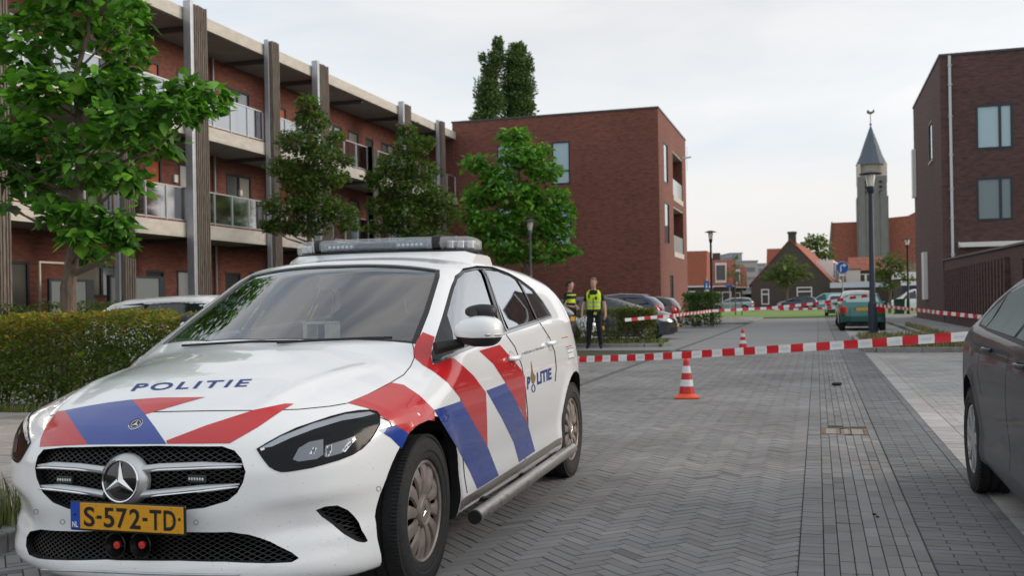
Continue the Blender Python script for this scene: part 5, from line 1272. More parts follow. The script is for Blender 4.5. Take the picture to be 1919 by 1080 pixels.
MB().prism([(cx_+3.24, 6.0), (cx_+3.24, 18.9), (cx_+7.5, 19.2), (cx_+12, 21.5), (cx_+20, 24), (cx_+20, 6)], cy_+.5, cy_+12, 'y').build('transept_roof', M_tileG, ch)
MB().box(cx_-9.3, cx_+20, cy_+.3, cy_+12, 0, 5.99).build('church_wall', M_stone2, ch)
MB().prism([(cx_-10.0, 5.0), (cx_-8.7, 18.5), (cx_-8.45, 18.5), (cx_-9.4, 5.0)], cy_+.2, cy_+9.2, 'y').build('gable_wall', M_stone2, ch)
fix_children(ch)
# ------------------------------------------------------------ trees and hedges
def leaf_mat(name):
    if name in MATS: return MATS[name]
    m = mat(name, (.05,.1,.02), .45, attr='col', spec=.35); n = m.node_tree.nodes; l = m.node_tree.links.new; p = n['Principled BSDF']; o = n['Material Output']
    src = p.inputs['Base Color'].links[0].from_socket; t = n.new('ShaderNodeBsdfTranslucent'); x = n.new('ShaderNodeMixShader'); x.inputs[0].default_value = .42
    g = n.new('ShaderNodeMix'); g.data_type = 'RGBA'; g.blend_type = 'MULTIPLY'; g.inputs[0].default_value = 1; g.inputs[7].default_value = (1.3,1.5,.6,1); l(src, g.inputs[6]); l(g.outputs[2], t.inputs[0])
    l(p.outputs[0], x.inputs[1]); l(t.outputs[0], x.inputs[2]); l(x.outputs[0], o.inputs[0]); return m
M_leaf = leaf_mat('leaf')
M_bark = mat('bark', (.13,.10,.075), .9, var=.35, vscale=9, stretch=(3,3,.6), bump=.6, bscale=25)
HEART = ([(0,0,0),(.30,.10,.03),(.42,.42,.02),(.22,.78,-.02),(0,1.12,-.08),(-.22,.78,-.02),(-.42,.42,.02),(-.30,.10,.03),(0,.5,-.06)],
         [(0,1,8),(1,2,8),(2,3,8),(3,4,8),(4,5,8),(5,6,8),(6,7,8),(7,0,8)])
DIA = ([(0,0,0),(.28,.5,.05),(0,1,0),(-.28,.5,.05)], [(0,1,2,3)])
def leaves(name, parent, pts, size, shape, cols, droop=.5, up=.6, m=None, sv=.35, outdir=None, pick=None):
    """pts Nx3; every leaf turned at random, mostly face up, hanging a little"""
    tv = np.array(shape[0]); N = len(pts); pts = np.asarray(pts, float)
    az = RNG.uniform(0, 2*np.pi, N)
    if outdir is not None: az = np.arctan2(outdir[:, 1], outdir[:, 0])+RNG.normal(0, .8, N)
    el = RNG.normal(-droop, .45, N); ro = RNG.normal(0, 1.0-up*.7, N)
    d = np.stack([np.cos(az)*np.cos(el), np.sin(az)*np.cos(el), np.sin(el)], 1); s = np.stack([-np.sin(az), np.cos(az), 0*az], 1); n = np.cross(s, d)*-1
    n = np.cross(d, s); n *= -1; n[n[:, 2] < 0] *= -1
    s2 = s*np.cos(ro)[:, None]+n*np.sin(ro)[:, None]; n2 = np.cross(s2, d)
    sc = size*np.exp(RNG.normal(0, sv, N))
    V = pts[:, None, :]+sc[:, None, None]*(tv[None, :, 0:1]*s2[:, None, :]+tv[None, :, 1:2]*d[:, None, :]+tv[None, :, 2:3]*n2[:, None, :])
    nv = len(tv); V = V.reshape(-1, 3); off = np.arange(N)*nv; fs = [tuple(int(o+i) for i in f) for o in off for f in shape[1]]
    cols = np.array(cols); ci = RNG.integers(0, len(cols), N) if pick is None else pick; C = cols[ci]*np.exp(RNG.normal(0, .22, (N, 1))); C = np.repeat(C, len(shape[1]), 0)
    mb = MB(); mb.v = [tuple(v) for v in V]; mb.f = fs; mb.m = [0]*len(fs)
    return mb.build(name, m or M_leaf, parent, cols=C)
def in_clump(c, r, n, hollow=.45):
    d = RNG.normal(0, 1, (n, 3)); d /= np.linalg.norm(d, axis=1)[:, None]; rad = RNG.uniform(hollow, 1.0, n)**.7*np.exp(RNG.normal(0, .08, n))
    return np.array(c)+d*rad[:, None]*np.array(r), d
def tree(name, label, base, trunk, clumps, size, shape, cols, cat='tree', group=None, tw=.1, droop=.5, up=.6, twigs=True, hollow=.45, sv=.35, dens=1.0, barkm=None):
    """base world xyz; trunk = list of (dx,dy,z,r); clumps = [(x,y,z,rx,ry,rz,count)] relative to the base"""
    e = empty(name, base, 0, label, cat, group); tb = MB(); pts = [(a, b, c) for a, b, c, r in trunk]
    tb.tube(pts, [t[3] for t in trunk], 10); zmax = trunk[-1][2]
    if twigs:
        for (x, y, z, rx, ry, rz, n) in clumps:
            zs = max(trunk[0][2]+.3*(trunk[-1][2]-trunk[0][2]), min(zmax*.98, z-.5*math.hypot(x, y)-.3*rz)); k = 0
            while k < len(trunk)-2 and trunk[k+1][2] < zs: k += 1
            a, b = trunk[k], trunk[k+1]; t = (zs-a[2])/max(.01, b[2]-a[2]); t = min(1, max(0, t)); s = Vector((a[0]+(b[0]-a[0])*t, a[1]+(b[1]-a[1])*t, a[2]+(b[2]-a[2])*t)); r0 = (a[3]+(b[3]-a[3])*t)*.5
            E_ = Vector((x, y, z)); m1 = s.lerp(E_, .5)+Vector((rnd(-.1, .1), rnd(-.1, .1), -.08*(E_-s).length)); tb.tube([s, m1, E_], [r0, r0*.6, r0*.25], 6, cap=False)
            for q in range(3): P = E_+Vector((rnd(-1, 1)*rx, rnd(-1, 1)*ry, rnd(-.7, .9)*rz))*.75; tb.tube([m1.lerp(E_, .5), P], [r0*.3, r0*.1], 5, cap=False)
    tb.build('trunk', barkm or M_bark, e, smooth=True)
    P = []; D = []
    for (x, y, z, rx, ry, rz, n) in clumps:
        a, d = in_clump((x, y, z), (rx, ry, rz), int(n*dens), hollow); P.append(a); D.append(d)
    leaves('crown', e, np.vstack(P), size, shape, cols, droop, up, outdir=np.vstack(D), sv=sv); return e
# near tree with big heart-shaped leaves
TB = at_depth(128, 545, 13); TB.z = 0
def rel_c(px_, py_, d): v = at_depth(px_, py_, d); return v.x-TB.x, v.y-TB.y, v.z
cl = []
for (a, b, ra, rb, n) in ((165,25,105,60,230),(60,75,85,65,170),(235,95,55,60,120),(85,165,80,45,150),(15,215,50,45,80),(195,165,60,45,120),(250,170,35,40,70),(90,260,100,42,200),(15,300,50,45,90),(225,235,75,45,150),(320,205,70,36,150),(395,185,42,34,80),(290,270,50,30,70),(340,160,40,20,40),(155,320,90,40,160),(60,345,45,28,60),(240,330,45,35,70),(105,395,50,32,70),(165,400,40,30,60),(215,420,42,32,80),(235,455,22,20,30),(150,440,35,20,40),(170,475,35,22,45),(10,385,25,14,14),(190,-60,120,60,220),(60,-50,100,60,170),(-60,60,70,80,120),(-50,260,60,70,110),(130,-150,120,70,200),(250,20,30,40,50)):
    d = 13+rnd(-.5, .5); x, y, z = rel_c(a, b, d); k = d/FPX; cl.append((x, y, z, ra*k, ra*k*1.0, rb*k, n))
tr = [rel_c(128, 560, 13)[:2]+(0, .12), rel_c(128, 540, 13)+(.10,), rel_c(138, 470, 13)+(.082,), rel_c(140, 400, 13)+(.072,), rel_c(150, 330, 13.1)+(.065,), rel_c(152, 250, 13.1)+(.05,), rel_c(140, 150, 13)+(.04,), rel_c(165, 60, 13)+(.03,), rel_c(170, -40, 13)+(.02,)]
tree('broadleaf_tree', 'nearest tree with large heart-shaped bright green leaves, at the left edge', TB, tr, cl, .125, HEART, ((.11,.28,.035),(.08,.21,.03),(.06,.16,.026),(.16,.35,.05),(.045,.12,.022)), up=.75, droop=.55, sv=.28, dens=1.75, hollow=.25)
# two darker oak-like trees
def px_tree(name, label, pxb, d, crown, size, cols, trunk_top, tr_r=.1, group=None, seed=1, n0=1.0, hollow=.3, droop=.3, up=.5, shape=DIA, pyb=560):
    B = at_depth(pxb, pyb, d); B.z = 0; cs = []
    for (a, b, ra, rb, n) in crown:
        dd_ = d+rnd(-.35, .35)*min(1.5, ra*d/FPX); v = at_depth(a, b, dd_); k = d/FPX; cs.append((v.x-B.x, v.y-B.y, v.z, ra*k, ra*k, rb*k, int(n*n0)))
    T = at_depth(trunk_top[0], trunk_top[1], d); tk = [(0, 0, 0, tr_r), ((T.x-B.x)*.25, (T.y-B.y)*.25, T.z*.35, tr_r*.8), ((T.x-B.x)*.6, (T.y-B.y)*.6, T.z*.7, tr_r*.45), (T.x-B.x, T.y-B.y, T.z, tr_r*.15)]
    return tree(name, label, B, tk, cs, size, shape, cols, group=group, hollow=hollow, droop=droop, up=up)
oak = ((.055,.12,.022),(.075,.15,.028),(.042,.09,.018),(.11,.17,.03),(.11,.11,.035))
gT = 'dark green oaks in front of the galleries'
px_tree('oak_tree', 'dark green oak directly above the left end of the light bar', 580, 28, ((578,195,22,22,260),(585,225,34,22,420),(560,265,45,26,600),(605,290,42,28,560),(545,315,44,28,600),(620,330,36,24,420),(575,345,50,28,700),(535,385,44,26,560),(600,385,50,28,700),(650,300,16,12,90),(525,425,30,16,280),(575,425,42,18,420),(640,400,34,20,320),(655,425,20,10,110),(500,420,14,10,80),(630,255,18,14,130)), .10, oak, (580,190), .10, gT, n0=2.0)
px_tree('oak_tree', 'dark green oak just left of the bright green maple', 765, 34, ((765,245,18,18,200),(770,275,36,22,420),(745,305,40,24,520),(790,320,36,24,440),(730,340,44,26,600),(780,360,52,28,760),(720,385,36,22,440),(820,375,36,22,420),(765,400,60,28,900),(835,405,28,20,300),(720,425,34,16,340),(790,435,50,16,520),(800,265,14,12,80),(700,330,16,12,90)), .115, oak, (765,245), .10, gT, n0=2.0)
brt = ((.13,.33,.04),(.095,.25,.032),(.07,.19,.028),(.19,.40,.06),(.11,.19,.04))
px_tree('maple_tree', 'bright green maple in front of the blank red brick wall', 985, 41, ((965,255,34,16,330),(975,290,44,26,520),(935,325,36,22,360),(890,305,26,18,220),(1020,320,38,22,380),(1010,285,26,20,210),(955,360,56,28,700),(1030,370,40,28,480),(900,365,38,26,380),(990,410,64,34,980),(915,420,46,30,560),(1045,430,34,26,340),(1060,400,20,22,160),(940,455,46,28,500),(1020,470,50,26,560),(880,400,20,24,150),(960,480,34,14,220),(1075,470,14,12,70)), .155, brt, (970,260), .11, shape=HEART, n0=1.25, up=.7, droop=.5)
pop = ((.07,.12,.05),(.09,.145,.06),(.055,.095,.042),(.12,.17,.07))
def poplar(label, pts, d, pxb):
    px_tree('poplar_tree', label, pxb, d, pts, .27, pop, pts[0][:2], .4, 'twin poplars behind the brick block', n0=2.5, hollow=.1, up=.2, droop=-.4)
poplar('left twin poplar with the higher pointed top, behind the brick block', ((934,85,10,18,260),(930,115,17,24,560),(918,135,14,22,420),(915,165,24,26,820),(922,195,28,26,950),(905,190,14,24,360),(910,222,26,18,600),(898,225,12,10,160),(905,110,7,14,100)), 110, 920)
poplar('right twin poplar with the broad rounded top, behind the brick block', ((970,92,16,14,340),(965,115,24,24,780),(985,125,16,26,480),(962,150,26,28,950),(985,165,20,28,700),(970,195,30,28,1100),(950,185,14,28,500),(990,205,14,26,420),(965,225,30,18,800)), 112, 968)
far_t = ((.085,.12,.035),(.10,.14,.04),(.065,.10,.03),(.14,.15,.05))
px_tree('street_tree', 'loose young tree in front of the brown gabled house', 1475, 100, ((1478,485,14,9,130),(1465,500,22,10,260),(1495,500,20,10,220),(1450,515,22,9,240),(1480,515,26,11,320),(1508,515,14,8,120),(1440,520,12,6,90),(1475,530,16,10,160)), .30, far_t, (1477,490), .14, pyb=578)
px_tree('garden_tree', 'green tree rising behind the tiled roof left of the church', 1535, 150, ((1530,447,16,10,260),(1518,458,16,10,240),(1540,462,18,14,300),(1552,480,12,12,180),(1535,478,14,10,160)), .45, ((.11,.16,.04),(.09,.14,.035),(.14,.18,.05)), (1532,445), .3, pyb=580)
px_tree('street_tree', 'loose olive-green tree between the lamp post and the far dark lamp', 1668, 70, ((1675,480,14,10,120),(1660,492,20,10,200),(1690,495,18,12,180),(1650,508,16,8,120),(1675,510,22,10,210),(1700,520,10,12,90),(1655,525,12,8,80),(1668,535,16,10,130)), .22, far_t, (1672,480), .12, pyb=590)
px_tree('young_tree', 'thin staked sapling on the lawn right of the street name sign', 1379, 74, ((1378,482,7,6,50),(1384,498,9,5,50),(1376,512,11,5,55),(1385,525,8,4,30)), .16, far_t, (1378,480), .05, pyb=592)
px_tree('sapling', 'second bare staked sapling on the lawn', 1391, 73, ((1392,515,5,5,18),(1390,530,5,4,12)), .14, far_t, (1391,510), .04, pyb=593)
# hedges
def hedge(name, label, x0, x1, y0, y1, z0, z1, n, size, cols, stems, gap=None, group=None, wavy=.06, stemc=(.12,.09,.06), core=0.0):
    e = empty(name, ((x0+x1)/2, (y0+y1)/2, 0), 0, label, 'hedge', group); cx, cy = (x0+x1)/2, (y0+y1)/2
    P = []; c_ = 0
    while c_ < n:
        m_ = 20000; x = RNG.uniform(x0, x1, m_); y = RNG.uniform(y0, y1, m_); z = RNG.uniform(z0, z1, m_)
        top = z1-.03+wavy*(np.sin(x*2.3)+np.sin(x*5.1+1)+.5*np.sin(x*11+y*3))*.6
        dist = np.minimum(np.minimum(y-y0, y1-y), top-z); fr = y0+.05*(np.sin(x*3.7)+np.sin(z*6+x*2))*.7
        keep = (z < top) & (y > fr) & (RNG.random(m_) < np.exp(-np.clip(dist, 0, 1)/.14))
        if gap: keep &= RNG.random(m_) < gap(x, y, z)
        q = np.stack([x, y, z], 1)[keep]; P.append(q); c_ += len(q)
        if len(q) == 0: break
    P = np.vstack(P)[:n]; P[:, 0] -= cx; P[:, 1] -= cy
    pk_ = None
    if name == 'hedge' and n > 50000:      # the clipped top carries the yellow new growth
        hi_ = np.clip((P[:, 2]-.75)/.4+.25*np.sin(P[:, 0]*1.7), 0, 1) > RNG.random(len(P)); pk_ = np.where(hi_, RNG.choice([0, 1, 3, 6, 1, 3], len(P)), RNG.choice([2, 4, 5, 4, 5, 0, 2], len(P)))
    lf_ = leaves('foliage', e, P, size, DIA, cols, .1, .25, pick=pk_)
    t = MB()
    for _ in range(stems):
        x, y = rnd(x0, x1)-cx, rnd(y0+.1, y1-.1)-cy; T = Vector((x, y, .05))
        for k in range(3): T2 = T+Vector((rnd(-.12, .12), rnd(-.08, .08), (z1-.2)/3)); t.tube([T, T2], [.010-.002*k, .008-.002*k], 5, cap=False); T = T2
        for k in range(3): a_ = Vector((x+rnd(-.1, .1), y, rnd(.2, z1*.8))); t.tube([a_, a_+Vector((rnd(-.25, .25), rnd(-.2, .2), rnd(.1, .3)))], [.006, .003], 4, cap=False)
    t.build('stems', mat('hedge_stem', stemc, .9, var=.3), e)['kind'] = 'stuff'; return e
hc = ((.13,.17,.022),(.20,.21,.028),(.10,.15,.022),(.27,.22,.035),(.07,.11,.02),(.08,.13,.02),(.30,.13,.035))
def hgap(x, y, z):
    g = np.where(z < .25, .55, 1.0); g = np.where((x > -6.6) & (z < .95), .30+.25*np.sin(x*9)*np.sin(z*8), g); return g
hc_low = hc
hedge('hedge', 'wide clipped green and yellow hedge at the left, nearest the police car', -15.5, -4.5, 8.95, 9.75, .12, 1.19, 75000, .042, hc, 150, hgap)
hedge('hedge', 'looser dark hedge band behind the white parked car', -24, -12.5, 17.5, 18.6, .1, 1.42, 16000, .06, ((.05,.09,.02),(.07,.11,.03),(.04,.07,.02),(.11,.12,.03)), 60, None, wavy=.22)
def ggap(x, y, z): return np.where(z < .45, .10+.3*(np.sin(x*7) > .2), np.where(x < -5.1, np.where(z < .80, .07, .6), 1.0))
hedge('hedge', 'short clipped hedge on the kerbed island behind the officers', -7.4, -4.1, 25.95, 26.55, .15, 1.04, 9500, .055, ((.10,.15,.03),(.14,.16,.035),(.075,.12,.025),(.17,.15,.04)), 45, ggap, wavy=.03)
B2 = ground(1303, 607)
hedge('bush', 'green clipped bush between the black hatchback and the second lamp post', -5.6, -4.2, 43.5, 46.5, .1, 1.55, 5000, .10, ((.07,.12,.03),(.09,.14,.035),(.05,.09,.02)), 12, None, wavy=.05)
# ------------------------------------------------------------ lamps, signs, tape, cones
M_pole = mat('dark_blue_paint', (.018,.028,.045), .5, var=.15, vscale=3); M_blk = mat('black_paint', (.012,.012,.013), .5)
def lamp(label, base, h, m, lean=0.0, hood=True, r=.055):
    e = empty('street_lamp', base, 0, label, 'street lamp', 'post-top street lamps'); e.rotation_euler = (0, lean, 0)
    MB().lathe([(r*1.45, -.05), (r*1.45, 1.0), (r*1.35, 1.03), (r*1.0, 1.1), (r*.72, h-.62), (r*.9, h-.60), (r*1.3, h-.5), (r*1.3, h-.42), (r*.8, h-.40)], 16).build('pole', m, e, smooth=True)
    MB().lathe([(.085, h-.42), (.135, h-.10), (.13, h-.08)], 20).build('lamp_glass', mat('lamp_diffuser', (.75,.72,.66), .25, trans=.35, coat=.4), e, smooth=True)
    MB().lathe([(.13, h-.085), (.30, h-.07), (.31, h-.055), (.16, h-.01), (.04, h+.02), (.0001, h+.025)], 24).build('lamp_hood', m, e, smooth=True)
    return e
def gp(px_, py_): g_ = ground(px_, py_); return (g_.x, g_.y, 0)
L1 = gp(1637, 637); lamp('nearest tall dark blue lamp post, standing in the weeds between the two tapes', L1, 4.72, M_pole, 0, r=.085)
MB_t = MB().box(-.05, .05, -.085, -.075, 2.62, 2.70); 
lamp('black lamp post on the corner pavement left of the street', gp(1335, 607), 4.72, M_blk, r=.07)
lamp('far black lamp post in front of the garages, by the wheelie bin', gp(1703, 592), 4.9, M_blk, r=.07)
b4 = at_depth(996, 560, 40); l4 = lamp('grey lamp post in front of the bright green maple', (b4.x, b4.y, 0), 4.55, mat('grey_pole', (.12,.13,.15), .5), r=.06)
MB().box(-.05,.05,-.07,-.06,2.2,2.3).build('pole_sticker', mat('amber_sticker', (.6,.35,.03), .5), l4)
M_sblue = mat('sign_blue', (.012,.12,.48), .4); M_swht = mat('sign_white', (.80,.80,.80), .45); M_sgrey = mat('sign_back', (.35,.36,.37), .5, metal=.5)
def face_cam(p): return math.atan2(p[1], p[0])-math.pi/2
# round arrow sign
s0 = ground(1581, 596); e = empty('arrow_sign', (s0.x, s0.y, 0), face_cam(s0)*.5, 'round blue sign with a white right-turn arrow on a grey post', 'traffic sign')
z0 = 3.03
MB().tube([(0, .05, 0), (0, .05, 3.35)], .038, 10).build('post', M_sgrey, e, smooth=True)
dsc = MB().lathe([(.36, -.01), (.365, -.02), (.35, -.03)], 36, c=(0, 0, z0), axis='y'); dsc.build('sign_rim', M_swht, e, smooth=True)
f = MB().lathe([(.352, -.031), (.0001, -.031)], 36, c=(0, 0, z0), axis='y'); f.build('sign_face', M_sblue, e)
pth = [(-.10, -.24), (-.10, .03)]+[(-.10+.10*(1-math.cos(a)), .03+.10*math.sin(a)) for a in (.4, .8, 1.2, 1.57)]+[(.08, .13)]
ar = MB()
for (a, b), (c, d) in zip(pth[:-1], pth[1:]):
    L_ = math.hypot(c-a, d-b); ux, uz = (c-a)/L_, (d-b)/L_; w_ = .042; ar.quad((a-uz*w_-ux*.01, -.034, z0+b+ux*w_-uz*.01), (c-uz*w_+ux*.01, -.034, z0+d+ux*w_+uz*.01), (c+uz*w_+ux*.01, -.034, z0+d-ux*w_+uz*.01), (a+uz*w_-ux*.01, -.034, z0+b-ux*w_-uz*.01))
ar.add([(.06, -.0345, z0+.25), (.24, -.0345, z0+.13), (.06, -.0345, z0+.01)], [(0, 1, 2)]); ar.build('arrow', M_swht, e)
MB().box(-.16, .16, -.03, -.015, z0-.52, z0-.40).build('sub_plate', M_swht, e)
# pedestrian/parking sign left
s0 = at_depth(1325, 560, 75); e = empty('parking_sign', (s0.x, s0.y, 0), 0, 'square blue sign with a white symbol on a grey post before the row houses', 'traffic sign')
MB().tube([(0, .05, 0), (0, .05, 2.95)], .035, 8).build('post', M_sgrey, e); MB().box(-.20, .20, -.02, .0, 1.95+.1, 2.55+.1).build('sign_face', M_sblue, e); mm = MB(); mm.ball((0, -.025, 2.45), .055, .01, .055); mm.prism([(-.09, 2.15), (.09, 2.15), (.03, 2.38), (-.03, 2.38)], -.03, -.021, 'y'); mm.build('sign_symbol', M_swht, e)
MB().box(-.15, .15, -.02, 0, 1.78, 1.98).build('sub_plate', M_swht, e)
s0 = at_depth(1368, 560, 72); e = empty('street_name_sign', (s0.x, s0.y, 0), 0, 'small blue street name plate on two thin posts on the lawn', 'sign')
MB().tube([(0, .03, 0), (0, .03, 2.3)], .03, 8).build('post', M_sgrey, e); MB().box(-.25, .25, -.02, .0, 2.08, 2.28).build('sign_plate', mat('name_plate_blue', (.05,.12,.40), .5), e)
# wheelie bin
s0 = ground(1686, 592); e = empty('wheelie_bin', (s0.x, s0.y, 0), 0, 'dark green wheelie bin standing on the grass by the garages', 'wheelie bin')
Mg = mat('bin_green', (.015,.05,.03), .5); b_ = MB(); b_.prism([(-.27, .12), (.27, .12), (.33, 1.0), (-.33, 1.0)], -.30, .32, 'y'); b_.build('bin_body', Mg, e, bevel=.03)
MB().box(-.35, .35, -.36, .38, 1.003, 1.09).build('lid', Mg, e, bevel=.03); w_ = MB(); w_.cyl((-.30, .30, .10), (-.24, .30, .10), .10, 14); w_.cyl((.24, .30, .10), (.30, .30, .10), .10, 14); w_.build('wheels', M_dark, e)
# barrier tape: 8 cm wide red and white blocks that hang and twist a little
M_tr = mat('tape_red', (.62,.02,.03), .35, trans=.0); M_tw = mat('tape_white', (.78,.78,.78), .35); M_tp = mat('tape_print', (.45,.47,.55), .5)
def tape(label, pts, w=.08, blk=.25, sag=.0, twist=.0, phase=0, printed=False, flutter=.01, start=0):
    pts = [Vector(p) for p in pts]; L_ = [0]
    for a, b in zip(pts[:-1], pts[1:]): L_.append(L_[-1]+(b-a).length)
    n = int(L_[-1]/blk); e = empty('barrier_tape', pts[0], 0, label, 'tape', 'red and white barrier tapes'); o = pts[0]
    def at(s):
        s = max(0, min(L_[-1], s)); i = 0
        while i < len(L_)-2 and L_[i+1] < s: i += 1
        t = (s-L_[i])/(L_[i+1]-L_[i]); p = pts[i].lerp(pts[i+1], t); p.z -= sag*4*t*(1-t); return p
    st = blk/5; V = []; N_ = int(L_[-1]/st)+1
    for k in range(N_+1):
        s = k*st; p = at(s); d = (at(s+.05)-at(s-.05)).normalized(); nrm = Vector((0,0,1)).cross(d).normalized(); tw = twist*math.sin(s*.9+phase)+.05*math.sin(s*4)
        up_ = Vector((0,0,1))*math.cos(tw)+nrm*math.sin(tw); wob = nrm*flutter*math.sin(s*2.3+phase)
        V += [p+wob+up_*w/2-o, p+wob+nrm*.006*math.sin(s*7)-o, p+wob-up_*w/2-o]
    r = MB(); r.v = [tuple(v) for v in V]
    for k in range(N_):
        mi = (int((k*st+phase*.1)/blk)+start) % 2; r.f += [(3*k, 3*k+3, 3*k+4, 3*k+1), (3*k+1, 3*k+4, 3*k+5, 3*k+2)]; r.m += [mi, mi]
    r.build('tape_band', [M_tr, M_tw], e, smooth=True, sharp=0)
    if printed:
        m_ = MB(); v2, f2, asp = text2d('POLITIE  POLITIE', .0)
        k = 0
        for q in range(int(L_[-1]/blk)):
            if (q+start) % 2 == 0: continue
            s0_ = q*blk+.03-phase*.1; P2 = []
            for a, b in v2:
                s = s0_+a*(blk-.06); p = at(s); d = (at(s+.05)-at(s-.05)).normalized(); nrm = Vector((0,0,1)).cross(d).normalized(); tw = twist*math.sin(s*.9+phase)+.05*math.sin(s*4)
                P2.append(p+nrm*flutter*math.sin(s*2.3+phase)+Vector((0,0,1))*(b-.5)*.022-o-Vector((p.x, p.y, 0)).normalized()*.006)
            m_.add(P2, f2)
        m_.build('tape_print', M_tp, e)
    return e
hw2 = HM @ Vector((-3.40, .70, .70))
# near tape: from the tail of the police car to the grey estate
ntp = []
for px_, py_ in ((960,680),(1083,674),(1207,670),(1287,665.5),(1390,659),(1547,649),(1633,643.5),(1720,637),(1850,628)):
    t_ = (px_-1083)/(1850-1083.); ntp.append(at_depth(px_, py_, 1/((1-t_)/12.6+t_/8.05)))
tape('near tape stretched across the street between the police car and the grey estate', ntp, .078, .155, 0, .05, 0, True, .006, 0)
l1 = Vector(L1)
A = l1+Vector((.0, -.09, 0)); zt = at_depth(1640, 566, 28).z
a1 = A+Vector((0, 0, 1.03))
wl = on_x(1862, 597, 4.9)
tape('far tape hanging from the nearest lamp post towards the brick garden wall', [at_depth(1640, 572, l1.y*CY_-l1.x*SY_), on_x(1700, 577, 2.4) if False else at_depth(1690, 578, 25), at_depth(1760, 586, 21), at_depth(1862, 597, 18)], .08, .24, 0, .1, 1, False, .01, 0)
tape('far tape running left from the nearest lamp post to the clipped hedge', [at_depth(1172, 600, 25.6), at_depth(1260, 592, 26), at_depth(1335, 583, 30), at_depth(1440, 578, 30), at_depth(1540, 568, 29), at_depth(1600, 558, 28.5), at_depth(1637, 553, 28)], .085, .18, 0, .25, 2, False, .01, 0)
tape('most distant tape along the lawn edge between the bush and the green hatchback', [at_depth(1302, 581, 46), at_depth(1440, 579, 46), at_depth(1572, 576, 46)], .10, .22, .05, .2, 3, False, .01, 1)
# cones
def cone(label, px_, py_, rz=0.1):
    g_ = ground(px_, py_); e = empty('traffic_cone', (g_.x, g_.y, .004), rz, label, 'traffic cone', 'red and white traffic cones'); M_or = mat('cone_orange', (.75,.09,.025), .5, var=.1, vscale=15); M_cr = mat('cone_red', (.50,.018,.02), .4, var=.1, vscale=15); M_cw = mat('cone_white', (.62,.66,.70), .35, var=.08, vscale=20)
    b = MB(); b.box(-.145, .145, -.145, .145, .0, .022); b.lathe([(.135, .022), (.115, .032), (.096, .05), (.094, .055)], 28); b.build('cone_base', M_or, e, bevel=.008, smooth=True)
    zz = [(.055, .145, M_cr, 'red_band'), (.145, .225, M_cw, 'white_band'), (.225, .305, M_cr, 'red_band'), (.305, .390, M_cw, 'white_band'), (.390, .455, M_cr, 'red_band')]
    R = lambda z: .094-(z-.055)*.155
    for a, c, m_, nm in zz:
        q = .002 if nm == 'white_band' else 0; MB().lathe([(R(a)+q, a), (R(c)+q, c)], 28).build(nm, m_, e, smooth=True)
    MB().lathe([(R(.455), .455), (R(.49), .49), (.022, .502), (.016, .503), (.014, .49)], 28).build('cone_tip', M_or, e, smooth=True); return e
cone('nearest red and white traffic cone, standing on the road below the near tape', 1288, 747)
cone('farther red and white traffic cone, half hidden by the near tape', 1393, 656, .5)
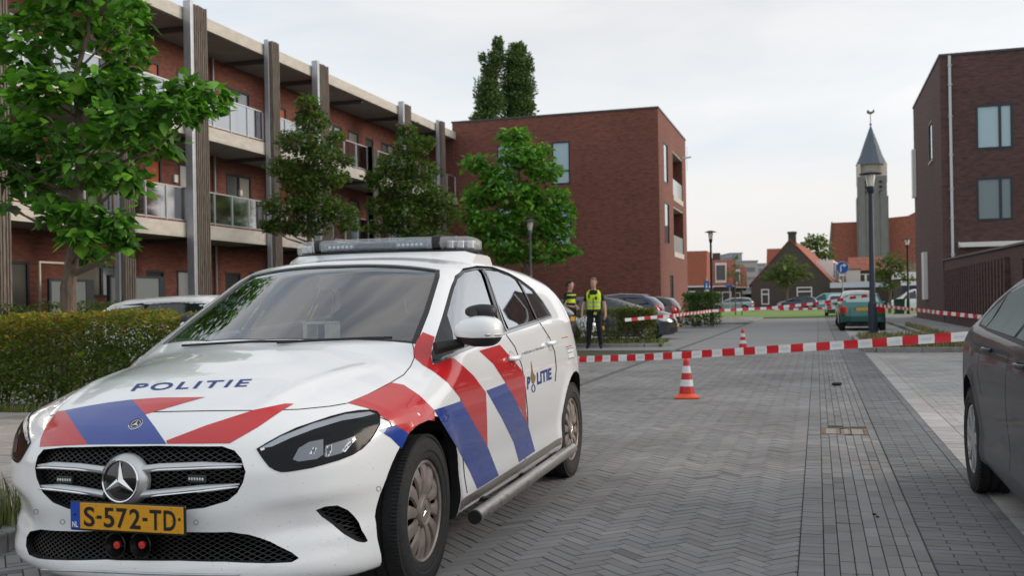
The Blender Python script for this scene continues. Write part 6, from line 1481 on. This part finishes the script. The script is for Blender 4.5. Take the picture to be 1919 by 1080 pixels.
# ------------------------------------------------------------ parked cars
def spec(kind='hatch', wb=2.62, h=1.45, fo=.84, ro=.75, hw=.86):
    """kinds share one generator but have their own rooflines, lengths and tails; x = 0 at the front axle"""
    R = -wb-ro
    tops = {
     'hatch': [(R-.05,.80),(R+.02,.92),(R+.10,1.00),(R+.22,1.10),(R+.55,h-.08),(R+.8,h-.03),(-1.7,h),(-1.35,h-.01),(-1.05,h-.08),(-.10,1.0),(.1,.96),(.4,.89),(.62,.82),(fo-.10,.73),(fo,.60)],
     'round': [(R-.05,.80),(R+.02,.95),(R+.12,1.08),(R+.35,1.32),(R+.6,h-.06),(R+.9,h-.01),(-1.5,h),(-1.2,h-.02),(-.9,h-.12),(.02,1.02),(.2,.97),(.45,.88),(.65,.80),(fo-.1,.70),(fo,.58)],
     'estate': [(R-.05,.80),(R+.01,.95),(R+.08,1.06),(R+.34,h-.12),(R+.6,h-.04),(-2.4,h-.005),(-1.7,h),(-1.35,h-.01),(-1.05,h-.08),(-.10,.99),(.1,.95),(.4,.89),(.62,.82),(fo-.10,.73),(fo,.60)],
     'wagon': [(R-.05,.78),(R+.03,.90),(R+.12,.98),(R+.45,1.11),(R+.9,1.25),(R+1.35,h-.03),(-1.9,h),(-1.5,h),(-1.2,h-.03),(-.95,h-.10),(-.05,.98),(.1,.95),(.4,.89),(.62,.82),(fo-.10,.73),(fo,.60)],
     'suv': [(R-.05,.88),(R+.02,1.04),(R+.10,1.14),(R+.40,h-.12),(R+.7,h-.03),(-2.0,h),(-1.4,h-.01),(-1.05,h-.10),(-.15,1.10),(.1,1.06),(.4,1.0),(.62,.93),(fo-.10,.82),(fo,.66)],
     'van': [(R-.05,1.2),(R+.02,h-.25),(R+.10,h-.08),(R+.3,h-.01),(-2.0,h),(-1.2,h-.02),(-.8,h-.14),(-.05,1.12),(.1,1.08),(.4,.98),(.6,.90),(fo-.10,.80),(fo,.62)]}
    lift = {'suv': .10, 'van': .08}.get(kind, 0)
    return dict(xn=fo+.02, xt=R, h=h, wr=.32, axles=(0, -wb), wsc=.28, rwc=.15, ts=.03, k1=.07, k2=.05, top=tops[kind], kind=kind, wb=wb, hw=hw,
      crown=[(R,.08),(-2.6,.07),(-1.5,.06),(-1.0,.06),(-.4,.07),(0,.10),(.4,.09),(fo,.05)],
      plan=[(R,hw-.09),(R+.3,hw-.04),(-wb,hw-.01),(-1.3,hw),(0,hw-.01),(.3,hw-.02),(fo,hw-.05)],
      belt=[(R,1.0+lift),(-1.2,.94+lift),(-.3,.90+lift),(0,.84+lift),(.3,.72),(fo,.55)],
      side=[(.1,-.07),(.2,-.035),(.3,-.012),(.42,-.022),(.55,-.008),(.68,.0),(.8,-.004),(.9,-.018),(1.0,-.045),(1.06,-.06),(2,-.06)],
      tumble=.46 if kind != 'van' else .16,
      nose=[(.1,fo-.2),(.16,fo-.09),(.22,fo-.03),(.35,fo-.02),(.5,fo),(.6,fo-.01),(.7,fo-.05),(.8,fo-.12),(1.5,.3)],
      nplan=[(0,0),(.2,.01),(.35,.035),(.45,.07),(.55,.12),(.65,.19),(.72,.27),(.78,.37),(.83,.50),(.87,.66),(.95,.95)],
      tail=[(.2,R+.15),(.3,R+.05),(.5,R),(.65,R+.01),(.8,R+.02),(.95,R+.03),(1.1,R+.09),(1.3,R+.17 if kind != 'van' else R+.03),(1.9,R+.4 if kind != 'van' else R+.1)],
      tplan=[(0,0),(.4,.02),(.6,.07),(.70,.13),(.78,.22),(.84,.34),(.95,.7)],
      bottom=[(R,.34),(R+.5,.25),(-wb+.3,.22),(-1,.20),(0,.2),(.5,.17),(fo,.18)])
M_carglass = mat('dark_car_glass', (.02,.032,.032), .06, spec=.7, coat=.2); M_fog = mat('misted_car_glass', (.04,.085,.085), .35, spec=.15, coat=.0, var=.2, vscale=5)
M_headl = mat('headlamp', (.45,.48,.50), .12, metal=.4, coat=1, var=.3, vscale=18); M_tail = mat('tail_lamp', (.45,.012,.012), .18, coat=1, var=.25, vscale=18); M_plate = mat('plate_yellow_far', (.60,.32,.03), .45)
BODY = {}
def car(name, label, cat, S, paint, loc, rz, glass=None, res=(84, 34, 30), cap='spokes', tails='side', rails=None, group=None, bumpers=True, capmat=None, plate_txt=None, side_mould=False):
    e = empty(name, loc, rz, label, cat, group); Q, fl = body_mesh(S, *res); K = Skin(Q, fl)
    pm = mat('paint_'+paint[0], paint[1], paint[2] if len(paint) > 2 else .3, metal=paint[3] if len(paint) > 3 else 0, coat=(paint[5] if len(paint) > 5 else .8), coatr=.05, bump=paint[4] if len(paint) > 4 else 0, bscale=600, dirt=((.10,.085,.07), 30, .64, .5, .1, .45))
    b = MB(); b.add(Q, fl); o = b.build('body', [pm, M_liner], e, smooth=True, fix=True); cs = []
    for ax in S['axles']:
        for sg in (1, -1): cs.append(MB().cyl((ax, sg*.50, .33), (ax, sg*1.2, .33), .375, 36).build('cut', [M_liner, M_liner], e, fix=True))
    boolcut(o, cs); G = glass or M_carglass; h = S['h']; R = S['xt']; kd = S['kind']; lift = {'suv': .10, 'van': .08}.get(kd, 0)
    bl = lambda x: float(np.interp(x, [R, -1.2, -.3], [1.03+lift, .97+lift, .93+lift]))
    top = h-.14
    rear_x = {'wagon': R+.55, 'hatch': R+.50, 'round': R+.52, 'estate': R+.30, 'suv': R+.48, 'van': R+.5}[kd]
    segs = [[(-.42, bl(-.42)), (-.90, top-.07), (-1.05, top), (-1.38, top+.01), (-1.40, bl(-1.4))], [(-1.47, bl(-1.47)), (-1.45, top+.01), (-2.1, top), (-2.25, bl(-2.2))]]
    if kd == 'wagon': segs = [segs[0], [(-1.47, bl(-1.47)), (-1.45, top+.01), (-2.0, top-.0), (-2.28, top-.04), (-2.36, bl(-2.3))], [(-2.40, bl(-2.43)), (-2.33, top-.06), (-2.50, top-.11), (-2.68, bl(-2.7)+.035), (-2.62, bl(-2.7)+.005)]]
    elif kd in ('estate',): segs.append([(-2.32, bl(-2.3)), (-2.18, top), (rear_x-.02, top-.05), (rear_x-.12, bl(-3)+.05)])
    elif kd != 'van': segs.append([(-2.32, bl(-2.3)), (-2.18, top-.01), (rear_x+.22, top-.06), (rear_x+.02, bl(-2.8)+.08)])
    if kd == 'van': segs = segs[:1]
    for sg in (1, -1):
        fn = lambda a, b_, off, sg=sg: K.side(a, b_, sg, off)
        bk_ = MB(); allp = [(-.36, bl(-.36)-.012), (-.88, top-.04), (-1.03, top+.03), (-2.15, top+.035), (rear_x+(.20 if kd != 'estate' else -.02), top-.01), (rear_x-.06 if kd != 'estate' else rear_x-.17, bl(-2.8)+.03), (-2.3, bl(-2.3)-.015)]
        if kd == 'wagon': allp = [(-.36, bl(-.36)-.012), (-.88, top-.04), (-1.03, top+.03), (-2.0, top+.03), (-2.33, top-.02), (-2.54, top-.08), (-2.74, bl(-2.9)+.04), (-2.70, bl(-2.9)-.01), (-2.3, bl(-2.3)-.015)]
        if kd == 'van': allp = [(-.36, bl(-.36)-.012), (-.88, top-.04), (-1.03, top+.03), (-1.42, top+.03), (-1.45, bl(-1.4)-.015)]
        patch(fn, smooth_pts(allp, 1), .09, .001).build('window_surround', mat('surround_black', (.012,.012,.013), .5, spec=.2), e, smooth=True, sharp=0)
        for s_ in segs: patch(fn, s_, .08, .004).build('side_window', G, e, smooth=True, sharp=0)
        g_ = MB()
        for L_ in ([(-.35, bl(-.35)-.03), (-.42, .6), (-.45, .28)], [(-1.43, bl(-1.43)-.02), (-1.45, .28)], [(-2.30, bl(-2.3)-.02), (-2.36, .75), (-2.2, .62)], [(.52, .72), (.40, .62)]):
            if kd == 'van' and L_[0][0] < -1.5: continue
            r = ribbon(fn, L_, .007, .001, .06); g_.add(r.v, r.f)
        g_.build('door_gap', M_gap, e)
        if side_mould: ribbon(fn, [(-.45, .50), (-2.2, .52)], .05, .008, .08).build('side_moulding', M_dark, e, smooth=True)
        for x in ((-1.25, -2.12) if kd != 'wagon' else (-1.05, -2.0)):
            if kd == 'van' and x < -1.5: continue
            c = K.side(x, bl(x)-.10, sg); MB().tube([c+Vector((.08, sg*.006, 0)), c+Vector((.03, sg*.03, 0)), c+Vector((-.05, sg*.03, .003)), c+Vector((-.085, sg*.008, .004))], .012, 8).build('door_handle', pm, e, smooth=True)
        c = Vector((-.42 if kd != 'wagon' else -.12, sg*(K.side(-.4, .9, 1).y+.10), bl(-.4)+.05)); m_ = MB(); m_.ball(c, .06, .10, .065, 14, 10); m_.tube([c+Vector((0, -sg*.09, -.03)), c+Vector((.02, -sg*.17, -.06))], .02, 6); m_.build('wing_mirror', pm, e, smooth=True)
        fr = lambda a, b_, off, sg=sg: K.front(a*sg, b_, off)
        HL = smooth_pts([(.42, .60+lift*.6), (.52, .66+lift*.6), (.68, .70+lift*.6), (.80, .72+lift*.6), (.80, .63+lift*.6), (.70, .58+lift*.6), (.52, .57+lift*.6)], 2)
        patch(fr, HL, .04, .003).build('headlight', M_headl, e, smooth=True, sharp=0)
        bk = lambda a, b_, off, sg=sg: K.back(a*sg, b_, off)
        if tails == 'tall': TL = [(.60, .68), (.74, .66), (.80, .80), (.78, .98), (.70, 1.16), (.64, 1.14), (.66, .92)]
        elif tails == 'wide': TL = [(.28, .84+lift), (.55, .86+lift), (.74, .90+lift), (.80, .84+lift), (.78, .76+lift), (.55, .76+lift), (.30, .79+lift)]
        elif tails == 'block': TL = [(.50, .64), (.74, .62), (.80, .72), (.78, .86), (.70, .94), (.58, .93)]
        else: TL = [(.52, .70), (.76, .68), (.80, .80), (.76, .92), (.60, .90)]
        t_ = patch(bk, TL, .05, .003); t2 = patch(fn, [(R+.02, TL[0][1]+.02), (R+.28, TL[0][1]+.07), (R+.26, TL[0][1]+.19), (R+.03, TL[0][1]+.22)] if tails != 'tall' else [(R+.0, .70), (R+.22, .74), (R+.30, 1.02), (R+.12, 1.04)], .05, .0035)
        t_.add(t2.v, t2.f); t_.build('tail_light', M_tail, e, smooth=True, sharp=0)
        if rails: MB().tube([K.top(-1.05, sg*.52)+Vector((0,0,.0)), K.top(-1.2, sg*.54)+Vector((0,0,.035)), K.top(-2.0, sg*.53)+Vector((0,0,.035)), K.top(rear_x+.25, sg*.50)+Vector((0,0,.03)), K.top(rear_x+.1, sg*.48)], .018, 8).build('roof_rail', rails, e, smooth=True)
    patch(K.top, [(-.22,.60),(-.14,.3),(-.12,0),(-.14,-.3),(-.22,-.60),(-.62,-.56),(-.95,-.50),(-.97,0),(-.95,.50),(-.62,.56)], .07, .003).build('windscreen', G, e, smooth=True, sharp=0)
    zt = {'wagon': h-.25, 'hatch': h-.13, 'round': h-.16, 'estate': h-.16, 'suv': h-.16, 'van': h-.30}[kd]; zb = 1.03+lift if kd != 'van' else 1.2
    patch(K.back, [(-.56, zb), (.56, zb), (.48, zt), (-.48, zt)], .06, .003).build('rear_window', G, e, smooth=True, sharp=0)
    gm = MB(); r = patch(K.front, [(-.38,.52),(.38,.52),(.42,.62),(.36,.68),(-.36,.68),(-.42,.62)], .06, .003); gm.add(r.v, r.f); gm.build('grille', M_black, e, smooth=True, sharp=0)
    patch(K.front, [(-.55,.24),(.55,.24),(.62,.33),(.5,.40),(-.5,.40),(-.62,.33)], .06, .003).build('lower_grille', M_dark, e, smooth=True, sharp=0)
    for (K_, sx, z) in ((K.front, 1, .46), (K.back, -1, .78 if tails != 'wide' else .60)):
        c = K_(0, z); pb = MB().box(min(c.x, c.x+sx*.015), max(c.x, c.x+sx*.015), -.26, .26, z-.055, z+.055); po = pb.build('licence_plate', M_plate, e)
        x_ = c.x+sx*.0165; MB().quad((x_, -.26*sx, z-.05), (x_, -.22*sx, z-.05), (x_, -.22*sx, z+.05), (x_, -.26*sx, z+.05)).build('plate_band', mat('plate_blue', (.01,.06,.42), .35), po)
    if bumpers: patch(K.back, [(-.7,.36),(.7,.36),(.74,.46),(-.74,.46)], .08, .004).build('rear_bumper_strip', M_dark, e, smooth=True, sharp=0)
    for ax in S['axles']:
        for y in (S['hw']-.115, -S['hw']+.115): wheel(e, ax, y, .315, .19, cap, capmat or mat('alloy', (.50,.52,.54), .3, metal=.7), n=36)
    ii = MB().tube([(R+.05, .45, .28), (R-.03, .45, .27)], .03, 8); ii.build('exhaust', M_dark, e)
    return e
PW = ('white', (.78,.79,.80), .25); PG = ('steel_grey', (.065,.07,.078), .3, .5); PB = ('deep_blue', (.006,.012,.06), .25, .2); PK = ('black', (.01,.01,.012), .2)
# the near grey estate, parked nose towards the camera
ES = spec('wagon', 2.72, 1.365, .88, .93, .90)
car('grey_estate_car', 'dusty dark grey estate car parked at the right edge, cut off by the frame', 'car', ES, ('dusty_grey', (.036,.042,.054), .45, .3, .05, .35), (1.755, 3.84, 0), -math.pi/2, glass=M_fog, res=(150, 50, 44), cap='seven', rails=M_dark, side_mould=False)
_p = MATS['paint_dusty_grey'].node_tree.nodes['Principled BSDF']; _p.inputs['Specular IOR Level'].default_value = .4; _p.inputs['Coat Weight'].default_value = .3; _p.inputs['Metallic'].default_value = .15
HT = spec('round', 2.60, 1.38, .80, .72, .85)
GT = ('metallic_green', (.025,.14,.125), .3, .5)
car('green_hatchback', 'green metallic hatchback seen from behind, parked beyond the nearest lamp post', 'car', spec('hatch', 2.61, 1.40, .84, .66, .80), GT, (1.53, 40.7, 0), math.pi/2, glass=mat('pale_reflecting_glass', (.30,.42,.40), .1, coat=1), tails='block', bumpers=False)
car('silver_hatchback', 'pale car parked directly in front of the green hatchback, only its roof showing', 'car', spec('hatch', 2.60, 1.52, .84, .72, .86), ('pale_silver', (.6,.6,.58), .3, .3), (1.6, 46.6, 0), math.pi/2)
def leftcar(y, xn, facing, *a, **k):
    # facing +1: nose to the street
    return y
car('dark_hatchback', 'dark grey hatchback with tall red tail lights, parked nose-in just beyond the police car', 'car', spec('hatch', 2.50, 1.46, .78, .66, .84), ('graphite', (.035,.036,.04), .3, .4), (-9.02, 24.3, 0), math.pi, tails='tall')
car('white_hatchback', 'white car with its nose to the street behind the officer in the yellow vest', 'car', spec('hatch', 2.60, 1.42, .84, .72, .86), PW, (-6.75, 28.05, -.02), 0)
car('grey_hatchback', 'grey hatchback with its nose to the street and multi-spoke wheels, right of the clipped hedge', 'car', spec('hatch', 2.62, 1.42, .84, .72, .88), PG, (-5.0, 31.1, -.02), 0, cap='multi', capmat=mat('bright_alloy', (.62,.64,.67), .25, metal=.8))
car('blue_suv', 'dark blue crossover with silver roof rails and its tail to the street', 'car', spec('suv', 2.66, 1.50, .86, .80, .88), PB, (-8.45, 34.3, -.05), math.pi, tails='wide', rails=M_silver)
car('black_hatchback', 'small black hatchback with bright red tail lights, farthest of the row of parked cars', 'car', spec('round', 2.49, 1.43, .80, .66, .84), PK, (-8.0, 37.6, -.03), math.pi, tails='tall')
car('white_hatchback', 'white car behind the near hedge, only its roof and window tops showing', 'car', spec('hatch', 2.66, 1.40, .86, .76, .88), PW, (-7.2, 13.0, 0), 0)
car('silver_estate_car', 'silver grey estate car on the far road left of the sapling', 'car', spec('estate', 2.70, 1.45, .86, .90, .87), ('mid_silver', (.32,.36,.40), .3, .4), (-9.8, 105.4, 0), math.pi)
car('dark_blue_hatchback', 'dark blue car on the far road in front of the brown gabled house', 'car', spec('round', 2.55, 1.45, .8, .7, .85), ('far_navy', (.02,.035,.07), .3, .3), (-3.2, 104.4, 0), math.pi)
car('teal_van', 'small turquoise van on the far road behind the dark blue car', 'car', spec('van', 2.5, 1.75, .8, .7, .85), ('turquoise', (.08,.36,.38), .35), (-.6, 109.0, 0), math.pi, res=(60, 26, 24))
car('light_blue_car', 'pale blue car half hidden by the green hatchback on the far road', 'car', spec('hatch', 2.6, 1.45, .84, .72, .86), ('pale_blue', (.42,.50,.55), .3, .3), (1.3, 69.0, 0), math.pi/2, res=(60, 26, 24))
car('white_van', 'white van parked by the garages at the right, beside the wheelie bin', 'van', spec('van', 2.8, 1.85, .85, .8, .9), PW, (6.5, 90, 0), math.pi-.1, res=(60, 26, 24))
car('red_car', 'small dark car with red tail lights at the row houses on the far left road', 'car', spec('hatch', 2.6, 1.45, .84, .72, .86), ('dark_teal', (.03,.06,.075), .3, .3), (-14.4, 104.6, 0), math.pi, res=(60, 26, 24), tails='block')
# ------------------------------------------------------------ two officers
M_skin = mat('skin', (.55,.31,.23), .55, var=.08, vscale=12); M_navy = mat('uniform_black', (.010,.012,.018), .85, var=.3, vscale=8, bump=.3, bscale=25)
M_hiv = mat('hi_vis_yellow', (.58,.78,.02), .6, var=.10, vscale=7, bump=.25, bscale=18); M_refl = mat('reflective_grey', (.42,.46,.44), .4)
def person(label, loc, rz, P, head_turn=0.0, hair=(.05,.035,.025), short=False, vest=True, scale=1.0):
    root = empty('person', loc, rz, label, 'person'); root.scale = (scale,)*3
    J = dict(pel=(0,0,.97), sp=(0,.0,1.12), ch=(0,-.005,1.31), uc=(0,.0,1.44), nk=(0,.005,1.495), nt=(0,-.010,1.545), **P)
    seq = [('pel',(.150,.108)),('sp',(.138,.100)),('ch',(.165,.112)),('uc',(.13,.090)),('nk',(.062,.062)),('nt',(.052,.056))]
    V = [J[k] for k, r in seq]; Rr = [r for k, r in seq]; E = [(i, i+1) for i in range(len(seq)-1)]
    h = Matrix.Rotation(head_turn, 3, 'Z')
    for (p, r) in (((0,-.034,1.605),(.070,.082)), ((0,-.024,1.69),(.084,.102)), ((0,-.014,1.762),(.076,.094)), ((0,-.008,1.80),(.05,.065))):
        q = h @ Vector((p[0], p[1]+.012, p[2])); V.append((q.x, q.y-.012, q.z)); Rr.append(r); E.append((len(V)-2, len(V)-1))
    for s, sg in (('l', 1), ('r', -1)):
        for chain in ([(sg*.165,.005,1.425,.066,.062)]+[(*P['ua'+s],.046,.05), (*P['el'+s],.040,.042), (*P['fa'+s],.036,.036), (*P['wr'+s],.026,.030), (*P['hd'+s],.022,.038), (*P['kn'+s],.016,.036)],
                      [(sg*.088,.0,.90,.104,.112), (sg*.108,-.005,.72,.096,.102), (*P['ne'+s],.072,.078), (P['ne'+s][0]*.5+P['an'+s][0]*.5, .02, .34,.068,.072), (*P['an'+s],.058,.062), (P['an'+s][0]+sg*.005, P['an'+s][1]-.02, .055,.045,.045), (P['an'+s][0]+sg*.02, P['an'+s][1]-.15, .040,.042,.036)]):
            prev = 3 if chain[0][2] > 1.2 else 0
            for (x, y, z, a, b) in chain: V.append((x, y, z)); Rr.append((a, b)); E.append((prev, len(V)-1)); prev = len(V)-1
    me = bpy.data.meshes.new('b'); me.from_pydata(V, E, []); o = bpy.data.objects.new('b', me); COL.objects.link(o)
    sk = o.modifiers.new('s', 'SKIN'); sk.use_smooth_shade = True
    for i, r in enumerate(Rr): me.skin_vertices[0].data[i].radius = r
    me.skin_vertices[0].data[0].use_root = True
    ss = o.modifiers.new('ss', 'SUBSURF'); ss.levels = 2; ss.render_levels = 2
    dg = bpy.context.evaluated_depsgraph_get(); dg.update(); ev = bpy.data.meshes.new_from_object(o.evaluated_get(dg)); bpy.data.objects.remove(o)
    B = MB(); vs = [v.co.copy() for v in ev.vertices]; fs = [tuple(p.vertices) for p in ev.polygons]; bpy.data.meshes.remove(ev)
    def mi_of(c):
        if c.z > 1.50: return 0
        for s in 'lr':
            e = Vector(P['el'+s]); u = Vector(P['ua'+s]); w_ = Vector(P['hd'+s]); m_ = u.lerp(e, .55)
            ab = w_-m_; t = max(0, min(1, (c-m_).dot(ab)/ab.length_squared)); k1 = (c-(m_+ab*t)).length
            t2 = 0
            if k1 < .075 and t > 0.02 and c.z > .7 and abs(c.x) > .10: return 0
        return 1
    B.v = [tuple(v) for v in vs]; B.f = fs; B.m = [mi_of(sum((vs[i] for i in f), Vector())/len(f)) for f in fs]
    # fingers, thumb, nose, ears
    for s, sg in (('l', 1), ('r', -1)):
        hd = Vector(P['hd'+s]); kn = Vector(P['kn'+s]); d = (kn-hd).normalized(); ac = d.cross(Vector((sg, 0, 0))).normalized(); ac = ac if ac.y < 0 else -ac; cu = ac.cross(d)
        if cu.x*sg > 0: cu = -cu
        for q, (of, Ln) in enumerate(((-.026,.068),(-.009,.078),(.008,.074),(.024,.058))):
            a = kn+ac*of*-1-d*.012; b = a+d*Ln*.5+cu*.006; c = b+d*Ln*.35+cu*.022; B.tube([a, b, c], [.0095, .009, .0068], 7, 0)
        a = hd+ac*.028; b = a+ac*.022+d*.030; c = b+d*.030+cu*.006; B.tube([a, b, c], [.012, .011, .008], 7, 0)
    def H(x, y, z): q = h @ Vector((x, y+.012, z)); return Vector((q.x, q.y-.012, q.z))
    B.tube([H(0,-.112,1.715), H(0,-.128,1.682), H(0,-.112,1.672)], [.010,.015,.012], 7, 0)
    for sg in (1, -1): B.ball(H(sg*.078,.0,1.69), .010, .020, .030, 8, 6, 0)
    B.build('body', [M_skin, M_navy], root, smooth=True, sharp=0)
    ey = MB()
    for sg in (1, -1): ey.ball(H(sg*.030,-.108,1.712), .012, .008, .006, 8, 6)
    ey.build('eyes', mat('eye_dark', (.02,.015,.012), .3), root); mo = MB().tube([H(-.022,-.110,1.645), H(0,-.116,1.643), H(.022,-.110,1.645)], .0045, 6); mo.build('mouth', mat('lips', (.30,.11,.09), .6), root)
    hr = MB(); n, k = 20, 10
    for i in range(k+1):
        th = math.pi*.5*i/k
        for j in range(n):
            a = 2*math.pi*j/n; fr = max(0, -math.sin(a)); zb_ = 1.69+.075*fr**.7+(-.03 if fr == 0 else 0); R1 = (.088, .110) if not short else (.085, .105)
            z = zb_+(1.822-zb_)*math.sin(th); rr = math.cos(th)**.75 if th < math.pi*.49 else .05; x = R1[0]*math.cos(a)*max(rr, .02); y = R1[1]*math.sin(a)*max(rr, .02); hr.v.append(tuple(H(x, y-.010+.008, z)))
    for i in range(k):
        for j in range(n): hr.f.append((i*n+j, i*n+(j+1) % n, (i+1)*n+(j+1) % n, (i+1)*n+j)); hr.m.append(0)
    hr.build('hair', mat('hair_%d' % int(hair[0]*1000), hair, .8, bump=.5, bscale=60), root, smooth=True)
    def shell_(name, z0, z1, m, g=.012, par=root, gap=None):
        mb = MB(); zs = [z0+(z1-z0)*i/14 for i in range(15)]; N = 32
        def rad(z): return np.interp(z, [.95,1.05,1.15,1.31,1.40,1.46,1.50], [.160,.156,.158,.186,.190,.165,.10]), np.interp(z, [.95,1.05,1.15,1.31,1.44,1.50], [.124,.122,.124,.136,.112,.075])
        for z in zs:
            a, b = rad(z)
            for j in range(N): w = 2*math.pi*j/N; cu = lambda v, e: math.copysign(abs(v)**e, v); mb.v.append(((a+g)*cu(math.cos(w), .85), (b+g)*cu(math.sin(w), .85)-.004, z))
        for i in range(14):
            for j in range(N):
                zc = (zs[i]+zs[i+1])/2; w = 2*math.pi*(j+.5)/N
                if vest and zc > 1.30 and abs(math.cos(w)) > .90 and name == 'vest': continue
                if name == 'vest' and zc > 1.38 and -math.sin(w) > .93-(zc-1.38)*1.2: continue
                mb.f.append((i*N+j, i*N+(j+1) % N, (i+1)*N+(j+1) % N, (i+1)*N+j)); mb.m.append(0)
        return mb.build(name, m, par, smooth=True, sharp=0)
    if vest:
        v_ = shell_('vest', .985, 1.485, M_hiv)
        for z in (1.06, 1.165): shell_('reflective_band', z, z+.038, M_refl, .0155, v_)
        MB().box(-.008, .008, -.158, -.150, 1.0, 1.30).build('zip', M_dark, v_)
        MB().box(-.125, -.085, -.165, -.125, 1.30, 1.40).build('radio', M_dark, v_, bevel=.008); MB().box(.045, .10, -.168, -.135, 1.26, 1.33).build('body_camera', M_dark, v_, bevel=.008)
        for sg in (1, -1): MB().box(sg*.105-.022, sg*.105+.022, -.10, .09, 1.475, 1.50).build('shoulder_strap', M_hiv, v_, bevel=.01)
    else:
        v_ = shell_('polo_shirt', .985, 1.475, M_navy, .006); shell_('yellow_band', 1.20, 1.30, M_hiv, .010, v_); shell_('yellow_band', 1.40, 1.425, M_hiv, .012, v_)
        MB().box(.06, .11, -.15, -.125, 1.22, 1.36).build('radio', M_dark, v_, bevel=.008)
    b_ = shell_('duty_belt', .955, 1.005, M_dark, .016)
    for a, w_ in ((.6, .05), (1.2, .04), (-.5, .055), (-1.4, .05), (2.6, .045), (3.3, .05)):
        x, y = .172*math.sin(a), -.138*math.cos(a); q = MB(); q.obox((x, y, .955), (math.cos(a)*w_*.5, math.sin(a)*w_*.5, 0), (math.sin(a)*.02, -math.cos(a)*.02, 0), (0, 0, .055)); q.build('pouch', M_dark, b_, bevel=.006)
    MB().obox((.045, -.165, .90), (.035, 0, 0), (0, .012, 0), (0, 0, .035)).build('glove', mat('glove_yellow', (.6,.5,.02), .6), b_, bevel=.01) if vest else None
    return root
stand = dict(ual=(.215,.015,1.29), ell=(.262,.03,1.14), fal=(.285,-.01,1.02), wrl=(.295,-.055,.885), hdl=(.295,-.068,.83), knl=(.292,-.078,.785),
             uar=(-.215,.015,1.29), elr=(-.270,.035,1.14), far=(-.295,.0,1.02), wrr=(-.305,-.04,.885), hdr=(-.305,-.05,.83), knr=(-.302,-.06,.785),
             nel=(.125,-.012,.50), anl=(.155,.02,.11), ner=(-.125,-.008,.50), anr=(-.165,.02,.11))
g1 = ground(1115, 654); aim = math.atan2(g1.y, g1.x)-math.pi/2
person('officer in a bright yellow vest over a black uniform, arms hanging down', (g1.x, g1.y, 0), aim-.12, stand, head_turn=-.45, hair=(.16,.11,.075), short=True, scale=1.0)
hold = dict(stand); hold.update(ual=(.20,-.01,1.29), ell=(.235,.02,1.13), fal=(.20,-.10,1.07), wrl=(.12,-.20,1.03), hdl=(.08,-.225,1.02), knl=(.045,-.235,1.015),
            uar=(-.20,-.01,1.29), elr=(-.235,.02,1.13), far=(-.20,-.10,1.10), wrr=(-.12,-.20,1.09), hdr=(-.08,-.225,1.09), knr=(-.045,-.235,1.085))
g2 = at_depth(1069, 600, 26.6)
person('officer in a dark polo with a yellow chest band, turned sideways with hands together', (g2.x, g2.y, 0), aim+.95, hold, head_turn=.35, hair=(.035,.022,.015), vest=False, scale=.985)
# ------------------------------------------------------------ one piece, one part: split meshes that hold several separate pieces
def split_pieces(o):
    me = o.data; n = len(me.vertices); par = list(range(n))
    def find(a):
        while par[a] != a: par[a] = par[par[a]]; a = par[a]
        return a
    for e in me.edges:
        a, b = find(e.vertices[0]), find(e.vertices[1])
        if a != b: par[a] = b
    roots = {}
    for p in me.polygons: roots.setdefault(find(p.vertices[0]), []).append(p.index)
    if len(roots) < 2: return
    sm = me.polygons[0].use_smooth
    for k, idx in enumerate(roots.values()):
        vm = {}; vs = []; fs = []; ms = []
        for i in idx:
            p = me.polygons[i]; f = []
            for v in p.vertices:
                if v not in vm: vm[v] = len(vs); vs.append(tuple(me.vertices[v].co))
                f.append(vm[v])
            fs.append(f); ms.append(p.material_index)
        m2 = bpy.data.meshes.new(o.name); m2.from_pydata(vs, [], fs)
        for m_ in me.materials: m2.materials.append(m_)
        m2.polygons.foreach_set('material_index', ms); m2.polygons.foreach_set('use_smooth', [sm]*len(fs))
        if sm: m2.set_sharp_from_angle(angle=R_(38))
        nm = o.name.split('.')[0][:-1] if o.name.split('.')[0].endswith('s') and not o.name.startswith('glass') else o.name.split('.')[0]
        if k == 0: o.data = m2; o.name = nm
        else: q = o.copy(); q.data = m2; q.name = nm; COL.objects.link(q)
for o in [q for q in bpy.data.objects if q.type == 'MESH' and q.parent == HERO and q.name.split('.')[0] in ('red_stripes', 'blue_stripes', 'step_bracket', 'wiper', 'headlight', 'panel_gaps')]: split_pieces(o)
for o in [q for q in bpy.data.objects if q.type == 'MESH' and q.name.split('.')[0] in ('lamp_reflector', 'lamp_seal', 'plate_screw', 'end_cap', 'door_gap', 'step_bracket')]: split_pieces(o)
bpy.context.view_layer.update()
